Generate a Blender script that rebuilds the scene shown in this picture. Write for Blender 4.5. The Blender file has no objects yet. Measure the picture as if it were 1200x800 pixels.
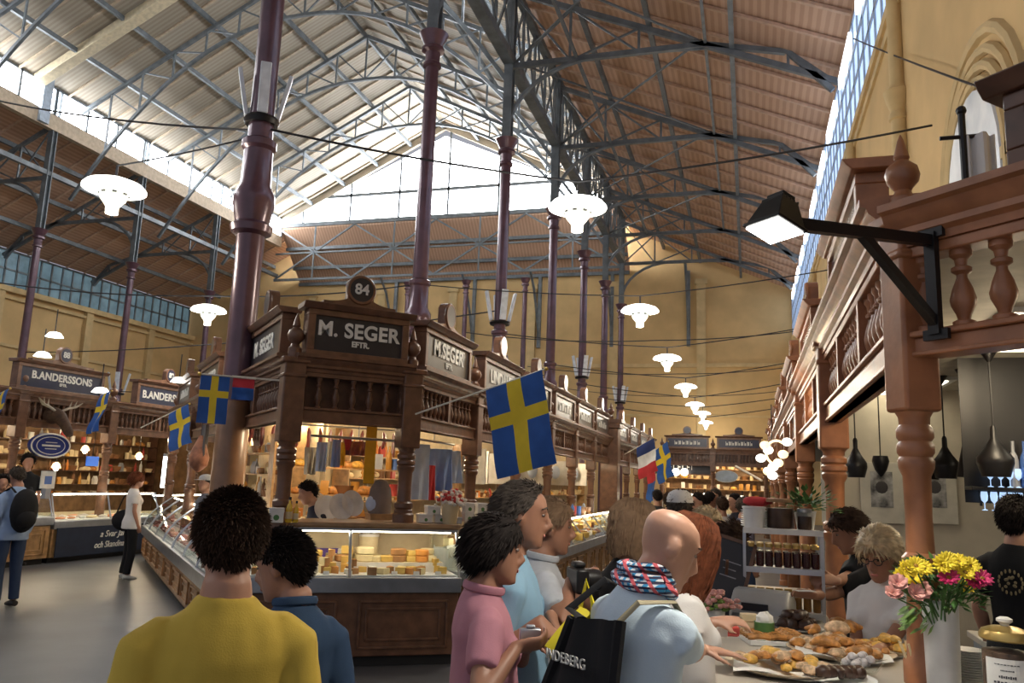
import bpy, math, random
from math import sin, cos, pi, atan2, sqrt, radians
from mathutils import Vector, Matrix, noise
random.seed(7)
C = bpy.context.scene.collection
RV = random.Random(3)
V = Vector

# ---------------------------------------------------------------- camera frame (photo seen as 1200x800)
FPX, EYE = 940.0, V((0, 0, 1.78))
_vy = V((278, 172, FPX)).normalized()
_vu = V((200, -5550, FPX)); _vu = (_vu - _vy * _vu.dot(_vy)).normalized()
_vx = _vy.cross(_vu)
if _vx.x < 0: _vx = -_vx
def ray(px, py):
    c = V(((px - 600) / FPX, (py - 400) / FPX, 1.0))
    return V((_vx.dot(c), _vy.dot(c), _vu.dot(c)))
def at_z(px, py, z): r = ray(px, py); return EYE + r * ((z - EYE.z) / r.z)
def at_x(px, py, x): r = ray(px, py); return EYE + r * (x / r.x)
def at_y(px, py, y): r = ray(px, py); return EYE + r * (y / r.y)
def at_d(px, py, d): return EYE + ray(px, py) * d

# ---------------------------------------------------------------- materials
MATS = {}
def mat(name, col, rough=.6, metal=0, var=.12, scale=6, bump=0, bscale=60, emit=None, es=1, spec=.5, coat=0, col2=None, wave=None):
    if name in MATS: return MATS[name]
    m = bpy.data.materials.new(name); m.use_nodes = True
    nt = m.node_tree; b = nt.nodes['Principled BSDF']; L = nt.links
    b.inputs['Roughness'].default_value = rough; b.inputs['Metallic'].default_value = metal
    b.inputs['Specular IOR Level'].default_value = spec
    if coat: b.inputs['Coat Weight'].default_value = coat; b.inputs['Coat Roughness'].default_value = .2
    tc = nt.nodes.new('ShaderNodeTexCoord')
    n = nt.nodes.new('ShaderNodeTexNoise'); n.inputs['Scale'].default_value = scale; n.inputs['Detail'].default_value = 4
    L.new(tc.outputs['Object'], n.inputs['Vector'])
    r = nt.nodes.new('ShaderNodeValToRGB')
    c = list(col)
    lo = [x * (1 - var) for x in c]; hi = [min(1, x * (1 + var)) for x in c]
    if col2: lo, hi = list(col2), c
    r.color_ramp.elements[0].color = lo + [1]; r.color_ramp.elements[1].color = hi + [1]
    r.color_ramp.elements[0].position = .35; r.color_ramp.elements[1].position = .65
    src = n.outputs['Fac']
    if wave:
        w = nt.nodes.new('ShaderNodeTexWave'); w.inputs['Scale'].default_value = wave[0]; w.bands_direction = wave[1]
        w.inputs['Distortion'].default_value = wave[2]; w.inputs['Detail'].default_value = 3
        w.inputs['Detail Scale'].default_value = 1.5
        L.new(tc.outputs['Object'], w.inputs['Vector']); src = w.outputs['Fac']
    L.new(src, r.inputs['Fac']); L.new(r.outputs['Color'], b.inputs['Base Color'])
    if bump:
        n2 = nt.nodes.new('ShaderNodeTexNoise'); n2.inputs['Scale'].default_value = bscale; n2.inputs['Detail'].default_value = 3
        L.new(tc.outputs['Object'], n2.inputs['Vector'])
        bp = nt.nodes.new('ShaderNodeBump'); bp.inputs['Strength'].default_value = bump; bp.inputs['Distance'].default_value = .01
        L.new(n2.outputs['Fac'], bp.inputs['Height']); L.new(bp.outputs['Normal'], b.inputs['Normal'])
    if emit:
        b.inputs['Emission Color'].default_value = list(emit) + [1]; b.inputs['Emission Strength'].default_value = es
    MATS[name] = m; return m
def glassmat(name, tint=(.95, .97, .97), fr=1.22, rough=.03):
    if name in MATS: return MATS[name]
    m = bpy.data.materials.new(name); m.use_nodes = True; nt = m.node_tree; L = nt.links
    nt.nodes.remove(nt.nodes['Principled BSDF']); out = nt.nodes['Material Output']
    t = nt.nodes.new('ShaderNodeBsdfTransparent'); t.inputs['Color'].default_value = list(tint) + [1]
    g = nt.nodes.new('ShaderNodeBsdfGlossy'); g.inputs['Roughness'].default_value = rough
    f = nt.nodes.new('ShaderNodeFresnel'); f.inputs['IOR'].default_value = fr
    x = nt.nodes.new('ShaderNodeMixShader')
    ge = nt.nodes.new('ShaderNodeNewGeometry'); mu = nt.nodes.new('ShaderNodeMath'); mu.operation = 'SUBTRACT'; mu.use_clamp = True
    L.new(f.outputs[0], mu.inputs[0]); L.new(ge.outputs['Backfacing'], mu.inputs[1])
    L.new(mu.outputs[0], x.inputs[0]); L.new(t.outputs[0], x.inputs[1]); L.new(g.outputs[0], x.inputs[2]); L.new(x.outputs[0], out.inputs[0])
    MATS[name] = m; return m
def emat(name, col, s):
    return mat(name, (.8, .8, .8), .5, emit=col, es=s, var=.02)

# ---------------------------------------------------------------- geometry collector
class G:
    def __init__(s): s.v = []; s.f = []; s.mi = []; s.cur = 0
    def add(s, vs, fs):
        b = len(s.v); s.v += [tuple(p) for p in vs]
        for f in fs: s.f.append(tuple(i + b for i in f)); s.mi.append(s.cur)
        return s
    def box(s, c, d, rz=0, M=None):
        x, y, z = d[0] / 2, d[1] / 2, d[2] / 2
        ps = [V((i * x, j * y, k * z)) for i in (-1, 1) for j in (-1, 1) for k in (-1, 1)]
        R = M if M is not None else Matrix.Rotation(rz, 3, 'Z')
        return s.add([R @ p + V(c) for p in ps], [(0, 1, 3, 2), (4, 6, 7, 5), (0, 4, 5, 1), (2, 3, 7, 6), (0, 2, 6, 4), (1, 5, 7, 3)])
    def bb(s, x0, x1, y0, y1, z0, z1): return s.box(((x0 + x1) / 2, (y0 + y1) / 2, (z0 + z1) / 2), (abs(x1 - x0), abs(y1 - y0), abs(z1 - z0)))
    def bar(s, a, b, w, h, up=(0, 0, 1)):
        a, b = V(a), V(b); d = (b - a); l = d.length
        if l < 1e-6: return s
        d /= l; u = V(up)
        if abs(d.dot(u)) > .98: u = V((1, 0, 0))
        sd = d.cross(u).normalized(); u = sd.cross(d)
        ps = [p + sd * (i * w / 2) + u * (j * h / 2) for p in (a, b) for i, j in ((-1, -1), (1, -1), (1, 1), (-1, 1))]
        return s.add(ps, [(3, 2, 1, 0), (4, 5, 6, 7), (0, 1, 5, 4), (1, 2, 6, 5), (2, 3, 7, 6), (3, 0, 4, 7)])
    def tube(s, pts, r, n=8, sq=1.0, up=(0, 0, 1), sqs=None):
        pts = [V(p) for p in pts]; k = len(pts)
        rs = r if isinstance(r, (list, tuple)) else [r] * k
        vs = []; pu = None
        for i, p in enumerate(pts):
            d = (pts[min(i + 1, k - 1)] - pts[max(i - 1, 0)]).normalized()
            if pu is None:
                u = V(up)
                if abs(d.dot(u)) > .95: u = V((0, 1, 0)) if abs(d.y) < .9 else V((1, 0, 0))
            else: u = pu
            sd = d.cross(u).normalized(); u = sd.cross(d).normalized(); pu = u
            q = sqs[i] if sqs else sq
            for j in range(n):
                a = 2 * pi * j / n
                vs.append(p + sd * (cos(a) * rs[i]) + u * (sin(a) * rs[i] * q))
        fs = [(i * n + j, i * n + (j + 1) % n, (i + 1) * n + (j + 1) % n, (i + 1) * n + j) for i in range(k - 1) for j in range(n)]
        fs.append(tuple(range(n - 1, -1, -1))); fs.append(tuple((k - 1) * n + j for j in range(n)))
        return s.add(vs, fs)
    def lathe(s, prof, n=16, o=(0, 0, 0), M=None, cap=True, sx=1, sy=1):
        vs = []; o = V(o); k = len(prof)
        for r, z in prof:
            for j in range(n):
                a = 2 * pi * j / n; p = V((r * cos(a) * sx, r * sin(a) * sy, z))
                vs.append((M @ p if M is not None else p) + o)
        fs = [(i * n + j, i * n + (j + 1) % n, (i + 1) * n + (j + 1) % n, (i + 1) * n + j) for i in range(k - 1) for j in range(n)]
        if cap: fs.append(tuple(range(n - 1, -1, -1))); fs.append(tuple((k - 1) * n + j for j in range(n)))
        return s.add(vs, fs)
    def ell(s, c, r, nu=12, nv=8, M=None, f=None):
        vs = []; fs = []; c = V(c)
        for i in range(nv + 1):
            t = pi * i / nv
            for j in range(nu):
                a = 2 * pi * j / nu
                p = V((r[0] * sin(t) * cos(a), r[1] * sin(t) * sin(a), -r[2] * cos(t)))
                if f: p = f(p)
                vs.append((M @ p if M is not None else p) + c)
        for i in range(nv):
            for j in range(nu):
                q = (i * nu + j, i * nu + (j + 1) % nu, (i + 1) * nu + (j + 1) % nu, (i + 1) * nu + j)
                if i == 0: q = (q[0], q[2], q[3])
                elif i == nv - 1: q = (q[0], q[1], q[2])
                fs.append(q)
        return s.add(vs, fs)
    def prism(s, poly, y0, y1, M=None):      # polygon in local x,z, pushed along y
        n = len(poly); ps = [V((x, y0, z)) for x, z in poly] + [V((x, y1, z)) for x, z in poly]
        if M is not None: ps = [M @ p for p in ps]
        fs = [tuple(range(n)), tuple(range(2 * n - 1, n - 1, -1))] + [(i + n, (i + 1) % n + n, (i + 1) % n, i) for i in range(n)]
        return s.add(ps, fs)
    def sweepx(s, prof, x0, x1):             # profile in y,z swept along local x
        n = len(prof); ps = [V((x0, y, z)) for y, z in prof] + [V((x1, y, z)) for y, z in prof]
        return s.add(ps, [tuple(range(n - 1, -1, -1)), tuple(range(n, 2 * n))] + [(i, (i + 1) % n, (i + 1) % n + n, i + n) for i in range(n)])
    def sheet(s, fn, nu, nv, th=.004):       # thin cloth: fn(u,v)->point, two layers sewn at the rim
        P = [[V(fn(i / nu, j / nv)) for j in range(nv + 1)] for i in range(nu + 1)]
        vs = []; W = nv + 1
        for i in range(nu + 1):
            for j in range(nv + 1):
                a = P[min(i + 1, nu)][j] - P[max(i - 1, 0)][j]; b = P[i][min(j + 1, nv)] - P[i][max(j - 1, 0)]
                n = a.cross(b); n = n.normalized() if n.length > 1e-9 else V((0, 0, 1))
                vs.append(P[i][j] + n * th / 2)
        o = len(vs)
        for i in range(nu + 1):
            for j in range(nv + 1): vs.append(P[i][j] * 2 - vs[i * W + j])
        fs = []
        for i in range(nu):
            for j in range(nv):
                q = (i * W + j, (i + 1) * W + j, (i + 1) * W + j + 1, i * W + j + 1)
                fs.append(q); fs.append(tuple(o + x for x in reversed(q)))
        rim = [i * W for i in range(nu + 1)] + [nu * W + j for j in range(1, W)] + [i * W + nv for i in range(nu - 1, -1, -1)] + [j for j in range(nv - 1, 0, -1)]
        for a, b in zip(rim, rim[1:] + rim[:1]): fs.append((b, a, a + o, b + o))
        return s.add(vs, fs)
    def xf(s, M): s.v = [tuple(M @ V(p)) for p in s.v]; return s

def mesh(name, g, mats, smooth=35):
    me = bpy.data.meshes.new(name); me.from_pydata(g.v, [], g.f)
    for m in (mats if isinstance(mats, (list, tuple)) else [mats]): me.materials.append(m)
    if any(g.mi): me.polygons.foreach_set('material_index', g.mi)
    me.validate(); me.update()
    if smooth:
        me.shade_smooth(); me.set_sharp_from_angle(angle=radians(smooth))
    return me
def link(name, me, parent=None, loc=None, rz=0):
    o = bpy.data.objects.new(name, me); C.objects.link(o)
    if parent is not None: o.parent = parent
    if loc is not None: o.location = loc
    if rz: o.rotation_euler = (0, 0, rz)
    return o
def obj(name, g, mats, parent=None, loc=None, rz=0, bev=0, smooth=35, kind=None, label=None):
    o = link(name, mesh(name, g, mats, smooth), parent, loc, rz)
    if bev:
        b = o.modifiers.new('edge', 'BEVEL'); b.width = bev; b.segments = 2; b.limit_method = 'ANGLE'
    if kind: o['kind'] = kind
    if label: o['label'] = label
    return o
def tag(o, label, cat, group=None, kind=None):
    o['label'] = label; o['category'] = cat
    if group: o['group'] = group
    if kind: o['kind'] = kind
    return o
def thing(name, label, cat, loc=(0, 0, 0), rz=0, group=None):
    o = bpy.data.objects.new(name, None); C.objects.link(o); o.empty_display_size = .1
    o.location = loc; o.rotation_euler = (0, 0, rz)
    return tag(o, label, cat, group)
def single(name, g, m, label, cat, loc=None, rz=0, group=None, **k):
    return tag(obj(name, g, m, None, loc, rz, **k), label, cat, group)
def struct(name, g, m, parent=None, **k): return obj(name, g, m, parent, kind='structure', **k)
def dup(root, loc, rz=0, label=None, group=None, scale=None):
    r = root.copy(); C.objects.link(r); r.location = loc; r.rotation_euler = (0, 0, rz)
    if label: r['label'] = label
    if group: r['group'] = group
    if scale: r.scale = (scale,) * 3 if not isinstance(scale, tuple) else scale
    for ch in list(root.children):
        c = ch.copy(); C.objects.link(c); c.parent = r
        for g2 in ch.children:
            d = g2.copy(); C.objects.link(d); d.parent = c
    return r
def text(name, body, size, m, parent, loc, rot, ext=.004, off=0, align='CENTER', sx=1, shear=0, spacing=1):
    cu = bpy.data.curves.new(name, 'FONT'); cu.body = body; cu.size = size; cu.extrude = ext; cu.offset = off
    cu.align_x = align; cu.align_y = 'CENTER'; cu.shear = shear; cu.space_character = spacing
    cu.materials.append(m)
    tmp = bpy.data.objects.new('tmp', cu); me = bpy.data.meshes.new_from_object(tmp)
    bpy.data.objects.remove(tmp); bpy.data.curves.remove(cu)
    o = link(name, me, parent, loc); o.rotation_euler = rot; o.scale = (sx, 1, 1)
    return o
FRONT = (pi / 2, 0, 0)      # text standing up, read from local -y
def jit(a): return RV.uniform(-a, a)

# palette
WOOD = mat('stall_wood', (.15, .07, .038), .42, var=.25, scale=9, bump=.15, bscale=30, coat=.2)
WOODR = mat('gallery_wood', (.33, .13, .055), .45, var=.2, scale=7, bump=.12, bscale=30, coat=.25)
WOODD = mat('dark_wood', (.085, .036, .02), .45, var=.3, scale=8, coat=.2)
WOODL = mat('light_wood', (.42, .25, .11), .45, var=.25, scale=10, coat=.2)
IRONP = mat('column_iron', (.115, .055, .075), .28, .25, var=.15, scale=4, coat=.5)
IRONG = mat('truss_iron', (.15, .17, .185), .5, .2, var=.2, scale=3)
BLACK = mat('black_iron', (.012, .011, .012), .4, .3)
WHITE = mat('white_enamel', (.8, .8, .78), .35)
STEEL = mat('steel', (.42, .45, .5), .28, .85, var=.1)
SIGNB = mat('sign_black', (.022, .022, .03), .35)
SIGNBLUE = mat('sign_navy', (.018, .024, .06), .35)
LETTER = mat('sign_letter', (.72, .72, .68), .5, emit=(.8, .8, .75), es=0)
YELLOWF = mat('flag_yellow', (.78, .56, .03), .8, var=.06, bump=.2, bscale=200)
BLUEF = mat('flag_blue', (.025, .1, .36), .8, var=.1, bump=.2, bscale=200)
GLASS = glassmat('counter_glass')
CABLE = mat('cable', (.03, .03, .035), .5)
EXPOSURE = 0.5
# ================================================================= THE HALL
XR, XL, XWR, XWL = -6.6, -28.6, 2.4, -36.8      # column rows, outer walls
RIDGE = (XR + XL) / 2
YB, YG, Y0 = 46.0, 43.2, -3.0                   # back wall, gable, how far the hall is built towards the camera
ZE, ZT, ZS, ZW, ZRG = 17.7, 16.6, 10.4, 12.7, 23.3   # nave eave, aisle roof top, wall sill, aisle roof at the wall, ridge
BAYS = [9.3, 15.2, 20.9, 26.9, 32.5, 37.7, 42.9]

FLOORM = mat('floor_stone', (.1, .103, .11), .38, var=.22, scale=.9, bump=.04, bscale=12)
struct('floor', G().bb(XWL - .3, 6.5, Y0, YB + .3, -.15, 0), FLOORM)

PLASTER = mat('ochre_plaster', (.64, .44, .2), .85, var=.1, scale=.7, bump=.1, bscale=8)
PLASTERL = mat('ochre_moulding', (.62, .46, .23), .8, var=.1, scale=2)
PLANKN = mat('nave_planks', (.42, .37, .29), .75, wave=(1.6, 'Y', .6), col2=(.35, .3, .235))
PLANKA = mat('aisle_planks', (.58, .37, .25), .7, wave=(1.6, 'X', .6), col2=(.48, .29, .19))
RAFT = mat('rafter_wood', (.5, .4, .29), .7, var=.12)
RAFTA = mat('aisle_rafter_wood', (.56, .38, .27), .7, var=.12)
SKYG = mat('bright_sky_pane', (.9, .92, .95), .4, emit=(.93, .96, 1.0), es=14.0, var=.02)
SKYB = mat('bluish_pane', (.35, .45, .6), .3, emit=(.5, .68, 1.0), es=.8, var=.3, scale=1.2)
SKYD = mat('dim_pane', (.12, .18, .22), .2, emit=(.25, .42, .5), es=.16, var=.5, scale=1.0)

def slab(name, p0, p1, y0, y1, th, m):          # roof slope between two (x,z) points, running along y
    g = G(); (xa, za), (xb, zb) = p0, p1
    g.add([(xa, y0, za), (xb, y0, zb), (xb, y1, zb), (xa, y1, za), (xa, y0, za + th), (xb, y0, zb + th), (xb, y1, zb + th), (xa, y1, za + th)],
          [(0, 1, 2, 3), (7, 6, 5, 4), (0, 4, 5, 1), (1, 5, 6, 2), (2, 6, 7, 3), (3, 7, 4, 0)])
    return struct(name, g, m)
def rafters(parent, p0, p1, ys, m, w=.1, h=.08):
    g = G().bar((p0[0], 0, p0[1] - h / 2), (p1[0], 0, p1[1] - h / 2), w, h); me = mesh('rafter', g, m)
    for y in ys: link('rafter', me, parent, (0, y, 0))['kind'] = 'structure'
def purlins(parent, p0, p1, ts, y0, y1, w=.13, h=.2, drop=.26):
    for t in ts:
        x = p0[0] + (p1[0] - p0[0]) * t; z = p0[1] + (p1[1] - p0[1]) * t - drop
        o = obj('purlin', G().bb(x - w / 2, x + w / 2, y0, y1, z - h / 2, z + h / 2), IRONG, parent); o['kind'] = 'structure'
ysr = [Y0 + .9 + 1.28 * k for k in range(37)]
rn1 = slab('ceiling_nave_left', (XL - .6, ZE - .25), (RIDGE, ZRG), Y0, YG + .1, .15, PLANKN)
rn2 = slab('ceiling_nave_right', (XR + .6, ZE - .25), (RIDGE, ZRG), Y0, YG + .1, .15, PLANKN)
ra1 = slab('ceiling_aisle_right', (XR, ZT), (XWR + .1, ZW), Y0, YB, .15, PLANKA)
ra2 = slab('ceiling_aisle_left', (XL, ZT), (XWL - .1, ZW), Y0, YB, .15, PLANKA)
rafters(rn1, (XL, ZE), (RIDGE, ZRG), [y for y in ysr if y < YG], RAFT); rafters(rn2, (XR, ZE), (RIDGE, ZRG), [y for y in ysr if y < YG], RAFT)
rafters(ra1, (XR, ZT), (XWR, ZW), [y for y in ysr if y < YB], RAFTA); rafters(ra2, (XL, ZT), (XWL, ZW), [y for y in ysr if y < YB], RAFTA)
purlins(rn1, (XL, ZE), (RIDGE, ZRG), (.2, .4, .6, .8, .985), Y0, YG); purlins(rn2, (XR, ZE), (RIDGE, ZRG), (.2, .4, .6, .8), Y0, YG)
purlins(ra1, (XR, ZT), (XWR, ZW), (.22, .45, .7), Y0, YB); purlins(ra2, (XL, ZT), (XWL, ZW), (.25, .5, .75), Y0, YB)
# roof of the end aisle, below the gable glazing
g = G(); zb_ = 14.1
g.add([(XL, YG, 17.0), (XR, YG, 17.0), (XR, YB, zb_), (XL, YB, zb_), (XL, YG, 17.15), (XR, YG, 17.15), (XR, YB, zb_ + .15), (XL, YB, zb_ + .15)],
      [(0, 1, 2, 3), (7, 6, 5, 4), (0, 4, 5, 1), (1, 5, 6, 2), (2, 6, 7, 3), (3, 7, 4, 0)])
re_ = struct('ceiling_end_aisle', g, PLANKA)
for t in (.3, .65, .95):
    o = obj('purlin', G().bb(XL, XR, YG + (YB - YG) * t - .07, YG + (YB - YG) * t + .07, 17 - (17 - zb_) * t - .3, 17 - (17 - zb_) * t - .1), IRONG, re_); o['kind'] = 'structure'

# walls
g = G().bb(XWL - .3, 5.5, YB, YB + .3, 0, ZT + .6)
wb = struct('wall_back', g, PLASTER)
for k, x in enumerate((-33, -27.5, -22.5, -17.6, -12.5, -7.5, -2.5)):   # pilasters and string courses on the back wall
    o = obj('pilaster', G().bb(x - .25, x + .25, YB - .18, YB, 0, 13.2).bb(x - .35, x + .35, YB - .26, YB, 13.2, 13.5), PLASTERL, wb); o['kind'] = 'structure'
o = obj('string_course', G().bb(XWL, XWR, YB - .14, YB, 8.4, 8.62).bb(XWL, XWR, YB - .08, YB, 5.6, 5.72), PLASTERL, wb); o['kind'] = 'structure'
wl = struct('wall_left', G().bb(XWL - .3, XWL, Y0, YB, 0, ZS), PLASTER)
wr = struct('wall_right', G().bb(XWR, XWR + .3, 6.6, YB, 3.1, ZS - .4).bb(XWR, XWR + .3, Y0, 6.6, 3.1, ZS - .4), PLASTER)
struct('wall_right_lower', G().bb(5.2, 5.5, Y0, YB, 0, 3.3), mat('counter_wall', (.36, .3, .22), .8, var=.08))

def glazed(name, x0, x1, y0, y1, z0, z1, pm, fm, n, nz, parent_kind='structure'):   # a glazed strip in a wall that runs along y
    fr = G(); xm = (x0 + x1) / 2
    for k in range(n + 1):
        y = y0 + (y1 - y0) * k / n; fr.bb(x0, x1, y - .05, y + .05, z0, z1)
    for k in range(nz + 1):
        z = z0 + (z1 - z0) * k / nz; fr.bb(x0, x1, y0, y1, z - .05, z + .05)
    f = struct(name, fr, fm)
    p = struct('pane', G().bb(xm - .02, xm + .02, y0, y1, z0, z1), pm, f); return f
glazed('window_1', XL - .1, XL + .1, Y0, YG, ZT - .1, ZE, SKYG, IRONG, 26, 1)
glazed('window_2', XR - .1, XR + .1, Y0, YG, ZT + .1, ZE, SKYG, IRONG, 26, 1)
glazed('window_3', XWL - .2, XWL - .05, 14, YB - .3, ZS + .25, ZW - .1, SKYD, IRONG, 44, 2)
glazed('window_4', XWR - .02, XWR + .08, 6, YB - .2, ZS - .35, ZW - .35, SKYB, mat('pale_mullion', (.35, .42, .52), .4), 52, 3)
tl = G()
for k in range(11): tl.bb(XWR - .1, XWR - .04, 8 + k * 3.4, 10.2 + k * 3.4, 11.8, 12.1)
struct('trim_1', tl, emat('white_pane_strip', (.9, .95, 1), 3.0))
# sills and mouldings on the long walls
struct('trim_2', G().bb(XWL, XWL + .35, Y0, YB, ZS, ZS + .28).bb(XWL, XWL + .2, Y0, YB, ZS - .35, ZS - .2).bb(XWL, XWL + .12, Y0, YB, 7.6, 7.75), PLASTERL)
struct('trim_3', G().bb(XWR - .06, XWR, Y0, YB, ZS - .62, ZS - .42).bb(XWR - .05, XWR, Y0, YB, ZS - .95, ZS - .8), PLASTERL)
def bigarch(name, xw, sx, yc, z0, zs, r, glass=True):   # blind arch with stepped mouldings, opening into the hall along sx
    ro = Matrix(((0, sx, 0), (1, 0, 0), (0, 0, 1)))
    fr = G()
    for k, (rr, w, d) in enumerate(((r, .12, .42), (r - .2, .1, .40), (r - .36, .1, .38), (r - .5, .08, .36))):
        pts = [(yc - rr, z0)] + [(yc - rr, zs)] + [(yc - rr * cos(pi * i / 14), zs + rr * sin(pi * i / 14)) for i in range(1, 14)] + [(yc + rr, zs), (yc + rr, z0)]
        pts = [(xw - sx * (.42 - d), y, z) for y, z in pts]
        fr.tube(pts, [w * .62] * len(pts), 8)
        for s in (-1, 1): fr.bb(xw - .1 * sx, xw, yc + s * rr - .09, yc + s * rr + .09, zs - .1, zs + .02)
    f = struct(name, fr, PLASTERL)
    p = G().prism([(yc - r + .6, z0)] + [(yc - (r - .6) * cos(pi * i / 12), zs + (r - .6) * sin(pi * i / 12)) for i in range(13)] + [(yc + r - .6, z0)], 0, .05)
    p.v = [(xw - sx * .05 - y * sx, x, z) for x, y, z in p.v]
    struct('pane', p, mat('arch_pane', (.42, .38, .3), .3, emit=(.75, .85, 1), es=.1, var=.4, scale=1.5), f)
bigarch('window_5', XWR, 1, 9.1, 3.4, 5.0, 1.6)
bigarch('window_6', XWR, 1, 16, 3.4, 5.0, 1.6)
for k, y in enumerate((21.5, 29.5, 37.5)): bigarch('window_%d' % (7 + k), XWL, -1, y, 2.5, 5.2, 1.7)
pg = [12.9, 18.6, 24.2, 29.8, 35.4, 41]
for k, y in enumerate(pg):       # engaged columns with capitals on the right wall, pilasters on the left wall
    zc = 7.9 if k == 0 else 9.0
    g = G().lathe([(.12, 3.0), (.12, zc - .4), (.15, zc - .38), (.15, zc - .3), (.12, zc - .25), (.2, zc - .02), (.22, zc + .08), (.16, zc + .12), (.12, zc + .2), (.12, 9.6)], 12, (XWR - .08, y, 0))
    struct('trim_%d' % (4 + k), g, PLASTERL)
for k, y in enumerate((19.5, 25.6, 31, 36.9, 42)):
    struct('trim_%d' % (20 + k), G().bb(XWL, XWL + .25, y - .25, y + .25, 0, ZS), PLASTERL)
for k, (y, z0, z1, y1) in enumerate(((13.2, 8.2, 5.2, 10.6),)):
    pass

# gable glazing at the far end of the nave
slope = (ZRG - ZE) / (RIDGE - XL)
def zroof(x): return ZE + (RIDGE - XL - abs(x - RIDGE)) * slope
gz0, inset = 17.35, .9
xs0, xs1 = XL - .6, XR + .6
poly = [(xs0, gz0), (xs1, gz0), (xs1, zroof(xs1) - .2), (RIDGE, ZRG - .9), (xs0, zroof(xs0) - .2)]
fr = G()
fr.bb(XL, XR, YG - .12, YG + .02, 17.1, 17.35).bb(XL, XR, YG - .1, YG, 18.85, 19.05)
for x in (-27, -23.7, -20.4, -17.2, -14, -10.8, -8):
    zt_ = min(zroof(x) - .25, 22.6); fr.bb(x - .06, x + .06, YG - .1, YG, 17.2, zt_)
wg = struct('window_11', fr, IRONG)
p = G(); p.prism(poly, YG + .03, YG + .08); struct('pane', p, SKYG, wg)
g = G()
for s, xa in ((1, XL), (-1, XR)):
    g.bar((xa, YG - .05, ZE - .2), (RIDGE, YG - .05, ZRG - .3), .2, .4)
struct('trim_30', g, PLANKN)

# ------------------------------------------------------------- iron columns
def column(x, y, label, zcap=11.45, zring=5.1, s=1.0, base=0):
    t = thing('iron_column', label, 'column', (x, y, base))
    r = .15 * s
    obj('base', G().lathe([(.34 * s, 0), (.34 * s, .12), (.28 * s, .2), (.3 * s, .3), (.24 * s, .4), (.2 * s, .6)], 16), IRONP, t)
    obj('shaft', G().lathe([(.19 * s, .6), (.175 * s, zring - .9), (.185 * s, zring - .5)], 20), IRONP, t)
    obj('ring', G().lathe([(.18 * s, zring - .5), (.26 * s, zring - .46), (.28 * s, zring - .38), (.22 * s, zring - .33), (.27 * s, zring - .1), (.27 * s, zring + .02), (.2 * s, zring + .15), (.19 * s, zring + .6), (.23 * s, zring + .64), (.23 * s, zring + .72), (.17 * s, zring + .76)], 20), IRONP, t)
    obj('upper_shaft', G().lathe([(.165 * s, zring + .7), (.145 * s, zcap - .8)], 20), IRONP, t)
    obj('capital', G().lathe([(.145 * s, zcap - .8), (.2 * s, zcap - .77), (.2 * s, zcap - .7), (.155 * s, zcap - .66), (.17 * s, zcap - .45), (.25 * s, zcap - .4), (.25 * s, zcap - .33), (.19 * s, zcap - .28), (.3 * s, zcap - .06), (.33 * s, zcap), (.2 * s, zcap + .05)], 20), IRONP, t)
    return t
ordi = ['nearest', 'second', 'third', 'fourth', 'fifth', 'sixth', 'seventh']
names_r = ['tall dark iron column rising in front of the oblique stall, by the flag rail', 'purple iron column rising behind the right end of the M. SEGER sign',
           'purple iron column with two light panels above the second aisle sign', 'purple iron column behind the top of the big flag pole', 'purple iron column with light panels halfway along the aisle stalls',
           'thin purple iron column, last but one along the aisle row', 'farthest thin iron column with light panels near the back wall']
for k, y in enumerate(BAYS):
    if k == 0: continue
    column(XR, y, names_r[k])
c0 = column(-5.83, 8.18, names_r[0], s=.92)
for ch in list(c0.children):
    if ch.name.startswith('base'): bpy.data.objects.remove(ch)
obj('painted_shaft', G().lathe([(.2, .0), (.195, 1.2), (.182, 2.55), (.17, 2.57)], 20), mat('brown_paint', (.2, .1, .05), .4, coat=.3), c0, label='brown painted lower part of the column')
names_l = ['leftmost slender column above the left sign, standing before the high windows', 'slender column between the two left stall signs', 'slender column behind the hanging lamp near the wall corner']
for k, y in enumerate((25.6, 31.0, 36.9)): column(XL, y, names_l[k], zring=4.6)
column(-10.6, 8.1, 'dark iron column cut off by the upper left corner of the photo', s=.9)
for k, x in enumerate((-12.2, -15.8, -19.5, -23.4)):
    column(x, YG, 'slender end-row column below the bright gable, %s from the left' % ('fourth', 'third', 'second', 'first')[k], zcap=13.2, s=.9)

# grey posts above the capitals, lengthwise lattice girders and roof trusses
def post_above(x, y, z0, z1, lab):
    g = G().bb(x - .13, x + .13, y - .13, y - .09, z0, z1).bb(x - .13, x + .13, y + .09, y + .13, z0, z1).bb(x - .02, x + .02, y - .1, y + .1, z0, z1)
    single('iron_post', g, IRONG, lab, 'post', group='iron posts above the columns')
for y in BAYS: post_above(XR, y, 11.5, ZE, 'grey riveted iron post standing on a column of the aisle row')
for y in (19.9, 25.6, 31.0, 36.9): post_above(XL, y, 11.5, ZE, 'grey riveted iron post standing on a column of the far left row')
PALE = mat('pale_iron', (.4, .47, .56), .45, .2)
single('iron_post', G().bb(XL - .05, XL + .3, 24.6, 25.05, 15.9, 18.1), PALE, 'pale boxed post breaking the bright left window strip', 'post')

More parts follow.
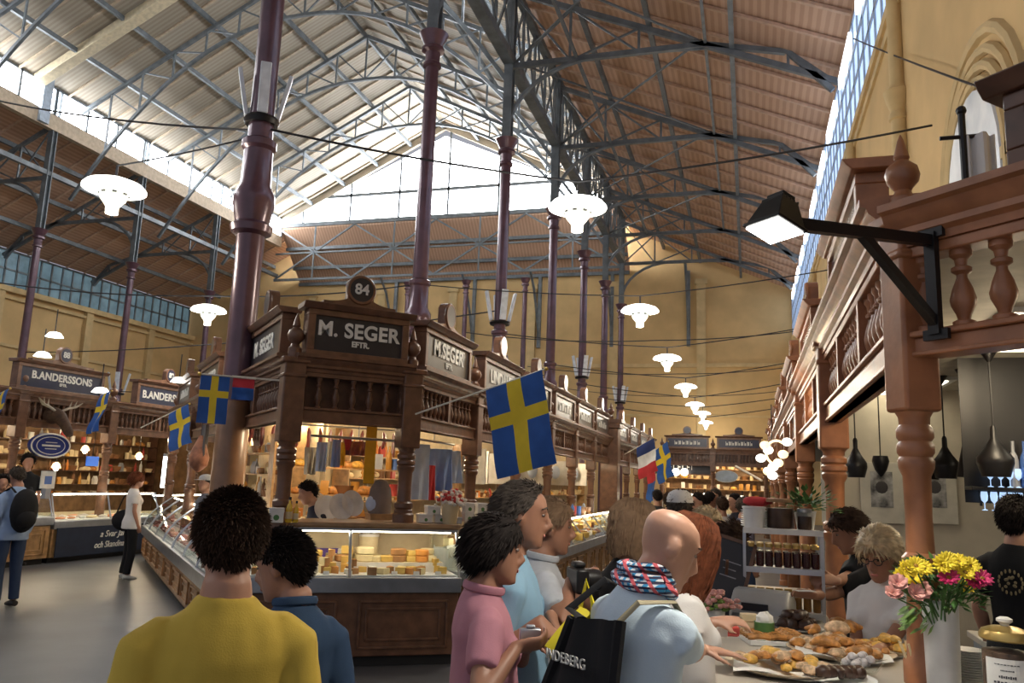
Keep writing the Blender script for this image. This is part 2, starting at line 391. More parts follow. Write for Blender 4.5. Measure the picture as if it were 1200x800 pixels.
def girder(x, z0, z1, lab, npan=7):
    t = thing('lattice_girder', lab, 'girder', (x, 0, 0))
    obj('bottom_chord', G().bb(-.16, .16, Y0, YG, z0 - .12, z0 + .12), IRONG, t)
    obj('top_chord', G().bb(-.12, .12, Y0, YG, z1 - .1, z1 + .1), IRONG, t)
    g = G(); ys = [Y0 + 1.4 * k for k in range(34) if Y0 + 1.4 * k < YG]
    for a, b in zip(ys, ys[1:]):
        g.bar((0, a, z0), (0, b, z1), .05, .09).bar((.04, a, z1), (.04, b, z0), .05, .09).bb(-.04, .04, a - .04, a + .04, z0, z1)
    obj('lattice', g, IRONG, t)
    return t
girder(XR, 13.9, 16.4, 'long grey lattice girder above the aisle columns')
struct('trim_31', G().bb(XL - .14, XL + .14, Y0, YG, 15.85, 16.5), RAFT)
single('eaves_beam', G().bb(XL - .1, XL + .1, Y0, YG, 13.85, 14.05), IRONG, 'long grey iron beam linking the far left columns', 'beam')

def nave_truss(y, lab):
    t = thing('roof_truss', lab, 'truss', (0, y, 0))
    g = G()
    for s, xa in ((1, XL), (-1, XR)): g.bar((xa, 0, ZE - .4), (RIDGE, 0, ZRG - .45), .14, .16)
    obj('top_chord', g, IRONG, t)
    z0, z1 = 13.2, 20.6
    def zb(x): u = (x - RIDGE) / (XR - RIDGE); return z0 + (z1 - z0) * (1 - abs(u) ** 2.2)
    N = 24; xs = [XL + (XR - XL) * i / N for i in range(N + 1)]
    g = G()
    for a, b in zip(xs, xs[1:]): g.bar((a, 0, zb(a)), (b, 0, zb(b)), .12, .13)
    obj('arched_chord', g, IRONG, t)
    def zt(x): return ZE - .4 + (ZRG - ZE) * (1 - abs(x - RIDGE) / (RIDGE - XL))
    g = G(); xs = [XL + (XR - XL) * i / 14 for i in range(1, 14)]
    for i, x in enumerate(xs):
        g.bar((x, 0, zb(x)), (x, 0, zt(x)), .07, .07)
        if i < 12:
            a, b = (x, xs[i + 1]) if x < RIDGE - .1 else (xs[i + 1], x)
            g.bar((a, 0, zt(a)), (b, 0, zb(b)), .06, .06)
    obj('web_bars', g, IRONG, t)
    return t
nt = ['nearest nave truss overhead with arched lower chord', 'second nave truss from the camera, arched', 'third nave truss, arched, in mid hall', 'fourth nave truss, arched, before the gable', 'fifth nave truss, just in front of the gable glazing']
for k, y in enumerate((15.2, 20.9, 26.9, 32.5, 37.7)): nave_truss(y, nt[k])
g = G().bar((XL + .2, 24.4, ZE - .1), (RIDGE - 1, 24.4, ZRG - .95), .5, .36); 
single('roof_duct', g, mat('cream_paint', (.62, .53, .36), .5), 'cream boxed duct running up the left roof slope', 'duct', bev=.02)

def aisle_truss(y, lab, xr=XR, xw=XWR, sgn=1):
    t = thing('aisle_truss', lab, 'truss', (0, y, 0)); W = xw - xr
    X = lambda u: xr + W * u
    zt = lambda u: ZT + (ZW - ZT) * u - .45
    zc = 13.75
    obj('tie_bar', G().bar((X(0), 0, zc), (X(.62), 0, zc), .12, .16).bar((X(.62), 0, zc), (X(.86), 0, zc - .5), .12, .14).bar((X(.86), 0, zc - .5), (X(.98), 0, zc - 1.7), .12, .14).bar((X(.86), 0, zc - .5), (X(.97), 0, zt(.97)), .1, .12), IRONG, t)
    obj('top_chord', G().bar((X(0), 0, zt(0)), (X(1), 0, zt(1)), .12, .16), IRONG, t)
    g = G()
    us = [0, .2, .42, .64, .86]
    for a, b in zip(us, us[1:]):
        g.bar((X(b), 0, zc if b < .7 else zc - .5), (X(b), 0, zt(b)), .07, .07)
        g.bar((X(a), 0, zt(a)), (X(b), 0, zc if b < .7 else zc - .5), .05, .06); g.bar((X(a), 0.06, zc), (X(b), 0.06, zt(b)), .05, .06)
    obj('web_bars', g, IRONG, t)
    pts = [(X(.3 * (1 - cos(pi / 2 * i / 8))), 0, 11.7 + (zc - 11.7) * sin(pi / 2 * i / 8)) for i in range(9)]
    obj('curved_brace', G().tube(pts, .075, 6), PALE if False else IRONG, t)
    return t
at_ = ['nearest', 'second', 'third', 'fourth', 'fifth']
for k, y in enumerate((15.2, 20.9, 26.9, 32.5, 37.7, 42.9)):
    aisle_truss(y, 'grey truss under the brown right aisle roof, %s from the camera' % ('first', 'second', 'third', 'fourth', 'fifth', 'last')[k])
for k, y in enumerate((19.9, 25.6, 31.0, 36.9)):
    aisle_truss(y, 'grey truss under the dark left aisle roof, %s from the camera' % ('first', 'second', 'third', 'last')[k], XL, XWL)
# diagonal wind bracing between truss tie bars and brackets on the back wall
for k, (a, b) in enumerate(((15.2, 20.9), (20.9, 26.9), (26.9, 32.5), (32.5, 37.7))):
    g = G().bar((XR + .2, a, 13.85), (XR + 5.5, b, 13.85), .05, .05).bar((XR + 5.5, a, 13.9), (XR + .2, b, 13.9), .05, .05).bar((XR + 2, a, 13.8), (XR + 2, b, 13.8), .08, .1).bar((XR + 5.6, a, 13.8), (XR + 5.6, b, 13.8), .08, .1)
    single('wind_brace', g, IRONG, 'crossed thin bracing under the right aisle roof, %s bay' % at_[k], 'brace')
for k, x in enumerate((-21.5, -16.2, -12, -7.6, -3.2)):
    g = G().bb(x - .1, x + .1, YB - .25, YB - .05, 9.6, 14).tube([(x, YB - .2, 10.2), (x, YB - .8, 11.6), (x, YB - 1.6, 12.9), (x, YB - 2.6, 13.8)], .08, 6)
    single('wall_bracket', g, IRONG, 'curved iron bracket on the back wall, %s from the left' % ('first', 'second', 'third', 'fourth', 'fifth')[k], 'bracket')
for k, (x0, x1) in enumerate(((XL, -23.2), (-23.2, -17.8), (-17.8, -12.2), (-12.2, XR))):
    g = G().bar((x0, YG - .3, 13.6), (x1, YG - .3, 17), .08, .1).bar((x1, YG - .25, 13.6), (x0, YG - .25, 17), .08, .1).bar((x0, YG - .28, 13.6), (x1, YG - .28, 13.6), .1, .14).bar((x0, YG - .28, 15.3), (x1, YG - .28, 15.3), .1, .1).bar(((x0 + x1) / 2, YG - .3, 13.6), ((x0 + x1) / 2, YG - .3, 17), .08, .08)
    single('end_lattice', g, IRONG, 'crossed lattice panel under the gable glazing, %s from the left' % ('first', 'second', 'third', 'fourth')[k], 'lattice')
# ================================================================= MARKET STALLS
def baluster_mesh(h, m, n=10):
    p = [(.026, 0), (.03, .02), (.03, .06), (.018, .09), (.02, .14), (.034, .28), (.037, .38), (.03, .5), (.018, .64), (.016, .68), (.026, .71), (.026, .75), (.017, .78), (.02, .88), (.03, .93), (.03, 1)]
    return mesh('baluster', G().lathe([(r * h / .3, z * h) for r, z in p], n), m)
FINIAL = [(.085, 0), (.085, .12), (.06, .14), (.05, .17), (.06, .19), (.095, .23), (.108, .28), (.095, .33), (.06, .36), (.04, .38), (.05, .4), (.045, .42), (.02, .52), (.004, .56)]
def finial_mesh(m, s=1): return mesh('finial', G().lathe([(r * s, z * s) for r, z in FINIAL], 14), m)
BAL = baluster_mesh(.3, WOOD); BALR = baluster_mesh(.34, WOODR); BALF = mesh('baluster', G().lathe([(r * 1.2, z * .3) for r, z in [(.03, 0), (.034, .02), (.034, .07), (.018, .1), (.022, .16), (.036, .28), (.039, .36), (.03, .5), (.016, .64), (.016, .68), (.03, .72), (.03, .77), (.017, .8), (.02, .88), (.033, .93), (.033, 1)]], 14), WOODR)
BALS = baluster_mesh(.3, WOOD, 6)
FIN = finial_mesh(WOOD, .8); FINR = finial_mesh(WOODR, .64)

def bay(p0, p1, label, wood=WOOD, nb=None, group=None, z0=2.26, balm=None, proj=.17, top=None, mids=1, bh=.12, board=True):
    """canopy of one stall bay: beam, balusters, cornice; local x runs along it, the aisle is on local -y"""
    a, b = V((p0[0], p0[1], 0)), V((p1[0], p1[1], 0)); L = (b - a).length
    t = thing('stall_canopy', label, 'stall canopy', a, atan2(b.y - a.y, b.x - a.x), group)
    obj('beam', G().bb(0, L, -.055, .055, z0, z0 + bh).bb(0, L, -.075, .06, z0 + bh, z0 + bh + .025).bb(0, L, -.07, .02, z0, z0 + .02), wood, t, bev=.006)
    zb = z0 + bh + .025; bm = balm or BAL; h = .34 if bm is BALR else .3
    obj('top_rail', G().bb(0, L, -.06, .055, zb + h, zb + h + .045), wood, t, bev=.006)
    n = nb or max(3, int(L / .125))
    for k in range(n):
        link('baluster', bm, t, (L * (k + .5) / n, 0, zb))
    for k in range(mids):
        x = L * (k + 1) / (mids + 1)
        obj('rail_post', G().bb(x - .035, x + .035, -.062, .04, zb, zb + h), wood, t)
    zc = zb + h + .045
    P = proj
    prof = [(.08, zc), (-.07, zc), (-.075, zc + .03), (-.1, zc + .045), (-.1, zc + .07), (-P * .8, zc + .1), (-P * .85, zc + .125), (-P, zc + .135), (-P, zc + .165), (-.02, zc + .18), (.08, zc + .18)]
    obj('cornice', G().sweepx(prof, 0, L), wood, t)
    if board: obj('back_board', G().bb(0, L, .09, .12, z0 + .1, zc + .17), WOODD, t)
    return t
def post(x, y, label, wood=WOOD, z0=2.26, zt=2.88, rz=0, fin=True, s=1.0, lo=0, group=None):
    t = thing('stall_post', label, 'post', (x, y, 0), rz, group)
    w = .105 * s
    obj('block', G().bb(-w, w, -w, w, z0 - .2, zt).bb(-w - .012, w + .012, -w - .012, w + .012, zt - .2, zt - .16).bb(-w - .03, w + .03, -w - .03, w + .03, zt - .06, zt), wood, t, bev=.014)
    r = .078 * s
    obj('turned_shaft', G().lathe([(r * 1.25, z0 - .2), (r * 1.05, z0 - .22), (r, z0 - .25), (r * 1.22, z0 - .27), (r * 1.22, z0 - .3), (r * 1.05, z0 - .315), (r * 1.22, z0 - .33), (r * 1.22, z0 - .36), (r * 1.05, z0 - .375), (r * 1.2, z0 - .39), (r * 1.15, z0 - .42), (r * .92, z0 - .45),
         (r * .86, z0 - .6), (r * .92, z0 - .74), (r * 1.2, z0 - .76), (r * 1.2, z0 - .8), (r * 1.02, z0 - .815), (r * 1.2, z0 - .83), (r * 1.15, z0 - .87), (r, z0 - .9), (r * 1.1, z0 - 1.05), (r * 1.15, lo + .1), (r * 1.4, lo + .08), (r * 1.4, lo)][::-1], 18), wood, t)
    if fin: link('finial', FIN if wood is WOOD else FINR, t, (0, 0, zt))
    return t
def crest_poly(w, h, r):
    pts = []
    for i in range(9): u = i / 8; pts.append((-w + (w - r * .9) * u, .05 + (h - r) * (u ** 2.6)))
    for i in range(1, 12):
        a = pi - .35 - (pi - .7) * i / 12 * 1.0; pts.append((r * cos(a) , h + r * sin(a) * 1.0))
    for x, z in reversed(pts[:9]): pts.append((-x, z))
    pts += [(w, 0), (-w, 0)]; return pts
def sign(p, rz, w, h, label, body, sub=None, num=None, wood=WOOD, face=None, size=.2, crest=True, group=None, thick=.16, lettersx=1, off=.008):
    """name board of a stall: frame with cornice, dark panel, lettering and round number crest; faces local -y"""
    t = thing('name_board', label, 'sign', p, rz, group)
    f = G(); b = .075
    f.bb(-w / 2, w / 2, -thick / 2, thick / 2, 0, .06).bb(-w / 2, w / 2, -thick / 2, thick / 2, h - .06, h)
    f.bb(-w / 2, -w / 2 + b, -thick / 2, thick / 2, .06, h - .06).bb(w / 2 - b, w / 2, -thick / 2, thick / 2, .06, h - .06)
    f.bb(-w / 2 + .01, w / 2 - .01, 0, thick / 2 - .01, .05, h - .05)
    f.sweepx([(thick / 2 + .02, h), (-thick / 2 - .02, h), (-thick / 2 - .05, h + .03), (-thick / 2 - .07, h + .06), (thick / 2 + .04, h + .06)], -w / 2 - .06, w / 2 + .06)
    obj('frame', f, wood, t, bev=.006)
    inner = G().bb(-w / 2 + b, w / 2 - b, -thick / 2 + .025, 0, .06, h - .06)
    pn = obj('panel', inner, face or SIGNB, t)
    yt = -thick / 2 + .02
    zc = h / 2 if not sub else h / 2 + .045
    if body and body[0] == '~':                      # lettering too small to read in the photo: plain strokes
        g = G(); n = int(body[1:]); W_ = w * .62
        for i in range(n):
            x = -W_ / 2 + W_ * (i + .5) / n; q = W_ / n * .34
            g.bb(x - q, x - q + .018, yt - .006, yt, zc - size * .34, zc + size * .34)
            g.bb(x - q + .03, x + q, yt - .006, yt, zc - size * .3, zc + size * (.1 + .2 * (i % 2)))
        obj('lettering', g, LETTER, pn)
    elif body: text('lettering', body, size, LETTER, pn, (0, yt, zc), FRONT, off=off, sx=lettersx, spacing=1.05)
    if sub: text('lettering', sub, size * .38, LETTER, pn, (.02, yt, zc - size * .62), FRONT, off=.003)
    if crest:
        r = .155; hc = .2; g = G()
        g.prism(crest_poly(w * .36, hc, r), -.05, .05)
        c = obj('crest', g.xf(Matrix.Translation((0, 0, h + .06))), wood, t)
        M = Matrix.Translation((0, -.055, h + .06 + hc)) @ Matrix.Rotation(pi / 2, 4, 'X')
        ring = G(); ring.tube([(cos(2 * pi * i / 24) * r * .88, 0, sin(2 * pi * i / 24) * r * .88) for i in range(25)], .022, 6); ring.xf(Matrix.Translation((0, -.05, h + .06 + hc)))
        obj('ring_moulding', ring, wood, c)
        obj('number_disc', G().lathe([(r * .8, 0), (r * .8, .012)], 24).xf(M), face or SIGNB, c)
        if num: text('number', num, .15, LETTER, c, (0, -.075, h + .06 + hc), FRONT, off=.004)
    return t

Lc, Rc = V((-4.27, 6.87, 0)), V((-3.4, 7.74, 0))
dF = V((.7071, .7071, 0)); dL = V((-.7071, .7071, 0))
def lf(t, off=0): p = Lc + dL * t - dF * off; return (p.x, p.y)      # along the left face, off = in front of it
# --- oblique front and left face of the island
bay(Lc, Rc, 'short oblique canopy front with seven balusters under the M. SEGER board', nb=7, mids=0)
bay(lf(3.05), lf(0), 'left canopy of the corner stall, between the big iron column and the front corner')
bay(lf(6.6), lf(3.5), 'left canopy bay just beyond the big iron column')
bay(lf(9.7), lf(6.6), 'far left canopy bay of the oblique stall, running to the next row')
post(Lc.x, Lc.y, 'turned post at the left end of the M. SEGER front', rz=pi / 4, lo=1.31)
post(Rc.x, Rc.y, 'turned post at the right end of the M. SEGER front', rz=pi / 4, lo=1.31)
post(*lf(3.5), 'turned post hidden beside the big iron column', rz=pi / 4, lo=.672); post(*lf(6.6), 'turned post at the second joint of the left canopy', rz=pi / 4, lo=.672); post(*lf(9.7), 'turned post at the far end of the left canopy', rz=pi / 4, lo=.672)
zS = 2.91
m = (Lc + Rc) / 2
sign((m.x, m.y, zS), pi / 4, 1.06, .47, 'brown framed black name board reading M. SEGER EFTR. with crest number 84', 'M. SEGER', 'EFTR.', '84', size=.205, thick=.2, lettersx=.98, off=.006)
SIGNGREY = mat('sign_dull', (.05, .048, .05), .3, coat=.4)
q = lf(1.25); sign((q[0], q[1], zS), -pi / 4, 1.85, .47, 'name board on the left face of the corner stall, seen edge-on beside the column', 'M. SEGER', None, None, size=.24, face=SIGNGREY)
q = lf(5.15); sign((q[0], q[1], zS), -pi / 4, 1.85, .47, 'name board left of the big iron column, above the hanging flag', 'M. SEGER', None, None, size=.24, face=SIGNGREY)
q = lf(8.2); sign((q[0], q[1], zS), -pi / 4, 1.85, .47, 'farthest name board of the left canopy', '~6', None, None, size=.24, face=SIGNGREY)
# --- aisle side of the island
bl = 2.05; ys = [Rc.y + bl * k for k in range(7)]
lab = ['first aisle canopy bay right of the M. SEGER corner, with the big flag before it', 'second aisle canopy bay, above the big flag', 'third aisle canopy bay, partly behind the big flag', 'fourth aisle canopy bay, right of the flag', 'fifth aisle canopy bay from the corner', 'sixth aisle canopy bay, ending at the brown pier']
txt = ['M.SEGER', 'LINDALES', '~6', '~5', '~6', '~5']
for k in range(6):
    bay((-3.4, ys[k]), (-3.4, ys[k + 1]), lab[k], balm=BAL if k < 3 else BALS)
    if k: post(-3.4, ys[k], 'turned post on the aisle side, joint %s from the M. SEGER corner' % ('one', 'two', 'three', 'four', 'five')[k - 1])
    nb_ = ('first', 'second', 'third', 'fourth', 'fifth', 'sixth')[k]
    sign((-3.4, ys[k] + bl * (.45 if k == 0 else .5), zS), pi / 2, 1.5 if k == 0 else 1.72, .47, '%s name board along the aisle, counted from the crest 84 corner' % nb_, txt[k], 'EFTR.' if k == 0 else None, None, size=.24, face=SIGNGREY)
pr = thing('stall_pier', 'brown square pier ending the first row of aisle stalls', 'pier', (-3.35, 20.3, 0))
obj('block', G().bb(-.22, .22, -.22, .22, 0, 3.15), WOOD, pr, bev=.02); obj('capital', G().bb(-.28, .28, -.28, .28, 3.15, 3.28).bb(-.32, .32, -.32, .32, 3.28, 3.36), WOOD, pr)
link('finial', FIN, pr, (0, 0, 3.36))
ys2 = [21.2 + 2.3 * k for k in range(5)]
for k in range(4):
    nb_ = ('first', 'second', 'third', 'last')[k]
    bay((-3.4, ys2[k]), (-3.4, ys2[k + 1]), '%s canopy bay of the farther aisle row beyond the pier' % nb_, balm=BALS)
    post(-3.4, ys2[k], 'post of the farther aisle row, %s beyond the pier' % nb_)
    sign((-3.4, ys2[k] + 1.15, zS), pi / 2, 1.9, .47, '%s name board of the farther aisle row beyond the pier' % nb_, '~5', None, None, size=.24, face=SIGNGREY)
# ceilings of the island stalls (above the goods) and the back partitions
g = G(); pl_ = [Lc, Rc, V((-3.4, 20.2, 0)), V((-6.1, 20.2, 0)), V((-6.1, 10.9, 0)), V((-9.6, 14.2, 0)), V((-11.1, 13.7, 0))]
pl_ = [(p.x * .995 - .03, p.y + .1) for p in pl_]; n = len(pl_)
g.add([(x, y, 2.72) for x, y in pl_] + [(x, y, 2.78) for x, y in pl_], [tuple(range(n)), tuple(range(2 * n - 1, n - 1, -1))] + [(i, i + n, (i + 1) % n + n, (i + 1) % n) for i in range(n)])
struct('ceiling_stall', g, mat('stall_ceiling', (.34, .24, .13), .7, wave=(3, 'X', .4), col2=(.26, .18, .09)))
CREAM = mat('cream_board', (.5, .4, .25), .7, var=.1)
struct('wall_stall', G().bb(-6.35, -6.25, 11.2, 20.2, 0, 2.72), CREAM)
g = G().bar((-6.3, 11.2, 1.36), (-9.4, 14.2, 1.36), .08, 2.72); struct('wall_stall_left', g, CREAM)
struct('ceiling_far_stall', G().bb(-6.3, -3.5, 21.2, 30.4, 2.72, 2.78), CREAM); struct('wall_far_stall', G().bb(-6.3, -6.2, 21.2, 30.4, 0, 2.72), CREAM)

# --- B. ANDERSSONS row on the far left
XA = -12.4
ya = [9.2, 11.2, 13.35, 16.1, 19]
for k in range(4):
    nb_ = ('nearest', 'second', 'third', 'farthest')[k]
    bay((XA, ya[k]), (XA, ya[k + 1]), '%s canopy bay of the far left stall with hanging lamps' % nb_, z0=2.4, mids=1)
    post(XA, ya[k], 'post of the far left stall, %s one' % nb_, z0=2.4, zt=3.02)
sign((XA, 12.0, 3.05), pi / 2, 2.0, .47, 'navy name board reading B. ANDERSSONS EFTR. above the oval blue sign', 'B.ANDERSSONS', 'EFTR.', '88', face=SIGNBLUE, size=.19, off=.006)
sign((XA, 14.9, 3.05), pi / 2, 1.95, .47, 'navy name board reading B.ANDERSSONS, right one beside the small flag', 'B.ANDERSSONS', None, '89', face=SIGNBLUE, size=.22, off=.006)
struct('ceiling_left_stall', G().bb(-16, XA - .13, 9, 19, 2.9, 2.96), mat('stall_ceiling', (.3, .2, .1)))
struct('wall_left_stall', G().bb(-15.7, -15.6, 9, 19, 0, 2.9), mat('brown_board', (.2, .11, .05), .6, var=.3, scale=5))
struct('wall_left_end', G().bb(-15.6, -12.9, 18.9, 19, 0, 2.9), mat('brown_board', (.2, .11, .05)))

# --- right hand gallery
XG, YP = .63, 3.5
PR = V((XG, YP, 0)); dR = V((.7071, -.7071, 0))
pq = [3.5, 6.7, 10.0, 13.3, 16.6, 19.9, 23.2, 26.5]
for k in range(7):
    nb_ = ('nearest', 'second', 'third', 'fourth', 'fifth', 'sixth', 'farthest')[k]
    bay((XG, pq[k + 1]), (XG, pq[k]), '%s gallery front on the right side of the aisle' % nb_, wood=WOODR, balm=BALR if k < 2 else BALS, nb=24 if k < 3 else 16, mids=2, z0=2.3)
    t = post(XG, pq[k], 'turned orange-brown gallery post, %s on the right' % nb_, wood=WOODR, z0=2.3, zt=2.95 if k else 2.91, fin=k > 0, rz=0 if k else pi / 8, s=1.0 if k else .72, lo=0 if k else 1.081)
    if k == 0: link('finial', FINR, t, (0, 0, 2.91))
    sign((XG, (pq[k] + pq[k + 1]) / 2, 3.0), -pi / 2, 1.6, .42, '%s gallery name board on the right, seen edge-on' % nb_, '', None, None, wood=WOODR, face=mat('sign_glossy', (.2, .2, .24), .12, coat=1), size=.3, crest=k > 0)
e2 = PR + dR * 3.2
bay(PR, (e2.x, e2.y), 'right canopy with large turned balusters above the pastry counter', wood=WOODR, balm=BALF, nb=21, mids=0, z0=2.31, bh=.075, board=False)
q = PR + dR * 1.12
sign((q.x, q.y, 2.93), -pi / 4, 1.25, .27, 'large dark-panelled board in the upper right corner, in a brown moulded frame', '', None, None, wood=WOODD, face=mat('sign_dark_panel', (.02, .018, .022), .5), crest=False, thick=.26)
# gallery underside, rear wall and lit ceiling panels
g = G(); pl_ = [(XG + .12, YP + .05), (e2.x + .1, e2.y + .1), (5.3, e2.y), (5.3, 30), (XG + .12, 30)]; n = len(pl_)
g.add([(x, y, 2.78) for x, y in pl_] + [(x, y, 2.84) for x, y in pl_], [tuple(range(n)), tuple(range(2 * n - 1, n - 1, -1))] + [(i, i + n, (i + 1) % n + n, (i + 1) % n) for i in range(n)])
struct('ceiling_gallery', g, mat('gallery_ceiling', (.5, .46, .38), .7))
for k, (x, y) in enumerate(((1.7, 5.4), (1.35, 8.2), (2.6, 4.2), (3.0, 6.2))):
    t = thing('ceiling_light', 'pale lit ceiling panel under the gallery, %s' % ('above the picture frames', 'behind the second post', 'at the right edge', 'far right over the glass shelf')[k], 'light', (x, y, 2.78))
    obj('frame', G().bb(-.36, .36, -.66, .66, -.03, 0), WHITE, t); obj('diffuser', G().bb(-.3, .3, -.6, .6, -.04, -.028), emat('panel_glow', (1, .9, .68), 2.6), t)
struct('wall_gallery', G().bb(XG + .1, 5.2, 8.6, 8.75, 0, 2.78), mat('pale_plaster', (.5, .44, .34), .8, var=.06))

# --- stall across the far end
YE = 31.5
for k, (x0, x1) in enumerate(((-3.2, -1.3), (-1.3, .6))):
    bay((x0, YE), (x1, YE), 'canopy across the end of the aisle, %s half' % ('left', 'right')[k], balm=BALS, z0=2.55, mids=1)
    sign(((x0 + x1) / 2, YE, 3.2), 0, 1.6, .42, 'name board at the end of the aisle, %s one' % ('left', 'right')[k], ('~7', '~9')[k], None, None, face=SIGNBLUE, size=.22)
for k, x in enumerate((-3.2, -1.3, .6)): post(x, YE, 'post of the stall at the end of the aisle, %s' % ('left', 'middle', 'right')[k], z0=2.55, zt=3.15)
struct('wall_end_stall', G().bb(-3.4, 2.3, 34, 34.1, 0, 2.9), mat('brown_board', (.2, .11, .05)))
struct('ceiling_end_stall', G().bb(-3.4, .8, YE + .15, 34, 2.95, 3.0), CREAM)

# ------------------------------------------------------------- glazed counters
def counter(p0, p1, label, depth=.85, zb=.68, zg=.82, zt=1.27, slope=.24, npan=None, wood=WOOD, top=True, light=True, ends=(1, 1), back=True, cat='display counter', group=None, curved=False):
    a, b = V((p0[0], p0[1], 0)), V((p1[0], p1[1], 0)); L = (b - a).length
    t = thing('display_counter', label, cat, a, atan2(b.y - a.y, b.x - a.x), group)
    obj('plinth', G().bb(.03, L - .03, .1, depth, 0, .1), mat('plinth_black', (.015, .015, .016), .6), t)
    obj('base', G().bb(0, L, .03, depth, .1, zb), wood, t, bev=.01)
    n = npan or max(1, round(L / .95))
    for k in range(n):
        x0, x1 = L * k / n + .1, L * (k + 1) / n - .1; g = G()
        for i, e in enumerate((0, .07)):
            xa, xb, za, zc = x0 + e, x1 - e, .17 + e, zb - .07 - e; w_ = .022
            g.bb(xa, xb, .005 + i * .008, .03, za, za + w_).bb(xa, xb, .005 + i * .008, .03, zc - w_, zc).bb(xa, xa + w_, .005 + i * .008, .03, za, zc).bb(xb - w_, xb, .005 + i * .008, .03, za, zc)
        obj('panel_moulding', g, wood, t, bev=.004)
    obj('steel_band', G().bb(-.015, L + .015, -.02, depth, zb, zg), STEEL, t, bev=.008)
    obj('deck', G().bb(.02, L - .02, .05, depth - .02, zg, zg + .012), WHITE, t)
    def gy(z): return .015 + slope * ((z - zg) / (zt - zg)) ** (1.7 if curved else 1)
    ng = max(1, round(L / 1.1)); zs = [zg + (zt - zg - .02) * i / (6 if curved else 1) for i in range(7 if curved else 2)]
    for k in range(ng):
        x0, x1 = L * k / ng + .012, L * (k + 1) / ng - .012; g = G()
        for za, zc in zip(zs, zs[1:]): g.add([(x0, gy(za), za), (x1, gy(za), za), (x1, gy(zc), zc), (x0, gy(zc), zc), (x0, gy(za) + .008, za), (x1, gy(za) + .008, za), (x1, gy(zc) + .008, zc), (x0, gy(zc) + .008, zc)], [(0, 1, 2, 3), (7, 6, 5, 4), (0, 4, 5, 1), (1, 5, 6, 2), (2, 6, 7, 3), (3, 7, 4, 0)])
        obj('glass_pane', g, GLASS, t)
    for k in range(1, ng):
        x = L * k / ng; obj('mullion', G().tube([(x, gy(z) - .002, z) for z in zs], .016, 6), STEEL, t)
    for e, x in zip(ends, (.006, L - .006)):
        if e:
            g = G(); pz = [(gy(z) + .01, z) for z in zs]; pz += [(depth - .03, zt - .02), (depth - .03, zg)]
            g.sweepx(pz[::-1], x - .004, x + .004); obj('glass_end', g, GLASS, t)
            obj('end_frame', G().tube([(x, gy(z), z) for z in zs], .012, 6), STEEL, t)
    ty0 = slope - .04
    if top:
        obj('top_shelf', G().bb(-.03, L + .03, ty0, depth + .06, zt, zt + .04).bb(-.02, L + .02, ty0 + .01, depth + .04, zt - .015, zt), mat('counter_top_wood', (.33, .2, .1), .35, coat=.3, var=.2, scale=8), t, bev=.006)
        obj('shelf_rail', G().bb(0, L, ty0 - .01, ty0 + .015, zt - .035, zt - .012), STEEL, t)
    else:
        obj('top_shelf', G().bb(0, L, ty0 + .02, depth, zt - .02, zt - .008), GLASS, t)
    if light:
        obj('tube_light', G().bb(.06, L - .06, ty0 + .04, ty0 + .07, zt - .05, zt - .025), emat('counter_tube', (1, .9, .7), 14), t)
    if back: obj('back_panel', G().bb(.02, L - .02, depth - .03, depth - .01, zg, zt - .02 if top else zg + .1), CREAM, t)
    return t
cR = V((-2.72, 7.65, 0)); cL = V((-4.5, 6.5, 0))
counter(cL, cR, 'glass cheese counter below the M. SEGER board, with steel band and panelled brown base', depth=.8, npan=2, zt=1.27)
ck = [8.15, 10.6, 13.6, 16.6, 19.8]
for k in range(4):
    counter((-2.62, ck[k]), (-2.62, ck[k + 1]), '%s glass counter along the aisle' % ('pastry-filled first', 'second', 'third', 'farthest')[k], depth=.66, zt=1.2, slope=.3, wood=WOODL if k else WOOD, top=k in (0,), light=True, npan=4)
l0 = Lc + dL * .95 - dF * .42; l1 = Lc + dL * 3.4 - dF * .42; l2 = Lc + dL * 9.4 - dF * .42
counter(l1, l0, 'near curved glass meat counter on the left face, behind the yellow shirt', depth=.95, zt=1.18, slope=.5, top=False, wood=mat('amber_wood', (.3, .15, .06), .4, var=.3, scale=6, coat=.3), curved=True, zb=.5, zg=.66)
counter(l2, l1, 'far curved glass meat counter on the left face, ending at the woman in white', depth=.95, zt=1.22, slope=.5, top=False, wood=mat('amber_wood', (.3, .15, .06)), curved=True, zb=.5, zg=.66)
counter((-12.0, 11.9), (-12.0, 14.6), 'glass fish counter of the far left stall with navy banner below', depth=.9, zt=1.25, slope=.15, wood=WOODL, top=False, zb=.6, zg=.74)
counter((-12.0, 14.65), (-12.0, 17.2), 'white-edged deli counter with amber wooden base beside the woman in white', depth=.9, zt=1.2, slope=.3, wood=WOODL, top=False, zb=.56, zg=.7, curved=True)
counter((-12.0, 9.2), (-12.0, 11.85), 'glass counter at the left edge behind the man with the backpack', depth=.9, zt=1.25, slope=.15, wood=WOODL, top=False)
counter((-3.1, YE - .9), (-.4, YE - .9), 'glass counter at the end of the aisle behind the crowd', depth=.7, wood=WOODL)
bn = thing('banner', 'navy banner with white lettering on the left counter base', 'banner', (-11.985, 11.95, 0), pi / 2)
obj('cloth', G().bb(0, 2.3, -.02, -.005, .1, .62), mat('banner_navy', (.012, .02, .045), .7), bn)
text('lettering', 'a Svar Jan', .17, LETTER, bn, (1.35, -.024, .46), FRONT, sx=1, shear=.3); text('lettering', 'och Skandinavien', .17, LETTER, bn, (1.4, -.024, .26), FRONT, sx=.85, shear=.3)

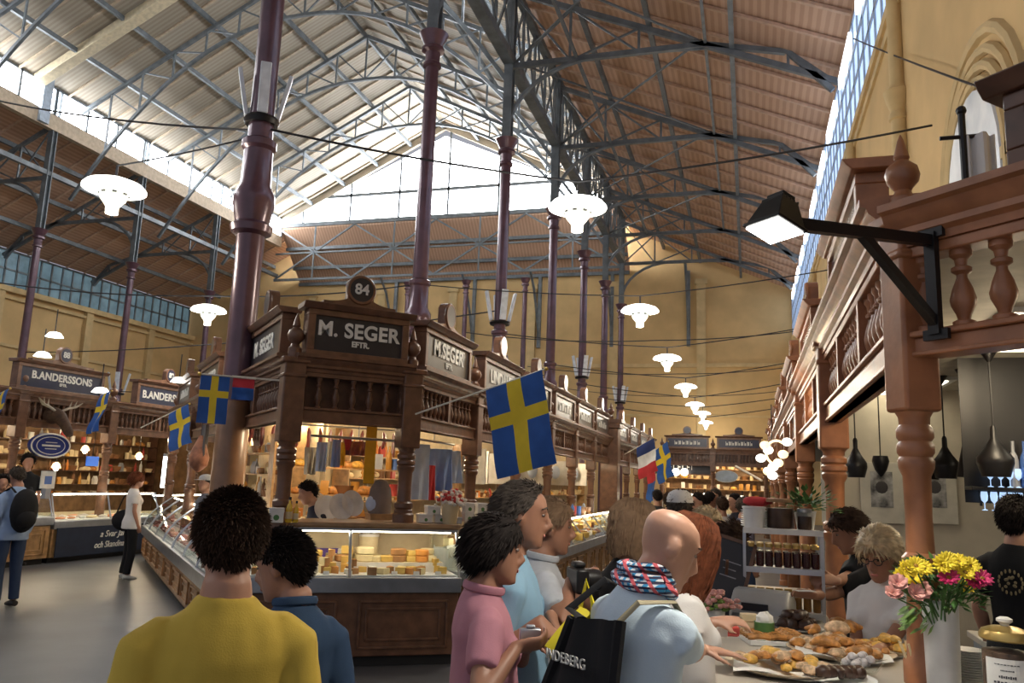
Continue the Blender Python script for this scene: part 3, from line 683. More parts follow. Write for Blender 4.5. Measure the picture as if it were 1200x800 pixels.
# pastry counter on the right
COUNT = mat('counter_stone', (.5, .46, .4), .3, var=.08, scale=5)
pc = thing('pastry_counter', 'pale stone-topped counter holding the pastry trays', 'counter', (0, 0, 0))
def poly_slab(g, pl, z0, z1):
    n = len(pl); return g.add([(x, y, z0) for x, y in pl] + [(x, y, z1) for x, y in pl], [tuple(range(n - 1, -1, -1)), tuple(range(n, 2 * n))] + [(i, (i + 1) % n, (i + 1) % n + n, i + n) for i in range(n)])
obj('worktop', poly_slab(G(), [(-.17, 2.5), (.75, 1.6), (1.3, 2.15), (1.18, 3.2), (.92, 3.66), (.78, 4.16), (.42, 4.2), (.42, 6.4), (-.17, 6.4)], 1.04, 1.08), COUNT, pc, bev=.008)
obj('base', poly_slab(G(), [(-.1, 2.55), (.75, 1.7), (1.22, 2.15), (1.1, 3.15), (.86, 3.6), (.72, 4.1), (.37, 4.15), (.37, 6.35), (-.1, 6.35)], 0, 1.04), mat('counter_steel_blue', (.2, .23, .27), .35, .5), pc)
# ================================================================= LAMPS, CABLES, FLAGS
LAMPW = emat('lamp_white', (1, .98, .9), 2.6); LAMPB = mat('lamp_body', (.75, .78, .72), .4, emit=(.9, 1, .85), es=.35)
def lamp_proto(label, s=1):
    t = thing('pendant_lamp', label, 'lamp')
    obj('shade', G().lathe([(.06, .12), (.2, .1), (.33, .05), (.375, .0), (.375, -.025), (.3, -.03), (.1, -.02)][::-1], 28), LAMPW, t)
    b = obj('body', G().lathe([(.05, -.34), (.075, -.33), (.08, -.24), (.1, -.21), (.15, -.15), (.17, -.09), (.16, -.03), (.05, -.02)], 20), LAMPB, t)
    g = G()
    for k in range(8):
        a = 2 * pi * k / 8; g.box((.168 * cos(a), .168 * sin(a), -.085), (.03, .05, .02), a)
    obj('slot', g, BLACK, b)
    obj('stem', G().tube([(0, 0, .1), (0, 0, .3)], .015, 6), CABLE, t)
    return t
lamps = [((-7.6, 7.79, 5.2), 'big saucer lamp hanging upper left, before the bright window strip', 1), ((-11.34, 14.66, 5.2), 'saucer lamp hanging between the left stalls and the big iron column', 1),
         ((-2.08, 9.73, 5.28), 'largest saucer lamp over the aisle, in front of the gable glazing', 1), ((-2.05, 15.76, 5.2), 'second saucer lamp over the aisle, above the flag tip level', 1), ((-2.05, 21.4, 5.1), 'third saucer lamp over the aisle', 1),
         ((-2.0, 27.3, 5.05), 'fourth saucer lamp over the aisle', 1), ((-2.05, 32.9, 5.0), 'fifth saucer lamp over the aisle', 1), ((-2.05, 38.6, 5.15), 'sixth saucer lamp over the aisle, very small', 1), ((-2.15, 43.6, 5.1), 'farthest saucer lamp over the aisle before the back wall', 1)]
lp = lamp_proto(lamps[0][1]); lp.location = lamps[0][0]
for p, l, s in lamps[1:]: dup(lp, p, 0, l)
p = at_d(717, 494, 20.5); dup(lp, p, 0, 'tiny saucer lamp low over the brown pier of the aisle stalls', scale=.45)
for k, (p, l, s) in enumerate(lamps):      # light thrown by each lamp
    ld = bpy.data.lights.new('lamp_light', 'POINT'); ld.energy = 110; ld.color = (1, .9, .75); ld.shadow_soft_size = .3
    o = bpy.data.objects.new('lamp_light', ld); C.objects.link(o); o.location = V(p) - V((0, 0, .6))
def cable(pts, label, r=.012, sag=.12):
    q = []
    for a, b in zip(pts, pts[1:]):
        a, b = V(a), V(b)
        for i in range(8): u = i / 8; q.append(a.lerp(b, u) - V((0, 0, sag * 4 * u * (1 - u))))
    q.append(V(pts[-1]))
    single('cable', G().tube(q, r, 5), CABLE, label, 'cable')
colC = V((-5.83, 8.18, 6.0))
cable([at_d(-20, 114, 15), colC + V((-.15, 0, 0))], 'dark cable from the upper left corner to the big iron column', .016, .1)
cable([colC + V((.15, 0, -.02)), V((-2.08, 9.73, 5.62)), at_x(1092, 147, 2.3)], 'long dark cable from the big iron column past the big lamp to the right wall', .016, .05)
cable([V((-7.6, 7.79, 5.5)), colC + V((-.16, 0, -.1))], 'short cable carrying the upper left lamp', .012, .02)
cable([at_d(-10, 330, 18), V((-11.34, 14.66, 5.52)), (-6.75, 15.2, 5.75)], 'pale cable with the second left lamp on it', .016, .1)
for k, (y, xw) in enumerate(((15.76, 2.3), (21.4, 2.3), (27.3, 2.3), (32.9, 2.3), (38.6, 2.3), (43.6, 2.3))):
    p = lamps[3 + k][0]
    cable([(-6.45, y - .5, 5.75), (p[0], y, p[2] + .3), (xw, y + .3, 6.1)], 'thin cable across the aisle carrying the %s lamp' % ('second', 'third', 'fourth', 'fifth', 'sixth', 'farthest')[k], .012 + .002 * k, .05)
    if k < 3: cable([(-6.45, y + 2, 5.2), (-2, y + 2.3, 5.0), (xw, y + 2.6, 5.4)], 'bare cable across the aisle behind the %s lamp' % ('second', 'third', 'fourth')[k], .012, .1)
cable([(-28.4, 25.6, 6.2), (-6.75, 20.9, 6.4)], 'long pale cable across the nave behind the left stall', .02, .3)
cable([(-28.4, 31, 5.2), (-6.75, 26.9, 5.4)], 'lower pale cable across the nave behind the left stall', .02, .3)
cable([at_x(1000, 45, 2.3), at_x(1150, 100, 2.3) + V((-.05, 0, 0))], 'thin dark cable slanting across the upper right wall', .014, .02)

PANEL = mat('reflector_white', (.72, .76, .82), .4)
def reflectors(x, y, z, label, n=4, s=1.0):
    t = thing('column_light', label, 'light', (x, y, z))
    obj('clamp', G().lathe([(.2 * s, -.05), (.22 * s, 0), (.2 * s, .04)], 16), BLACK, t)
    for k in range(n):
        a = 2 * pi * k / n + .6; M = Matrix.Rotation(a, 4, 'Z') @ Matrix.Translation((.25 * s, 0, .35 * s)) @ Matrix.Rotation(.2, 4, 'Y')
        obj('panel', G().box((0, 0, 0), (.05 * s, .13 * s, .62 * s)).xf(M), PANEL, t, bev=.01)
reflectors(-5.83, 8.18, 6.1, 'four pale light panels clamped around the big iron column')
for k, (y, l) in enumerate(((20.9, 'pale light panels on the column behind the flag pole'), (32.5, 'pale light panels on the fifth aisle column'), (42.9, 'pale light panels on the farthest aisle column'))):
    reflectors(XR, y, 6.05, l, s=1.35)
reflectors(XL, 31.0, 5.1, 'pale light panels on the slender column between the left signs', s=1.5)

def flag(label, base, tip, u0, u1, drop, kind='se', pr=.009, sway=(0, 0), knob=True, ripple=.02, shear=0):
    """pole from base to tip; the cloth hangs from the pole between fractions u0 and u1"""
    base, tip = V(base), V(tip)
    t = thing('flag', label, 'flag', base)
    d = tip - base
    po = obj('pole', G().tube([(0, 0, 0), d], pr, 8), mat('pole_white', (.7, .66, .55), .4), t)
    if knob: obj('pole_tip', G().ell(d, (pr * 2.2,) * 3, 8, 6), mat('gold_tip', (.6, .4, .08), .3, .6), po)
    A, B = d * u0, d * u1; n = V((d.y, -d.x, 0)).normalized() if abs(d.x) + abs(d.y) > 1e-4 else V((1, 0, 0))
    def fn(u, v):
        p = A.lerp(B, u) + V((0, 0, -drop * v)) + n * (ripple * sin(u * 7 + v * 3) * v + ripple * .6 * sin(v * 9 + u)) + V((sway[0] * v, sway[1] * v, 0)) + (B - A) * (shear * v)
        return p
    g = G(); nu, nv = 24, 28; g.sheet(fn, nu, nv, .004)
    mi = []
    for i in range(nu):
        for j in range(nv):
            u, v = (i + .5) / nu, (j + .5) / nv
            if kind == 'se': m = 1 if abs(u - .5) < .105 or abs(v - .4) < .075 else 0
            elif kind == 'fr': m = min(2, int(v * 3))
            else: m = 1 if v < .45 else 0
            mi += [m, m]
    g.mi = mi + [0] * (len(g.f) - len(mi))
    ms = {'se': [BLUEF, YELLOWF], 'fr': [mat('flag_navy', (.02, .04, .16), .8), mat('flag_white', (.7, .7, .7), .8), mat('flag_red', (.5, .03, .04), .8)], 'rb': [BLUEF, mat('flag_red', (.5, .03, .04), .8)]}[kind]
    obj('cloth', g, ms, t)
    return t
bp_ = Rc + V((.08, -.06, 0)); b0 = at_d(487, 485, 7.95); 
flag('large Swedish flag on a slanting pole at the M. SEGER corner', b0, at_d(640, 432, 7.15), .565, .975, .82, sway=(.14, .03), ripple=.015)
flag('Swedish flag hanging from a level white rail left of the M. SEGER front', at_d(332, 446, 7.95), at_d(234, 438, 7.8), .64, .985, .47, knob=True, ripple=.012)
a_, b_ = at_d(300, 443.5, 7.9), at_d(272, 441, 7.86)
fl = flag('small red and blue pennant hanging on the rail beside the big iron column', a_, b_, .05, .95, .22, 'rb', pr=.012, knob=False)
flag('small Swedish flag on a slanting stick by the right B.ANDERSSONS board', at_d(165, 501, 13.6), at_d(222, 473, 13), .6, 1, .62, ripple=.03, sway=(.1, 0))
flag('narrow Swedish flag hanging below the left sign, nearer the small slanting one', at_d(118, 463, 13.4), at_d(131, 458, 13.2), .05, .98, .66, ripple=.03, sway=(-.1, -.1))
flag('narrow Swedish flag cut by the left edge of the photo', at_d(-2, 462, 13.2), at_d(12, 455, 13), .05, .98, .72, ripple=.03, sway=(-.12, -.1))
flag('French tricolour on a stick far down the aisle', at_d(732, 532, 17), at_d(767, 513, 16.4), .42, 1, .66, 'fr', ripple=.03, sway=(.06, 0))
flag('small Swedish flag beside the French tricolour', at_d(760, 533, 18.6), at_d(783, 517, 18), .3, 1, .75, ripple=.04, sway=(.12, 0))
flag('dark blue flag hanging behind the French tricolour', at_d(757, 549, 19.5), at_d(768, 543, 19), .2, 1, .85, 'rb', ripple=.04)
g = G().tube([at_d(862, 546, 9), at_d(893, 563, 8.6)], .012, 6); single('flag_stick', g, mat('pole_white', (.7, .66, .55)), 'bare white stick slanting by the bright glass lamps on the right', 'stick')

# floodlight on its bracket, fixed to the beam beside the near gallery post
nF = V((-.7071, -.7071, 0)); pb = PR + dR * .17 + nF * .075
fl = thing('floodlight', 'black floodlight glowing white on a long bracket arm', 'lamp', (pb.x, pb.y, 2.62), -pi / 4)
# local -y points out of the wall
obj('wall_plate', G().bb(-.022, .022, -.03, 0, -.24, .16).bb(-.05, .05, -.02, 0, -.26, -.22).bb(-.05, .05, -.02, 0, .14, .18), BLACK, fl)
ar = obj('arm', G().bar((0, 0, .13), (0, -.8, .05), .032, .042), BLACK, fl)
obj('brace', G().bar((0, -.01, -.2), (0, -.42, .085), .03, .034), BLACK, ar)
hM = Matrix.Translation((0.0, -.84, .07)) @ Matrix.Rotation(radians(-16), 4, 'X') @ Matrix.Scale(.74, 4) 
hg = G(); hg.add([(x * (.1 if z < 0 else .062), y * (.085 if z < 0 else .05), z) for z in (-.06, .07) for x, y in ((-1, -1), (1, -1), (1, 1), (-1, 1))], [(3, 2, 1, 0), (4, 5, 6, 7), (0, 1, 5, 4), (1, 2, 6, 5), (2, 3, 7, 6), (3, 0, 4, 7)])
hg.bb(-.108, .108, -.093, .093, -.075, -.058).bb(-.05, .05, -.04, .04, .07, .1)
for k in range(5): hg.bb(-.066, .066, -.052 + k * .024, -.044 + k * .024, .0, .075)
hd = obj('housing', hg.xf(hM), BLACK, fl, bev=.004)
obj('glass_front', G().bb(-.095, .095, -.08, .08, -.085, -.076).xf(hM), emat('flood_glow', (1, .98, .93), 9), hd)
ld = bpy.data.lights.new('flood_light', 'SPOT'); ld.energy = 60; ld.spot_size = 2.2; ld.color = (1, .93, .8); ld.shadow_soft_size = .08
o = bpy.data.objects.new('flood_light', ld); C.objects.link(o); wl_ = Matrix.Translation((pb.x, pb.y, 2.62)) @ Matrix.Rotation(-pi / 4, 4, 'Z') @ hM
o.location = wl_ @ V((0, 0, -.12)); o.rotation_euler = wl_.to_euler()

# black pendant shades under the gallery
def pend(px, py, d, kind, label, r=.12, zt=2.78):
    p = at_d(px, py, d); t = thing('pendant_lamp', label, 'lamp', p)
    prof = {'bell': [(r * .75, -.13), (r, -.04), (r * .98, 0), (r * .5, .07), (r * .2, .13), (.02, .2), (.012, .22)], 'cone': [(r * .9, -.12), (r * .55, .03), (r * .2, .17), (.02, .24), (.012, .26)], 'heart': [(.01, -.12), (r * .6, -.06), (r * .9, .02), (r * .75, .07), (.02, .06)]}[kind]
    obj('shade', G().lathe(prof, 20), BLACK, t)
    obj('cord', G().tube([(0, 0, prof[-1][1]), (0, 0, zt - p.z)], .006, 6), BLACK, t); obj('ceiling_cup', G().lathe([(.01, zt - p.z - .07), (.05, zt - p.z - .005), (.05, zt - p.z)], 12), BLACK, t)
pend(1003, 542, 7.2, 'bell', 'black bell-shaped pendant left of the near post', .095); pend(1032, 543, 7.4, 'heart', 'small black heart-shaped pendant left of the near post', .085)
pend(1086, 545, 6.9, 'cone', 'black cone pendant half hidden by the near post', .1); pend(1108, 542, 6.7, 'bell', 'black bell-shaped pendant right of the near post', .105)
pend(1133, 541, 6.3, 'cone', 'black cone pendant between the two bells at the right', .09); pend(1166, 536, 5.5, 'bell', 'largest black bell-shaped pendant above the glass shelf', .115)
# small spots on the left stall
for k, (px, py, d) in enumerate(((64, 393, 15), (50, 416, 15), (210, 446, 15), (118, 458, 14.6))):
    p = at_d(px, py, d); t = thing('spotlight', 'small white spotlight over the left stalls, %s' % ('highest', 'beside the left crest', 'beside the right crest', 'right of the left board')[k], 'lamp', p)
    obj('shade', G().lathe([(.16, -.03), (.1, .05), (.03, .07)], 12), LAMPW, t); obj('stem', G().tube([(0, 0, .06), (0, 0, .5)], .01, 5), CABLE, t)
# ================================================================= PEOPLE
SKIN = mat('skin', (.42, .215, .14), .5, var=.06, scale=12); SKINT = mat('skin_tan', (.33, .16, .1), .5, var=.06, scale=12); SKINP = mat('skin_pale', (.46, .25, .17), .5, var=.06, scale=12)
HBLK = mat('hair_black', (.014, .010, .009), .75, var=.3, scale=40, spec=.15); HBRN = mat('hair_brown', (.04, .022, .014), .75, var=.3, scale=40, spec=.15); HGRY = mat('hair_grey', (.06, .048, .04), .75, var=.3, scale=40, spec=.15)
HBLD = mat('hair_blonde', (.5, .38, .22), .45, var=.3, scale=30); HRED = mat('hair_auburn', (.13, .04, .018), .75, var=.3, scale=40, spec=.15); HDBL = mat('hair_dark_blonde', (.16, .1, .06), .75, var=.15, scale=40, spec=.15)
EYEW = mat('eye_white', (.24, .2, .18), .6, spec=.1); EYED = mat('eye_dark', (.02, .015, .012), .5, spec=.2); LIPS = mat('lips', (.36, .12, .1), .5)
SHOE = mat('shoe_dark', (.03, .028, .027), .5); SHOEW = mat('shoe_pale', (.55, .55, .53), .5)
def cloth(name, col, var=.1, bump=.1): return mat(name, col, .85, var=var, scale=5, bump=bump, bscale=220, spec=.2)
DENIM = cloth('denim', (.045, .07, .13)); BLKC = cloth('black_cloth', (.012, .012, .014)); 

def rem(name, g, vox, m, parent, it=4, wr=0, ws=9, dec=None, label=None):
    me = bpy.data.meshes.new('tmp'); me.from_pydata(g.v, [], g.f)
    o = bpy.data.objects.new('tmp', me); C.objects.link(o)
    md = o.modifiers.new('r', 'REMESH'); md.mode = 'VOXEL'; md.voxel_size = vox
    if it: sm = o.modifiers.new('s', 'SMOOTH'); sm.factor = .5; sm.iterations = it
    dg = bpy.context.evaluated_depsgraph_get(); ev = o.evaluated_get(dg)
    n = bpy.data.meshes.new_from_object(ev, depsgraph=dg); bpy.data.objects.remove(o); bpy.data.meshes.remove(me)
    n.name = name; n.materials.clear(); n.materials.append(m)
    if wr:
        for v in n.vertices:
            p = v.co; k = noise.noise(V((p.x * ws, p.y * ws, p.z * ws * .55))) + .5 * noise.noise(V((p.x * ws * 2.1, p.y * ws * 2.1 + 5, p.z * ws * 1.1)))
            v.co = p + v.normal * (k * wr)
    n.shade_smooth()
    ob = link(name, n, parent)
    if label: ob['label'] = label
    return ob

HR = [(-.121, .022, .078, .03), (-.112, .038, .09, .008), (-.09, .053, .093, -.03), (-.058, .064, .091, -.062), (-.02, .070, .090, -.086), (.015, .074, .091, -.098), (.05, .076, .092, -.103), (.08, .068, .078, -.094), (.1, .05, .05, -.07), (.113, .02, .014, -.03)]
def head_g(g, M, fem=False):
    n = 16; vs = []
    for z, w, yf, yb in HR:
        c = (yf + yb) / 2; r = (yf - yb) / 2; w = w * (.95 if fem else 1)
        for j in range(n):
            a = 2 * pi * j / n; x, y = cos(a), sin(a)
            if y > .5 and -.09 < z < .02: y *= .985
            vs.append(M @ V((w * x, c + r * y, z)))
    k = len(HR)
    fs = [(i * n + j, i * n + (j + 1) % n, (i + 1) * n + (j + 1) % n, (i + 1) * n + j) for i in range(k - 1) for j in range(n)]
    fs += [tuple(range(n - 1, -1, -1)), tuple((k - 1) * n + j for j in range(n))]; g.add(vs, fs)
    ns = .9 if fem else 1.05
    g.tube([M @ V(p) for p in ((0, .084, .03), (0, .097, .005), (0, .112 * (1 if fem else 1.02), -.026), (0, .098, -.042), (0, .085, -.045))], [.008, .010 * ns, .0135 * ns, .012 * ns, .006], 8)
    for s in (-1, 1):
        g.ell(M @ V((s * .012, .097, -.036)), (.009, .009, .008), 8, 6)
        g.ell(M @ V((s * .08, -.014, -.012)), (.009, .022, .034), 10, 8, M=(M.to_3x3() @ Matrix.Rotation(s * -.35, 3, 'Z')))
        g.tube([M @ V((s * .012, .088, .034)), M @ V((s * .034, .086, .036)), M @ V((s * .056, .07, .03))], [.006, .009, .006], 6)     # brow
        pass
    g.ell(M @ V((0, .087, -.066)), (.026, .010, .012), 10, 6); g.ell(M @ V((0, .083, -.104)), (.02, .014, .014), 8, 6)
HAIRLINE = {'short': [(.11, .09), (.075, .072), (.05, .045), (.02, .022), (-.01, .012), (-.03, -.03), (-.06, -.08), (-.12, -.085)],
            'female': [(.11, .09), (.08, .066), (.055, .04), (.03, .0), (.01, -.03), (-.03, -.06), (-.06, -.09), (-.12, -.1)],
            'long': [(.11, .085), (.085, .062), (.06, .035), (.045, -.02), (.02, -.06), (-.03, -.09), (-.12, -.11)],
            'reced': [(.11, .12), (.06, .1), (.04, .07), (.02, .03), (-.01, .012), (-.03, -.03), (-.06, -.075), (-.12, -.08)]}
def hl(st, y):
    t = HAIRLINE[st]
    for (ya, za), (yb, zb) in zip(t, t[1:]):
        if y >= yb: return za + (zb - za) * (ya - y) / (ya - yb) if ya != yb else za
    return t[-1][1]
def hair_obj(parent, M, style, m, thick=.014, n=700, length=.03, spike=.5, drop=0, seed=1, puff=1.0, name='hair'):
    rnd = random.Random(seed); g = G(); c0 = V((0, -.006, .018)); base = 'long' if style == 'long' else style
    R = V((.077, .1, .097))
    def surf(d, e): return c0 + V((d.x * (R.x + e * puff), d.y * (R.y + e * puff), d.z * (R.z + e)))
    nu, nv = 36, 22; vs = []
    for i in range(nv + 1):
        t = pi * i / nv
        for j in range(nu):
            a = 2 * pi * j / nu; d = V((sin(t) * cos(a), sin(t) * sin(a), -cos(t))); p = surf(d, thick)
            s = p.z - hl(base, p.y) - .006 * noise.noise(d * 6 + V((seed, 0, 0)))
            e = thick * min(1, max(-1.6, s / .022)) if s < .022 else thick * (1 + .25 * noise.noise(d * 5 + V((seed, 3, 0))))
            vs.append(M @ surf(d, e))
    fs = [(i * nu + j, i * nu + (j + 1) % nu, (i + 1) * nu + (j + 1) % nu, (i + 1) * nu + j) for i in range(nv) for j in range(nu)]
    g.add(vs, fs); k = 0
    while k < n:
        d = V((rnd.gauss(0, 1), rnd.gauss(0, 1), rnd.gauss(0, 1))).normalized(); p = surf(d, thick * .55); s = p.z - hl(base, p.y)
        if s < .004: continue
        k += 1
        flow = V((d.x * .25, -.35 + d.y * .4, -.75 * (1 - max(0, d.z)) + .1)) if style != 'long' else V((d.x * .2, -.2, -.9))
        v = (d * spike + flow * (1 - spike) + V((rnd.gauss(0, 1), rnd.gauss(0, 1), rnd.gauss(0, .8))) * (.15 if spike > .15 else .07)).normalized() * length * rnd.uniform(.7, 1.25)
        v2 = v + V((0, -.004, -length * .25 * (1 - spike)))
        w = rnd.uniform(.005, .009); sd = v.cross(V((0, 0, 1)) if abs(v.normalized().z) < .9 else V((1, 0, 0))).normalized() * w; up = sd.cross(v).normalized() * w * .7
        q = [p - sd - up * .5, p + sd - up * .5, p + up, p + v * .55 - sd * .6, p + v * .55 + sd * .6, p + v * .55 + up * .6, p + v2]
        g.add([M @ x for x in q], [(0, 1, 4, 3), (1, 2, 5, 4), (2, 0, 3, 5), (3, 4, 6), (4, 5, 6), (5, 3, 6)])
    if drop:                                    # hair falling behind and beside the face
        def fn(u, v):
            a = pi * (1.5 + (u - .5) * 1.5); z = .06 - (drop + .06) * v
            r = 1 + .12 * v * (1 - v) * 4 - .12 * v + .03 * sin(u * 34 + 3 * v)
            return M @ V((.096 * r * cos(a), -.01 + .112 * r * sin(a), z + .01 * sin(u * 23)))
        g.sheet(fn, 40, 12, .02)
        for q in range(300):
            u = rnd.random(); r0 = rnd.uniform(.98, 1.1); a = pi * (1.5 + (u - .5) * 1.62); dz = rnd.uniform(.75, 1.08); ph = rnd.uniform(0, 6); pts = []
            for i in range(8):
                v = i / 7
                if v < .4: th = pi / 2 * (.25 + 1.75 * v); z = .02 + (.115) * cos(th); rr_ = sin(th)
                else: z = .02 + .115 * cos(pi / 2 * .95) - (v - .4) / .6 * (drop + .02) * dz; rr_ = 1 - .1 * (v - .4)
                w_ = .006 * sin(v * 9 + ph)
                pts.append(M @ V(((.096 * r0 * rr_) * cos(a) + w_, -.01 + (.114 * r0 * rr_) * sin(a) + w_, z)))
            g.tube(pts, [.006, .007, .008, .008, .008, .007, .006, .002], 4)
    return obj(name, g, m, parent, smooth=60)
def hand(g, W, D, N, s=1.0, curl=.5, spread=.1, side=1):
    W, D, N = V(W), V(D).normalized(), V(N); N = (N - D * N.dot(D)).normalized(); T = D.cross(N) * side     # T points to the thumb side
    B = Matrix((D, T, N)).transposed()
    g.tube([W - D * .02, W + D * .015 * s, W + D * .05 * s, W + D * .088 * s], [.026 * s, .033 * s, .042 * s, .039 * s], 10, up=N, sqs=[.75, .55, .38, .34])
    for k, (o, ln) in enumerate(((.029, .92), (.0098, 1.0), (-.0098, .94), (-.029, .76))):
        p = W + D * .085 * s + T * o * s; ang = curl * .8; pts = [p - D * .015 * s, p]; dr = D + T * (o * spread * 20)
        for sg, cl in ((.042, .8), (.027, 1.1), (.022, .9)):
            d = (dr.normalized() * cos(ang) + N * sin(ang)); p = p + d * sg * ln * s; pts.append(p); ang += curl * cl
        g.tube(pts, [.0095 * s, .0098 * s, .0088 * s, .008 * s, .006 * s], 7)
    p = W + D * .022 * s + T * .03 * s; d1 = (D * .62 + T * .7 + N * .3).normalized(); d2 = (D * .9 + T * .15 + N * (.3 + curl * .3)).normalized()
    g.tube([p - T * .012 * s, p, p + d1 * .04 * s, p + d1 * .04 * s + d2 * .03 * s, p + d1 * .04 * s + d2 * .052 * s], [.012 * s, .0125 * s, .011 * s, .0095 * s, .006 * s], 7)

def ik(S, hint, W, l1=.285, l2=.25):
    v = W - S; d = min(v.length, (l1 + l2) * .995); d = max(d, .12); u = v.normalized(); W = S + u * d
    a = (l1 * l1 - l2 * l2 + d * d) / (2 * d); hh = sqrt(max(0, l1 * l1 - a * a))
    w = hint - S; w = w - u * w.dot(u)
    w = w.normalized() if w.length > 1e-4 else V((0, 0, -1))
    return S + u * a + w * hh, W
def person(label, head, face, skin=SKIN, hair=('short', HBLK), top=None, topm=None, legm=DENIM, shoe=SHOE, lean=0, side=0, hyaw=0, hpitch=0, hroll=0, fem=False, wide=1.0, arms=None, vox=.014, sleeve=.55, eyes=False, neck=1.0, hairk=None, group=None, belly=0, collar=None, floor=0.0, skirt=None, legs=None, detail=True, hips=1.0, leglen=1.0):
    """head = world point of the head centre; everything else follows from it. arms: {'R': (elbow, wrist, palm dir, palm normal, curl), 'L': ...} as world points"""
    rz = atan2(-face[0], face[1]); Rz = Matrix.Rotation(rz, 3, 'Z')
    hip = V((0, 0, .95)); Rl = Matrix.Rotation(-lean, 3, 'X') @ Matrix.Rotation(side, 3, 'Y')
    def L(p): p = V(p); return hip + Rl @ (p - hip)
    nb = L((0, -.015, 1.5)); Rh = Rl @ Matrix.Rotation(hyaw, 3, 'Z') @ Matrix.Rotation(-hpitch, 3, 'X') @ Matrix.Rotation(hroll, 3, 'Y')
    hc = nb + Rh @ V((0, .03, .127))
    k = (head.z - floor) / hc.z                                  # scale of the whole figure
    org = V((head.x, head.y, floor)) - Rz @ V((hc.x * k, hc.y * k, 0))
    t = thing('person', label, 'person', org, rz, group)
    t.scale = (k, k, k)
    inv = lambda p: (Rz.inverted() @ (V(p) - org)) / k
    Mh = Matrix.Translation(hc) @ Rh.to_4x4()
    g = G(); head_g(g, Mh, fem)
    g.tube([Mh @ V((0, -.012, -.03)), Mh @ V((0, -.02, -.1)), nb + Rl @ V((0, 0, .02)), L((0, -.01, 1.42))], [.052 * neck, .052 * neck, .057 * neck, .075], 12)
    sw = .165 * wide * (.9 if fem else 1)
    # arms
    sh = {}
    AR = {}
    for s, q in ((1, 'R'), (-1, 'L')):
        S = L((s * sw, -.01, 1.372)); sh[q] = S
        a = (arms or {}).get(q)
        if a is None: E_, Wp, D, N, cu = L((s * (sw + .05), -.03, 1.12)), L((s * (sw + .03), .06, .88)), None, None, .45
        else:
            E_, Wp = ik(S, inv(a[0]), inv(a[1])); D = Rz.inverted() @ V(a[2]) if len(a) > 2 and a[2] is not None else None; N = Rz.inverted() @ V(a[3]) if len(a) > 3 and a[3] is not None else None; cu = a[4] if len(a) > 4 else .5
        AR[q] = (S, E_, Wp)
        if D is None: D = (Wp - E_)
        if N is None: N = V((-s, .3, 0))
        th = .9 if fem else 1.0
        g.tube([S, S.lerp(E_, .35), S.lerp(E_, .8), E_, E_.lerp(Wp, .25), E_.lerp(Wp, .7), Wp], [.043 * th, .045 * th, .04 * th, .038 * th, .041 * th, .032 * th, .026 * th], 10)
        hand(g, Wp, D, N, 1.0 if not fem else .92, cu, side=-s)
    # hidden trunk, legs
    g.tube([L((0, 0, .92)), L((0, 0, 1.1)), L((0, 0, 1.3)), L((0, -.005, 1.42))], [.12, .11, .12, .09], 12, sq=.7)
    lg = legs or {}
    LP = {}
    for s, q in ((1, 'R'), (-1, 'L')):
        kn = V(lg.get(q + 'k', (s * .105, .025, .5))); an = V(lg.get(q + 'a', (s * .11, -.02, .09)))
        LP[q] = (V((s * .09, 0, .92)), kn, an)
        g.tube([LP[q][0], kn, kn.lerp(an, .35), an], [.075, .05, .052, .036], 10)
        g.tube([an + V((0, -.02, -.04)), an + V((0, .06, -.05)), an + V((0, .14, -.06))], [.04, .04, .03], 8, sq=.7)
    rem('body', g, vox, skin, t, it=3)
    if eyes:
        for s in (-1, 1):
            e = G(); e.ell(Mh @ V((s * .031, .0775, .012)), (.011, .008, .0055), 8, 6, M=Mh.to_3x3()); e.cur = 1; e.ell(Mh @ V((s * .031, .083, .012)), (.006, .004, .0052), 8, 6, M=Mh.to_3x3())
            obj('eye', e, [EYEW, EYED], t)
            b = G().tube([Mh @ V((s * .014, .093, .035)), Mh @ V((s * .034, .089, .041)), Mh @ V((s * .056, .071, .034))], [.003, .0042, .0025], 5); obj('eyebrow', b, hair[1] if hair else HBRN, t)
        m_ = G().ell(Mh @ V((0, .094, -.066)), (.021, .006, .008), 10, 6, M=Mh.to_3x3()); obj('lips', m_, LIPS, t)
    if hair:
        hair_obj(t, Mh, hair[0], hair[1], seed=int(abs(head.x * 97 + head.y * 31)) % 89 + 1, **(hairk or {}))
    # shirt
    g = G(); w = wide; f_ = .92 if fem else 1.0
    TR = [(.82, .196 * hips, .15, 0), (.93, .188 * hips, .145, 0), (1.05, .152 * w, .115 + belly, .006 + belly * .5), (1.16, .158 * w, .118 + belly * .7, .008), (1.27, .172 * w * f_, .122, .004), (1.335, .182 * w * f_, .115, -.006), (1.385, .166 * w * f_, .102, -.01), (1.425, .128 * w, .088, -.014), (1.455, .094, .076, -.016), (1.485, .067 * neck, .066 * neck, -.014)]
    vs = []; n = 20
    for z, rx, ry, yo in TR:
        for j in range(n):
            a = 2 * pi * j / n; vs.append(L((rx * cos(a), yo + ry * sin(a), z)) if z > .95 else V((rx * cos(a), yo + ry * sin(a), z)))
    kk = len(TR); g.add(vs, [(i * n + j, i * n + (j + 1) % n, (i + 1) * n + (j + 1) % n, (i + 1) * n + j) for i in range(kk - 1) for j in range(n)] + [tuple(range(n - 1, -1, -1)), tuple((kk - 1) * n + j for j in range(n))])
    if fem:
        for s in (-1, 1): g.ell(L((s * .072, .085, 1.275)), (.062, .048, .062), 10, 8)
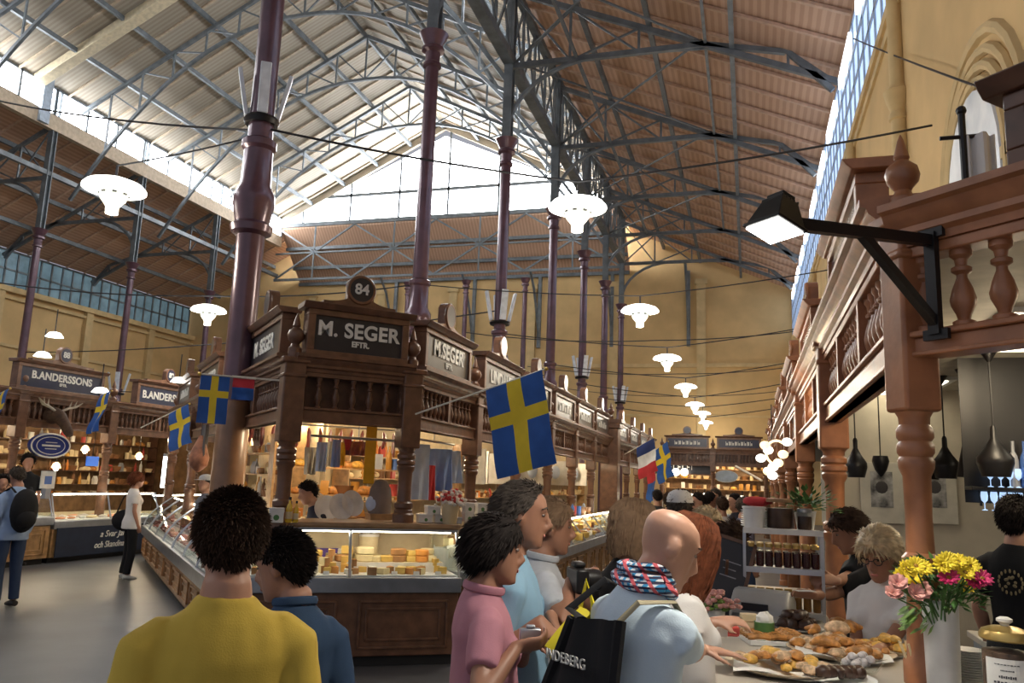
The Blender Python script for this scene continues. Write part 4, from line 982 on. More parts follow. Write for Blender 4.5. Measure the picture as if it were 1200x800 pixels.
    for q in 'RL':
        S, E_, Wp = AR[q]; e = S.lerp(E_, min(1, sleeve / .55 * .78)) if sleeve <= .6 else E_
        c0_ = L((0, 0, 1.40)); pts = [S + (c0_ - S) * .5, S + (c0_ - S) * .2 + V((0, 0, .004)), S + (e - S) * .1, S.lerp(e, .55), e]; rr = [.044 * w, .057 * w, .065 * w, .063, .06]
        if sleeve > .6: pts += [E_.lerp(Wp, .5), E_.lerp(Wp, .92)]; rr = [.04, .052, .062, .06, .054, .05, .042]
        g.tube(pts, rr, 12)
    tp = rem('shirt', g, vox, topm, t, it=9 if vox < .0125 else 4, wr=.006 if vox < .012 else .004, ws=11)
    if collar:
        cg = G(); cg.tube([L((.075 * cos(a), -.008 + .072 * sin(a), 1.487 + .012 * sin(a) * -1)) for a in [pi * (.58 + 1.84 * i / 18) for i in range(19)]], .016, 8, sqs=[.55] * 19, up=(1, 0, 0))
        cg.v = [tuple(V(p)) for p in cg.v]
        obj('collar', cg, collar, t)
    # trousers and shoes
    g = G()
    if skirt: g.tube([(0, 0, 1.0), (0, 0, .9), (0, 0, .75), (0, 0, skirt)], [.15, .175, .185, .2], 16, sq=.75)
    g.tube([(0, 0, .99), (0, 0, .93), (0, 0, .84)], [.14 * hips, .158 * hips, .158 * hips], 16, sq=.74)
    for q in 'RL':
        a, kn, an = LP[q]; g.tube([a + V((0, 0, .0)), a.lerp(kn, .5), kn, kn.lerp(an, .5), an + V((0, 0, .0))], [.084, .085, .072, .066, .062], 12)
    rem('trousers', g, max(vox, .014), legm, t, it=3, wr=.004)
    for q in 'RL':
        an = LP[q][2]; s_ = G().tube([an + V((0, -.055, -.045)), an + V((0, 0, -.035)), an + V((0, .07, -.05)), an + V((0, .13, -.06)), an + V((0, .165, -.065))], [.034, .046, .045, .042, .02], 10, sqs=[1, .95, .8, .62, .6]); obj('shoe', s_, shoe, t)
    return t, Mh, L, (org, Rz, k), AR
def cap(t, Mh, m, brim=True, label='cap'):
    g = G(); vs = []
    g.lathe([(.1, .045), (.098, .075), (.085, .105), (.05, .128), (.004, .136)], 18, sx=.92, sy=1.18, o=(0, -.005, 0), cap=True)
    if brim: g.ell((0, .11, .05), (.075, .075, .008), 14, 6)
    g.xf(Mh); obj('cap', g, m, t)

YEL = cloth('shirt_yellow', (.58, .41, .07), .06); BLU = cloth('shirt_denim_blue', (.04, .075, .14)); PINK = cloth('shirt_pink', (.44, .2, .25), .05); LBL = cloth('shirt_light_blue', (.26, .44, .6), .05); LBL2 = cloth('shirt_sky_blue', (.58, .7, .8), .05)
CHK = cloth('shirt_checked', (.5, .52, .56), .2); WHT = cloth('shirt_white', (.68, .66, .64), .04); 
# --- man in the yellow shirt
h = at_d(270, 630, 2.1); fd = V((-.62, .78))
P = {}
P['yellow'] = person('person in a yellow T-shirt seen from behind, dark spiky hair, nearest to the camera', h, fd, SKIN, ('short', HBRN), topm=YEL, vox=.009, wide=1.06, sleeve=.5, neck=1.08, hpitch=.08,
    hairk=dict(n=3800, length=.022, spike=.5, thick=.012), legm=DENIM)
# --- boy in blue beside him
P['boy'] = person('person in a dark blue denim shirt looking down, just right of the yellow T-shirt', at_d(331, 662, 2.72), V((-.75, .65)), SKIN, ('short', HBLK), topm=BLU, vox=.01, wide=.92, hpitch=.3, hyaw=.75, sleeve=.9, eyes=True, collar=BLU, hairk=dict(n=3000, length=.026, spike=.5, thick=.013))
# --- woman in pink
e = dict(R=(at_d(540, 800, 2.5), at_d(606, 757, 2.62), V((.85, .4, .12)), V((-.2, .55, .5)), .8), L=(at_d(600, 780, 3.0), at_d(616, 748, 2.82), V((.8, -.2, .1)), V((0, -.5, -.6)), .8))
P['pink'] = person('person in a pink polo shirt in profile, short black hair, holding a small silver camera', at_d(580, 644, 2.85), V((.9, .42)), SKINT, ('female', HBLK), topm=PINK, vox=.009, fem=True, arms=e, sleeve=.42, eyes=True, collar=PINK, hpitch=.1, belly=.015, hips=.98,
    hairk=dict(n=2200, length=.04, spike=.05, thick=.02), legm=cloth('trousers_grey', (.1, .1, .11)))
e = dict(R=(at_d(595, 740, 2.9), at_d(634, 728, 2.9), V((.5, .1, -.5)), V((-.6, .2, -.6)), .6), L=(at_d(632, 730, 3.4), at_d(646, 722, 3.1), V((.3, -.3, -.4)), V((-.5, -.2, -.6)), .6))
P['blue'] = person('person in a light blue T-shirt with grey-brown hair, behind the pink shirt, hands joined', at_d(612, 603, 3.15), V((.95, .3)), SKINT, ('reced', HGRY), topm=LBL, vox=.01, arms=e, sleeve=.48, eyes=True, hpitch=.12, wide=1.02, belly=.02, hairk=dict(n=2200, length=.028, spike=.12, thick=.014))
e = dict(R=(at_d(630, 710, 3.35), at_d(658, 684, 3.42), V((.85, -.2, .25)), V((.2, .8, .3)), .75), L=(at_d(655, 695, 3.8), at_d(668, 690, 3.55), V((.8, -.2, .1)), V((.1, -.8, .3)), .75))
P['check'] = person('person in a pale checked shirt holding a black camera at chest height', at_d(646, 617, 3.65), V((.93, .36)), SKINT, ('short', HDBL), topm=CHK, vox=.01, arms=e, sleeve=.5, eyes=True, collar=CHK, hpitch=.12, belly=.02, hairk=dict(n=2200, length=.034, spike=.08, thick=.02), legm=cloth('trousers_beige', (.4, .36, .28)))
# --- bald man with scarf leaning to the counter
e = dict(R=(at_d(815, 800, 2.5), at_z(838, 772, 1.115), V((.95, .35, -.1)), V((0, 0, -1)), .12), L=(at_d(770, 800, 3.0), at_d(812, 752, 3.1), V((.8, .5, .0)), V((0, 0, -1)), .4))
PB = P['bald'] = person('bald person in a sky-blue T-shirt and checked scarf, leaning to the counter', at_d(783, 641, 2.55), V((.72, .69)), SKINP, None, topm=LBL2, vox=.009, lean=.22, arms=e, sleeve=.52, eyes=True, hpitch=.25, hyaw=-.25, wide=1.05, belly=.02)
P['blackwoman'] = person('person with shoulder-length dark blond hair and black top, seen from behind beside the bald head', at_d(744, 617, 3.7), V((.55, .83)), SKIN, ('long', HDBL), topm=BLKC, vox=.014, fem=True, sleeve=.9, hairk=dict(n=900, length=.07, spike=.1, thick=.02, drop=.14), hpitch=.1)
e = dict(R=(at_d(812, 735, 3.0), at_d(838, 728, 3.05), V((.9, .2, .1)), V((0, .4, -1)), .5))
P['red'] = person('person with long auburn hair in profile, beyond the bald head, reaching to the counter', at_d(810, 641, 3.05), V((.85, .5)), SKINP, ('long', HRED), topm=WHT, vox=.012, fem=True, arms=e, sleeve=.42, eyes=True, hpitch=.28, hairk=dict(n=1100, length=.08, spike=.08, thick=.02, drop=.2))
t = person('person in a white cap far along the aisle, above the bald head', at_d(797, 596, 5.6), V((.1, 1)), SKIN, ('short', HGRY), topm=cloth('grey_cloth', (.2, .2, .22)), vox=.016, hairk=dict(n=250)); cap(t[0], t[1], WHT)
person('fair-haired person in a bright blue shirt at the counter beyond the auburn hair', at_d(829, 616, 5.4), V((.7, -.3)), SKINP, ('female', HBLD), topm=cloth('shirt_bright_blue', (.06, .18, .55)), vox=.014, hpitch=.3, fem=True, hairk=dict(n=500, length=.04, spike=.2, thick=.02))
person('dark-haired person bending over the counter next to the glass shelves', at_d(856, 634, 5.2), V((.8, -.4)), SKIN, ('female', HBRN), topm=cloth('blouse_cream', (.5, .46, .36)), vox=.014, lean=.5, hpitch=.3, fem=True, hairk=dict(n=500, length=.05, spike=.2, thick=.02))
crowd = [(786, 586, 11.5, HBRN, (.03, .03, .04), 'with brown hair and dark jacket, left end of the crowd'), (803, 583, 12.5, HBLK, (.12, .12, .14), 'in grey with black hair, second from left in the crowd'), (818, 588, 10.5, HBLK, (.28, .3, .36), 'in a pale grey-blue shirt in the far crowd'), (832, 586, 12, HBLK, (.015, .02, .05), 'in navy with black hair, mid far crowd'),
         (846, 592, 10.8, HBRN, (.5, .45, .42), 'in a pale top in the far crowd'), (861, 588, 11.6, HBLK, (.02, .02, .03), 'in black in the far crowd, toward the right'), (873, 593, 10, HGRY, (.2, .2, .28), 'in grey-violet at the right end of the far crowd'), (770, 582, 13.5, HBLK, (.05, .05, .05), 'dark and partly hidden left of the far crowd'), (838, 580, 15, HGRY, (.1, .1, .12), 'smallest and farthest in the crowd')]
for k, (px, py, d, hm, c, l) in enumerate(crowd):
    person('far person ' + l, at_d(px, py, d), V((cos(k * 2.1), sin(k * 2.1) * .8 + .4)), SKIN, ('short' if k % 3 else 'female', hm), topm=cloth('crowd_cloth_%s' % 'abcdefghi'[k], c), vox=.022, sleeve=.9 if k % 2 else .5, hairk=dict(n=120, length=.03))
# --- left side
hl_ = at_d(20, 558, 10.2)
P['left'] = person('person in a pale blue shirt and jeans with a black backpack at the left edge', hl_, V((-.9, .25)), SKINT, ('short', HGRY), topm=cloth('shirt_powder', (.26, .36, .55)), vox=.014, sleeve=.8, hpitch=.3, lean=.05, hairk=dict(n=400, length=.025, spike=.3), legm=cloth('jeans', (.035, .055, .11)))
hw = at_d(161, 562, 13.0)
e = dict(R=(hw + V((-.02, -.24, -.46)), hw + V((-.26, -.1, -.5)), None, None, .5))
P['white'] = person('person in white top and black trousers with a black shoulder bag, at the meat counter', hw, V((.55, .8)), SKIN, ('female', HRED), topm=WHT, vox=.014, fem=True, sleeve=.4, legm=BLKC, shoe=SHOEW, hairk=dict(n=500, length=.06, spike=.1, thick=.02, drop=.03), legs=dict())
for px, py, d, lbl, hm, mm in ((33, 541, 14.2, 'dark-haired person standing behind the left counter, above the backpack', HBLK, BLKC), (3, 565, 12.0, 'dark figure at the extreme left edge of the photo', HBLK, BLKC)):
    person(lbl, at_d(px, py, d), V((.8, -.5)), SKIN, ('female', hm), topm=mm, vox=.02, hairk=dict(n=200, length=.06, thick=.03))
t = person('person in a grey cap working behind the far left meat counter', at_d(241, 566, 11.6), V((-.4, -.8)), SKIN, ('short', HBLK), topm=cloth('work_grey', (.1, .1, .12)), vox=.018, hairk=dict(n=150)); cap(t[0], t[1], cloth('cap_grey', (.32, .34, .36)))
person('person in dark clothes bending behind the cheese counter by the left post', at_d(361, 577, 8.7), V((-.6, -.6)), SKIN, ('short', HBLK), topm=cloth('work_dark', (.03, .03, .045)), vox=.016, lean=.35, hairk=dict(n=250), sleeve=.9)
# --- the servers behind the pastry counter
e = dict(R=(at_d(975, 715, 4.1), at_d(1000, 750, 3.75), V((-.8, -.3, -.2)), V((-.3, 0, -1)), .5), L=(at_d(1055, 735, 3.75), at_d(1020, 765, 3.6), V((-.8, -.2, -.2)), V((-.2, 0, -1)), .5))
e = dict(R=(at_d(1005, 728, 3.95), at_d(1006, 757, 3.6), V((-.6, -.5, -.2)), V((-.2, 0, -1)), .5), L=(at_d(1055, 735, 3.7), at_d(1030, 760, 3.45), V((-.8, -.2, -.2)), V((-.2, 0, -1)), .5))
P['blonde'] = person('person with short blonde hair, glasses and a white top, serving behind the pastries', at_d(1030, 650, 3.85), V((-.62, -.78)), SKINT, ('female', HBLD), topm=WHT, vox=.009, fem=True, arms=e, sleeve=.4, eyes=True, hpitch=.42, hyaw=.1, belly=.02, wide=1.0, legm=BLKC, hairk=dict(n=2600, length=.055, spike=.07, thick=.03, puff=1.0))
e = dict(R=(at_d(997, 707, 4.35), at_d(957, 699, 3.95), V((-.9, -.3, .1)), V((-.2, .6, -.5)), .6), L=(at_d(975, 705, 4.6), at_d(952, 697, 4.3), V((-.9, -.3, .1)), V((-.2, -.6, -.5)), .6))
P['server'] = person('dark-haired person in a black top, handing over a card behind the counter', at_d(994, 622, 4.7), V((-.95, -.25)), SKINT, ('short', HBRN), topm=BLKC, vox=.01, arms=e, sleeve=.6, eyes=True, hpitch=.35, lean=.1, legm=BLKC, hairk=dict(n=1800, length=.038, spike=.08, thick=.016))
P['barista'] = person('person in a black T-shirt turned away at the right edge, faint back print', at_d(1191, 607, 4.7), V((.55, .8)), SKIN, ('short', HBLK), topm=BLKC, vox=.011, sleeve=.5, legm=BLKC, hairk=dict(n=1800, length=.03, spike=.2, thick=.015))
# ================================================================= GOODS
R5 = random.Random(11)
CH = [mat('cheese_yellow', (.72, .48, .12), .5), mat('cheese_pale', (.74, .63, .36), .55), mat('cheese_white', (.75, .7, .58), .6), mat('cheese_rind', (.4, .2, .07), .6), mat('cheese_orange', (.65, .28, .06), .5)]
BUN = mat('bun_golden', (.45, .2, .05), .45, var=.4, scale=25, bump=.4, bscale=50); BUNP = mat('bun_sugared', (.6, .42, .26), .8, var=.45, scale=30, bump=.5, bscale=60); BUNY = mat('bun_yellow', (.62, .36, .07), .5, var=.35, scale=25); BUND = mat('cake_dark', (.05, .022, .012), .4, var=.4, scale=20)
MEAT = [mat('meat_red', (.33, .07, .06), .35, var=.35, scale=14), mat('meat_pink', (.55, .26, .24), .4, var=.3, scale=14), mat('meat_dark', (.16, .035, .03), .35, var=.3, scale=12), mat('meat_pale', (.6, .42, .35), .45, var=.25, scale=14)]
PACK = [mat('pack_white', (.7, .69, .66), .5), mat('pack_cream', (.62, .5, .3), .6), mat('pack_brown', (.22, .1, .04), .5), mat('pack_red', (.45, .05, .04), .5), mat('pack_blue', (.06, .14, .42), .5), mat('pack_green', (.08, .2, .06), .5), mat('pack_amber', (.5, .24, .04), .4), mat('pack_dark', (.03, .025, .025), .4), mat('pack_orange', (.6, .2, .03), .5), mat('pack_grey', (.3, .31, .34), .5)]
PN = ['white', 'cream', 'brown', 'red', 'blue', 'green', 'amber', 'black', 'orange', 'grey']
TRAYM = mat('tray_white', (.68, .68, .65), .35); OIL = mat('oil_yellow', (.65, .42, .03), .1, coat=.6); PAPER = mat('paper_white', (.78, .77, .73), .7)
def loc_of(t, x, y, z): return t.location + Matrix.Rotation(t.rotation_euler.z, 3, 'Z') @ V((x, y, z))
def lump(sx, sy, sz, seed, amp=.18, n=14):
    g = G(); g.ell((0, 0, sz * .8), (sx, sy, sz), n, 9, f=lambda p: p * (1 + amp * noise.noise(V((p.x / sx * 1.7 + seed, p.y / sy * 1.7, p.z / sz * 1.7)))))
    g.v = [(x, y, max(0, z)) for x, y, z in g.v]; return g
ITEM = {}
def im(name, f):
    if name not in ITEM: ITEM[name] = f()
    return ITEM[name]
def wheel(k): return mesh('cheese_round', G().lathe([(.085, 0), (.1, .012), (.1, .07), (.088, .08), (0.001, .082)], 18), CH[k])
def wedge(k):
    pl_ = [(0, 0)] + [(.13 * cos(a), .13 * sin(a)) for a in (-.4, -.2, 0, .2, .4)]
    g = G(); n = 6; g.add([(x, y, 0) for x, y in pl_] + [(x, y, .085) for x, y in pl_], [tuple(range(n - 1, -1, -1)), tuple(range(n, 2 * n))] + [(i, (i + 1) % n, (i + 1) % n + n, i + n) for i in range(n)])
    g.mi = [0] * 8; g.mi[3:7] = [1] * 4; return mesh('cheese_wedge', g, [CH[k], CH[3]])
def block(k):
    return mesh('cheese_block', G().lathe([(.06, 0), (.07, .01), (.07, .06), (.062, .07), (.001, .071)], 4, sx=1.3, sy=.85).xf(Matrix.Rotation(pi / 4, 4, 'Z')), CH[k])
def bottle(k, cm, lab=True):
    key = ('bottle', k)
    if key not in ITEM:
        t = thing('bottle', 'x', 'bottle'); obj('body', G().lathe([(.03, 0), (.034, .01), (.034, .14), (.028, .17), (.012, .2), (.011, .235)], 14), cm, t)
        obj('cap', G().lathe([(.014, .228), (.014, .255), (.012, .26)], 10), BLACK, t)
        if lab: obj('paper_label', G().lathe([(.0346, .04), (.0346, .11)], 14, cap=False), PACK[1], t)
        ITEM[key] = t; return t, True
    return ITEM[key], False
def put(name, me, loc, rz, label, cat, group, scale=1):
    o = link(name, me, None, loc, rz); o.scale = (scale,) * 3 if not isinstance(scale, tuple) else scale
    return tag(o, label, cat, group)
def put_bottle(k, cm, loc, label, group, s=1, rz=0):
    t, new = bottle(k, cm)
    if new: t.location = loc; t['label'] = label; t['group'] = group; t.scale = (s,) * 3; t.rotation_euler.z = rz; return t
    return dup(t, loc, rz, label, group, s)
def carton(k, w, d, h, mark=True):
    key = ('carton', k, w, d, h)
    if key not in ITEM:
        t = thing('carton', 'x', 'box'); obj('body', G().bb(-w / 2, w / 2, -d / 2, d / 2, 0, h), PACK[k], t, bev=.006)
        obj('lid', G().bb(-w / 2 - .003, w / 2 + .003, -d / 2 - .003, d / 2 + .003, h * .72, h + .003), PACK[k], t, bev=.004)
        if mark: obj('printed_mark', G().lathe([(min(w, h) * .2, 0), (min(w, h) * .2, .003)], 14).xf(Matrix.Translation((0, -d / 2 - .001, h * .36)) @ Matrix.Rotation(pi / 2, 4, 'X')), PACK[(k + 3) % 4 + 2], t)
        ITEM[key] = t; return t, True
    return ITEM[key], False
def put_carton(k, w, d, h, loc, rz, label, group=None, mark=True):
    t, new = carton(k, w, d, h, mark)
    if not new: t = dup(t, loc, rz, label, group); 
    t.location = loc; t.rotation_euler = (0, 0, rz); t['label'] = label
    if group: t['group'] = group
    elif 'group' in t: del t['group']
    return t
def jar_proto(k, cm, lidm, r=.04, h=.1):
    key = ('jar', k, r, h)
    if key not in ITEM:
        t = thing('jar', 'x', 'jar'); obj('glass', G().lathe([(r * .9, 0), (r, .01), (r, h * .85), (r * .85, h * .95), (r * .85, h)], 14), GLASS, t)
        obj('contents', G().lathe([(r * .85, .006), (r * .92, .015), (r * .92, h * .78), (.001, h * .8)], 12), cm, t)
        obj('lid', G().lathe([(r * .92, h), (r * .95, h + .004), (r * .95, h + .018), (r * .8, h + .022), (.001, h + .022)], 14), lidm, t)
        ITEM[key] = t; return t, True
    return ITEM[key], False
def put_jar(k, cm, lidm, loc, label, group, r=.04, h=.1):
    t, new = jar_proto(k, cm, lidm, r, h)
    if not new: return dup(t, loc, 0, label, group)
    t.location = loc; t['label'] = label; t['group'] = group; return t
def byname(pref): return [o for o in C.objects if o.parent is None and o.name.startswith(pref)]
CN = {o['label'].split(',')[0]: o for o in byname('display_counter')}
def cget(s): return next(o for o in byname('display_counter') if s in o['label'])
GOLD = mat('lid_gold', (.6, .42, .14), .3, .7)

# ---- front cheese case
fc = cget('below the M. SEGER board'); L = (cR - cL).length; zt_ = .833
dk = thing('display_step', 'pale step board inside the glass case below the M. SEGER board', 'board', loc_of(fc, L / 2, .52, zt_), fc.rotation_euler.z)
obj('board', G().bb(-L / 2 + .1, L / 2 - .1, -.17, .2, 0, .09), PACK[1], dk, bev=.004); obj('front_strip', G().bb(-L / 2 + .1, L / 2 - .1, -.178, -.17, 0, .09), PACK[0], dk)
names = {'w': 'cheese_round', 'd': 'cheese_wedge', 'b': 'cheese_block'}; cn = ['yellow', 'pale', 'white', 'brown-rinded', 'orange']
for row, (y, z, n) in enumerate(((.17, zt_, 17), (.3, zt_, 16), (.44, zt_ + .09, 16), (.6, zt_ + .09, 13))):
    for k in range(n):
        x = .14 + (L - .28) * (k + .5) / n + jit(.02); q = R5.choice('wdbbdw' if row > 1 else 'dbbd'); c = R5.choice((0, 0, 1, 1, 2, 3, 4)); sc_ = R5.uniform(.6, .88)
        me = im(q + str(c), lambda: {'w': wheel, 'd': wedge, 'b': block}[q](c)); rz = R5.uniform(0, 6)
        lab = '%s %s in the glass case below the M. SEGER board' % (cn[c], names[q].replace('_', ' '))
        hgt = {'w': .082, 'd': .085, 'b': .071}[q] * sc_; nst = R5.choice((1, 2, 2)) if row > 0 else 1
        for j in range(nst): put(names[q], me, loc_of(fc, x, y, z + j * hgt), rz + j * .3, lab, 'cheese', '%s %ss of the front case' % (cn[c], names[q].replace('_', ' ')), sc_)
cr = thing('crate', 'purple plastic crate at the back of the front cheese case', 'crate', loc_of(fc, .85, .72, zt_ + .09), fc.rotation_euler.z)
g = G(); g.bb(-.14, .14, -.06, .06, 0, .01).bb(-.14, .14, -.06, -.05, .01, .1).bb(-.14, .14, .05, .06, .01, .1).bb(-.14, -.13, -.05, .05, .01, .1).bb(.13, .14, -.05, .05, .01, .1); obj('bin', g, mat('plastic_purple', (.1, .06, .28), .4), cr, bev=.003); obj('rim', G().bb(-.147, .147, -.067, -.055, .09, .105).bb(-.147, .147, .055, .067, .09, .105), mat('plastic_purple', (.1, .06, .28)), cr)
cn_ = thing('canister', 'beige canister standing in the right half of the front cheese case', 'canister', loc_of(fc, 1.3, .7, zt_ + .09)); obj('body', G().lathe([(.085, 0), (.095, .01), (.1, .22), (.1, .23)], 20), PACK[1], cn_); obj('lid', G().lathe([(.104, .225), (.104, .25), (.09, .26), (.001, .262)], 20), PACK[0], cn_)
cd_ = mesh('price_card', G().prism([(-.03, 0), (.03, 0), (0, .05)], -.04, .04), PAPER)
for k in range(9): put('price_card', cd_, loc_of(fc, .2 + k * (L - .4) / 8, .09, zt_), fc.rotation_euler.z + pi / 2, 'blank white folded price card in the front cheese case', 'card', 'price cards in the front case', .7)

# ---- aisle cases
def fill_case(t, L, rows, kinds, where, n, ymax, z0, names_):
    for r in range(rows):
        y = .14 + (ymax - .14) * r / max(1, rows - 1); z = z0 + .1 * r
        for k in range(n):
            x = .1 + (L - .2) * (k + .5) / n + jit(.03); q = R5.randrange(len(kinds)); me, hname, cat, lbl = kinds[q]; s = R5.uniform(.95, 1.4)
            put(hname, me, loc_of(t, x, y + jit(.015), z), R5.uniform(0, 6), '%s in %s' % (lbl, where), cat, '%ss in %s' % (hname.replace('_', ' '), where), s)
def buns(m, sz, sd): return mesh('bun', lump(*sz, sd), m)
KB = [(buns(BUN, (.06, .045, .035), 1), 'bun', 'pastry', 'golden brown bun'), (buns(BUNY, (.07, .05, .03), 2), 'bun', 'pastry', 'yellow glazed bun'), (im('b1', lambda: block(1)), 'cheese_block', 'cheese', 'pale cheese block'), (im('w0', lambda: wheel(0)), 'cheese_round', 'cheese', 'yellow round cheese'), (im('d0', lambda: wedge(0)), 'cheese_wedge', 'cheese', 'yellow cheese wedge'), (im('b2', lambda: block(2)), 'cheese_block', 'cheese', 'white cheese block')]
for nm, wh, n in (('pastry-filled first', 'the first aisle case', 15), ('second glass', 'the second aisle case', 15), ('third glass', 'the third aisle case', 13), ('farthest glass', 'the farthest aisle case', 10)):
    t = cget(nm); Lc_ = 2.9
    for r in range(3):
        if r: obj('riser', G().bb(.06, 2.84, .04 + .2 * r, .24 + .2 * r - .001, .832, .832 + .1 * r), WHITE, t)
        put('tray', im('tray', lambda: mesh('tray', G().bb(-1.38, 1.38, -.07, .07, 0, .012).bb(-1.38, 1.38, -.078, -.07, 0, .03).bb(-1.38, 1.38, .07, .078, 0, .03), TRAYM)), loc_of(t, 1.45, .14 + .2 * r, .833 + .1 * r), t.rotation_euler.z, 'long white tray, %s row, in %s' % (('front', 'middle', 'back')[r], wh), 'tray', None)
    fill_case(t, Lc_, 3, KB, wh, n, .54, .85, None)
# ---- meat cases on the left face
SAUS = mesh('sausage', G().tube([(-.11, 0, .022), (-.06, .012, .024), (0, .018, .024), (.06, .012, .024), (.11, 0, .022)], [.008, .022, .024, .022, .008], 10), MEAT[0])
KM = [(mesh('steak', lump(.09, .06, .022, 3), MEAT[0]), 'steak', 'meat', 'dark red cut of meat'), (mesh('ham', lump(.1, .065, .055, 5, .1), MEAT[1]), 'ham', 'meat', 'pink ham'), (SAUS, 'sausage', 'meat', 'reddish sausage'), (mesh('steak', lump(.08, .06, .03, 7), MEAT[3]), 'steak', 'meat', 'pale pink cut of meat'), (mesh('roast', lump(.1, .06, .05, 9, .12), MEAT[2]), 'roast', 'meat', 'dark roast'), (mesh('paper_pack', lump(.07, .05, .03, 4, .2), PACK[0]), 'paper_pack', 'package', 'white wrapped package'), (mesh('bowl', G().lathe([(.04, 0), (.07, .04), (.075, .045), (.068, .045), (.05, .02), (.001, .02)], 14), PACK[0]), 'bowl', 'bowl', 'small white bowl')]
for nm, wh, Lm in (('near curved', 'the near curved meat case', 3.1), ('far curved', 'the far curved meat case', 5.9)):
    t = cget(nm); n = int(Lm / .21)
    for r in range(3):
        sx = Lm - .2
        if r: obj('riser', G().bb(.06, Lm - .06, .105 + .23 * r, .334 + .23 * r, .672, .672 + .1 * r), WHITE, t)
        put('tray', mesh('tray', G().bb(-sx / 2, sx / 2, -.1, .1, 0, .012).bb(-sx / 2, sx / 2, -.108, -.1, 0, .04).bb(-sx / 2, sx / 2, .1, .108, 0, .04), TRAYM if r != 1 else STEEL), loc_of(t, Lm / 2, .22 + .23 * r, .674 + .1 * r), t.rotation_euler.z, 'long shallow tray, %s row, in %s' % (('front', 'middle', 'back')[r], wh), 'tray', None)
        for k in range(n):
            x = .15 + (Lm - .3) * (k + .5) / n; me, hn, cat, lb = R5.choice(KM)
            put(hn, me, loc_of(t, x, .22 + .23 * r + jit(.02), .688 + .1 * r), R5.uniform(0, 6), '%s in %s' % (lb, wh), cat, '%ss in %s' % (lb, wh), R5.uniform(.85, 1.15))
# ---- left stall counters
FISH = mesh('fish', G().tube([(-.15, 0, .03), (-.08, 0, .035), (0, 0, .038), (.08, 0, .034), (.13, 0, .03), (.17, 0, .03)], [.008, .034, .04, .028, .01, .03], 10, sqs=[1, .8, .8, .8, 1, .25]), mat('fish_silver', (.5, .45, .4), .3, .3))
KF = [(FISH, 'fish', 'fish', 'silvery fish'), (mesh('fillet', lump(.11, .05, .025, 8), mat('salmon', (.62, .25, .12), .4, var=.2)), 'fillet', 'fish', 'orange fish fillet'), (mesh('fillet', lump(.11, .05, .025, 8), PACK[1]), 'fillet', 'fish', 'pale fish fillet'), (im('bowl', lambda: KM[6][0]), 'bowl', 'bowl', 'small white bowl')]
for nm, wh, Lm, z in (('glass fish counter', 'the fish counter with the banner', 2.7, .755), ('white-edged deli', 'the amber-based deli counter', 2.5, .715), ('at the left edge', 'the counter at the left edge', 2.6, .835)):
    t = cget(nm)
    for r in range(3):
        for k in range(9):
            me, hn, cat, lb = R5.choice(KF); put(hn, me, loc_of(t, .2 + (Lm - .4) * (k + .5) / 9, .22 + .22 * r, z + .004), R5.uniform(-.5, .5) + pi / 2, '%s in %s' % (lb, wh), cat, '%ss in %s' % (lb, wh), R5.uniform(.8, 1.1))

# ---- shelving: shelf units with goods on every board
def shelf_unit(label, p, rz, L, zs, depth=.28, m=WOOD, frame=True):
    t = thing('shelf_unit', label, 'shelf', p, rz)
    for z in zs: obj('shelf_board', G().bb(0, L, 0, depth, z - .02, z), m, t)
    if frame:
        for x in (0, L): obj('side_panel', G().bb(x - .015, x + .015, 0, depth, 0, zs[-1] + .4), m, t)
    return t
PKM = {}
def pack_mesh(kind, k):
    if (kind, k) not in PKM:
        if kind == 'tin': me = mesh('tin', G().lathe([(.05, 0), (.05, .005), (.048, .01), (.048, .12), (.05, .125), (.05, .13), (.001, .128)], 12), PACK[k])
        elif kind == 'packet': me = mesh('packet', G().add([(-.05, -.03, 0), (.05, -.03, 0), (.05, .03, 0), (-.05, .03, 0), (-.052, -.034, .1), (.052, -.034, .1), (.052, .034, .1), (-.052, .034, .1), (-.05, -.004, .17), (.05, -.004, .17), (.05, .004, .17), (-.05, .004, .17)], [(3, 2, 1, 0), (0, 1, 5, 4), (1, 2, 6, 5), (2, 3, 7, 6), (3, 0, 4, 7), (4, 5, 9, 8), (5, 6, 10, 9), (6, 7, 11, 10), (7, 4, 8, 11), (8, 9, 10, 11)]), PACK[k])
        elif kind == 'loaf': me = mesh('loaf', lump(.1, .055, .05, k, .1), (BUN, BUNY, PACK[1])[k % 3])
        elif kind == 'basket': me = mesh('basket', G().lathe([(.07, 0), (.09, .03), (.105, .09), (.11, .1), (.1, .1), (.085, .03), (.001, .02)], 14), PACK[1] if k % 2 else PACK[2])
        else: me = mesh('bottle', G().lathe([(.03, 0), (.036, .01), (.036, .15), (.03, .18), (.013, .21), (.013, .27), (.001, .27)], 12), PACK[k])
        PKM[(kind, k)] = me
    return PKM[(kind, k)]
def stock(t, L, zs, where, step=.17, pal=range(10), kinds=('tin', 'packet', 'bottle', 'loaf', 'basket'), y=.15, fill=.92, s0=1.0):
    for z in zs:
        x = .1
        while x < L - .08:
            if R5.random() < fill:
                kd = R5.choice(kinds); k = R5.choice(list(pal)); cl = PN[k] if kd in ('tin', 'packet', 'bottle') else ('pale' if k % 2 else 'brown')
                put(kd, pack_mesh(kd, k), loc_of(t, x, y + jit(.03), z), R5.uniform(-.4, .4) + t.rotation_euler.z, '%s %s on %s' % (cl, kd, where), {'tin': 'tin', 'packet': 'packet', 'bottle': 'bottle', 'loaf': 'bread', 'basket': 'basket'}[kd], '%s %ss on %s' % (cl, kd, where), R5.uniform(.85, 1.3) * s0)
            x += step * R5.uniform(.8, 1.2)
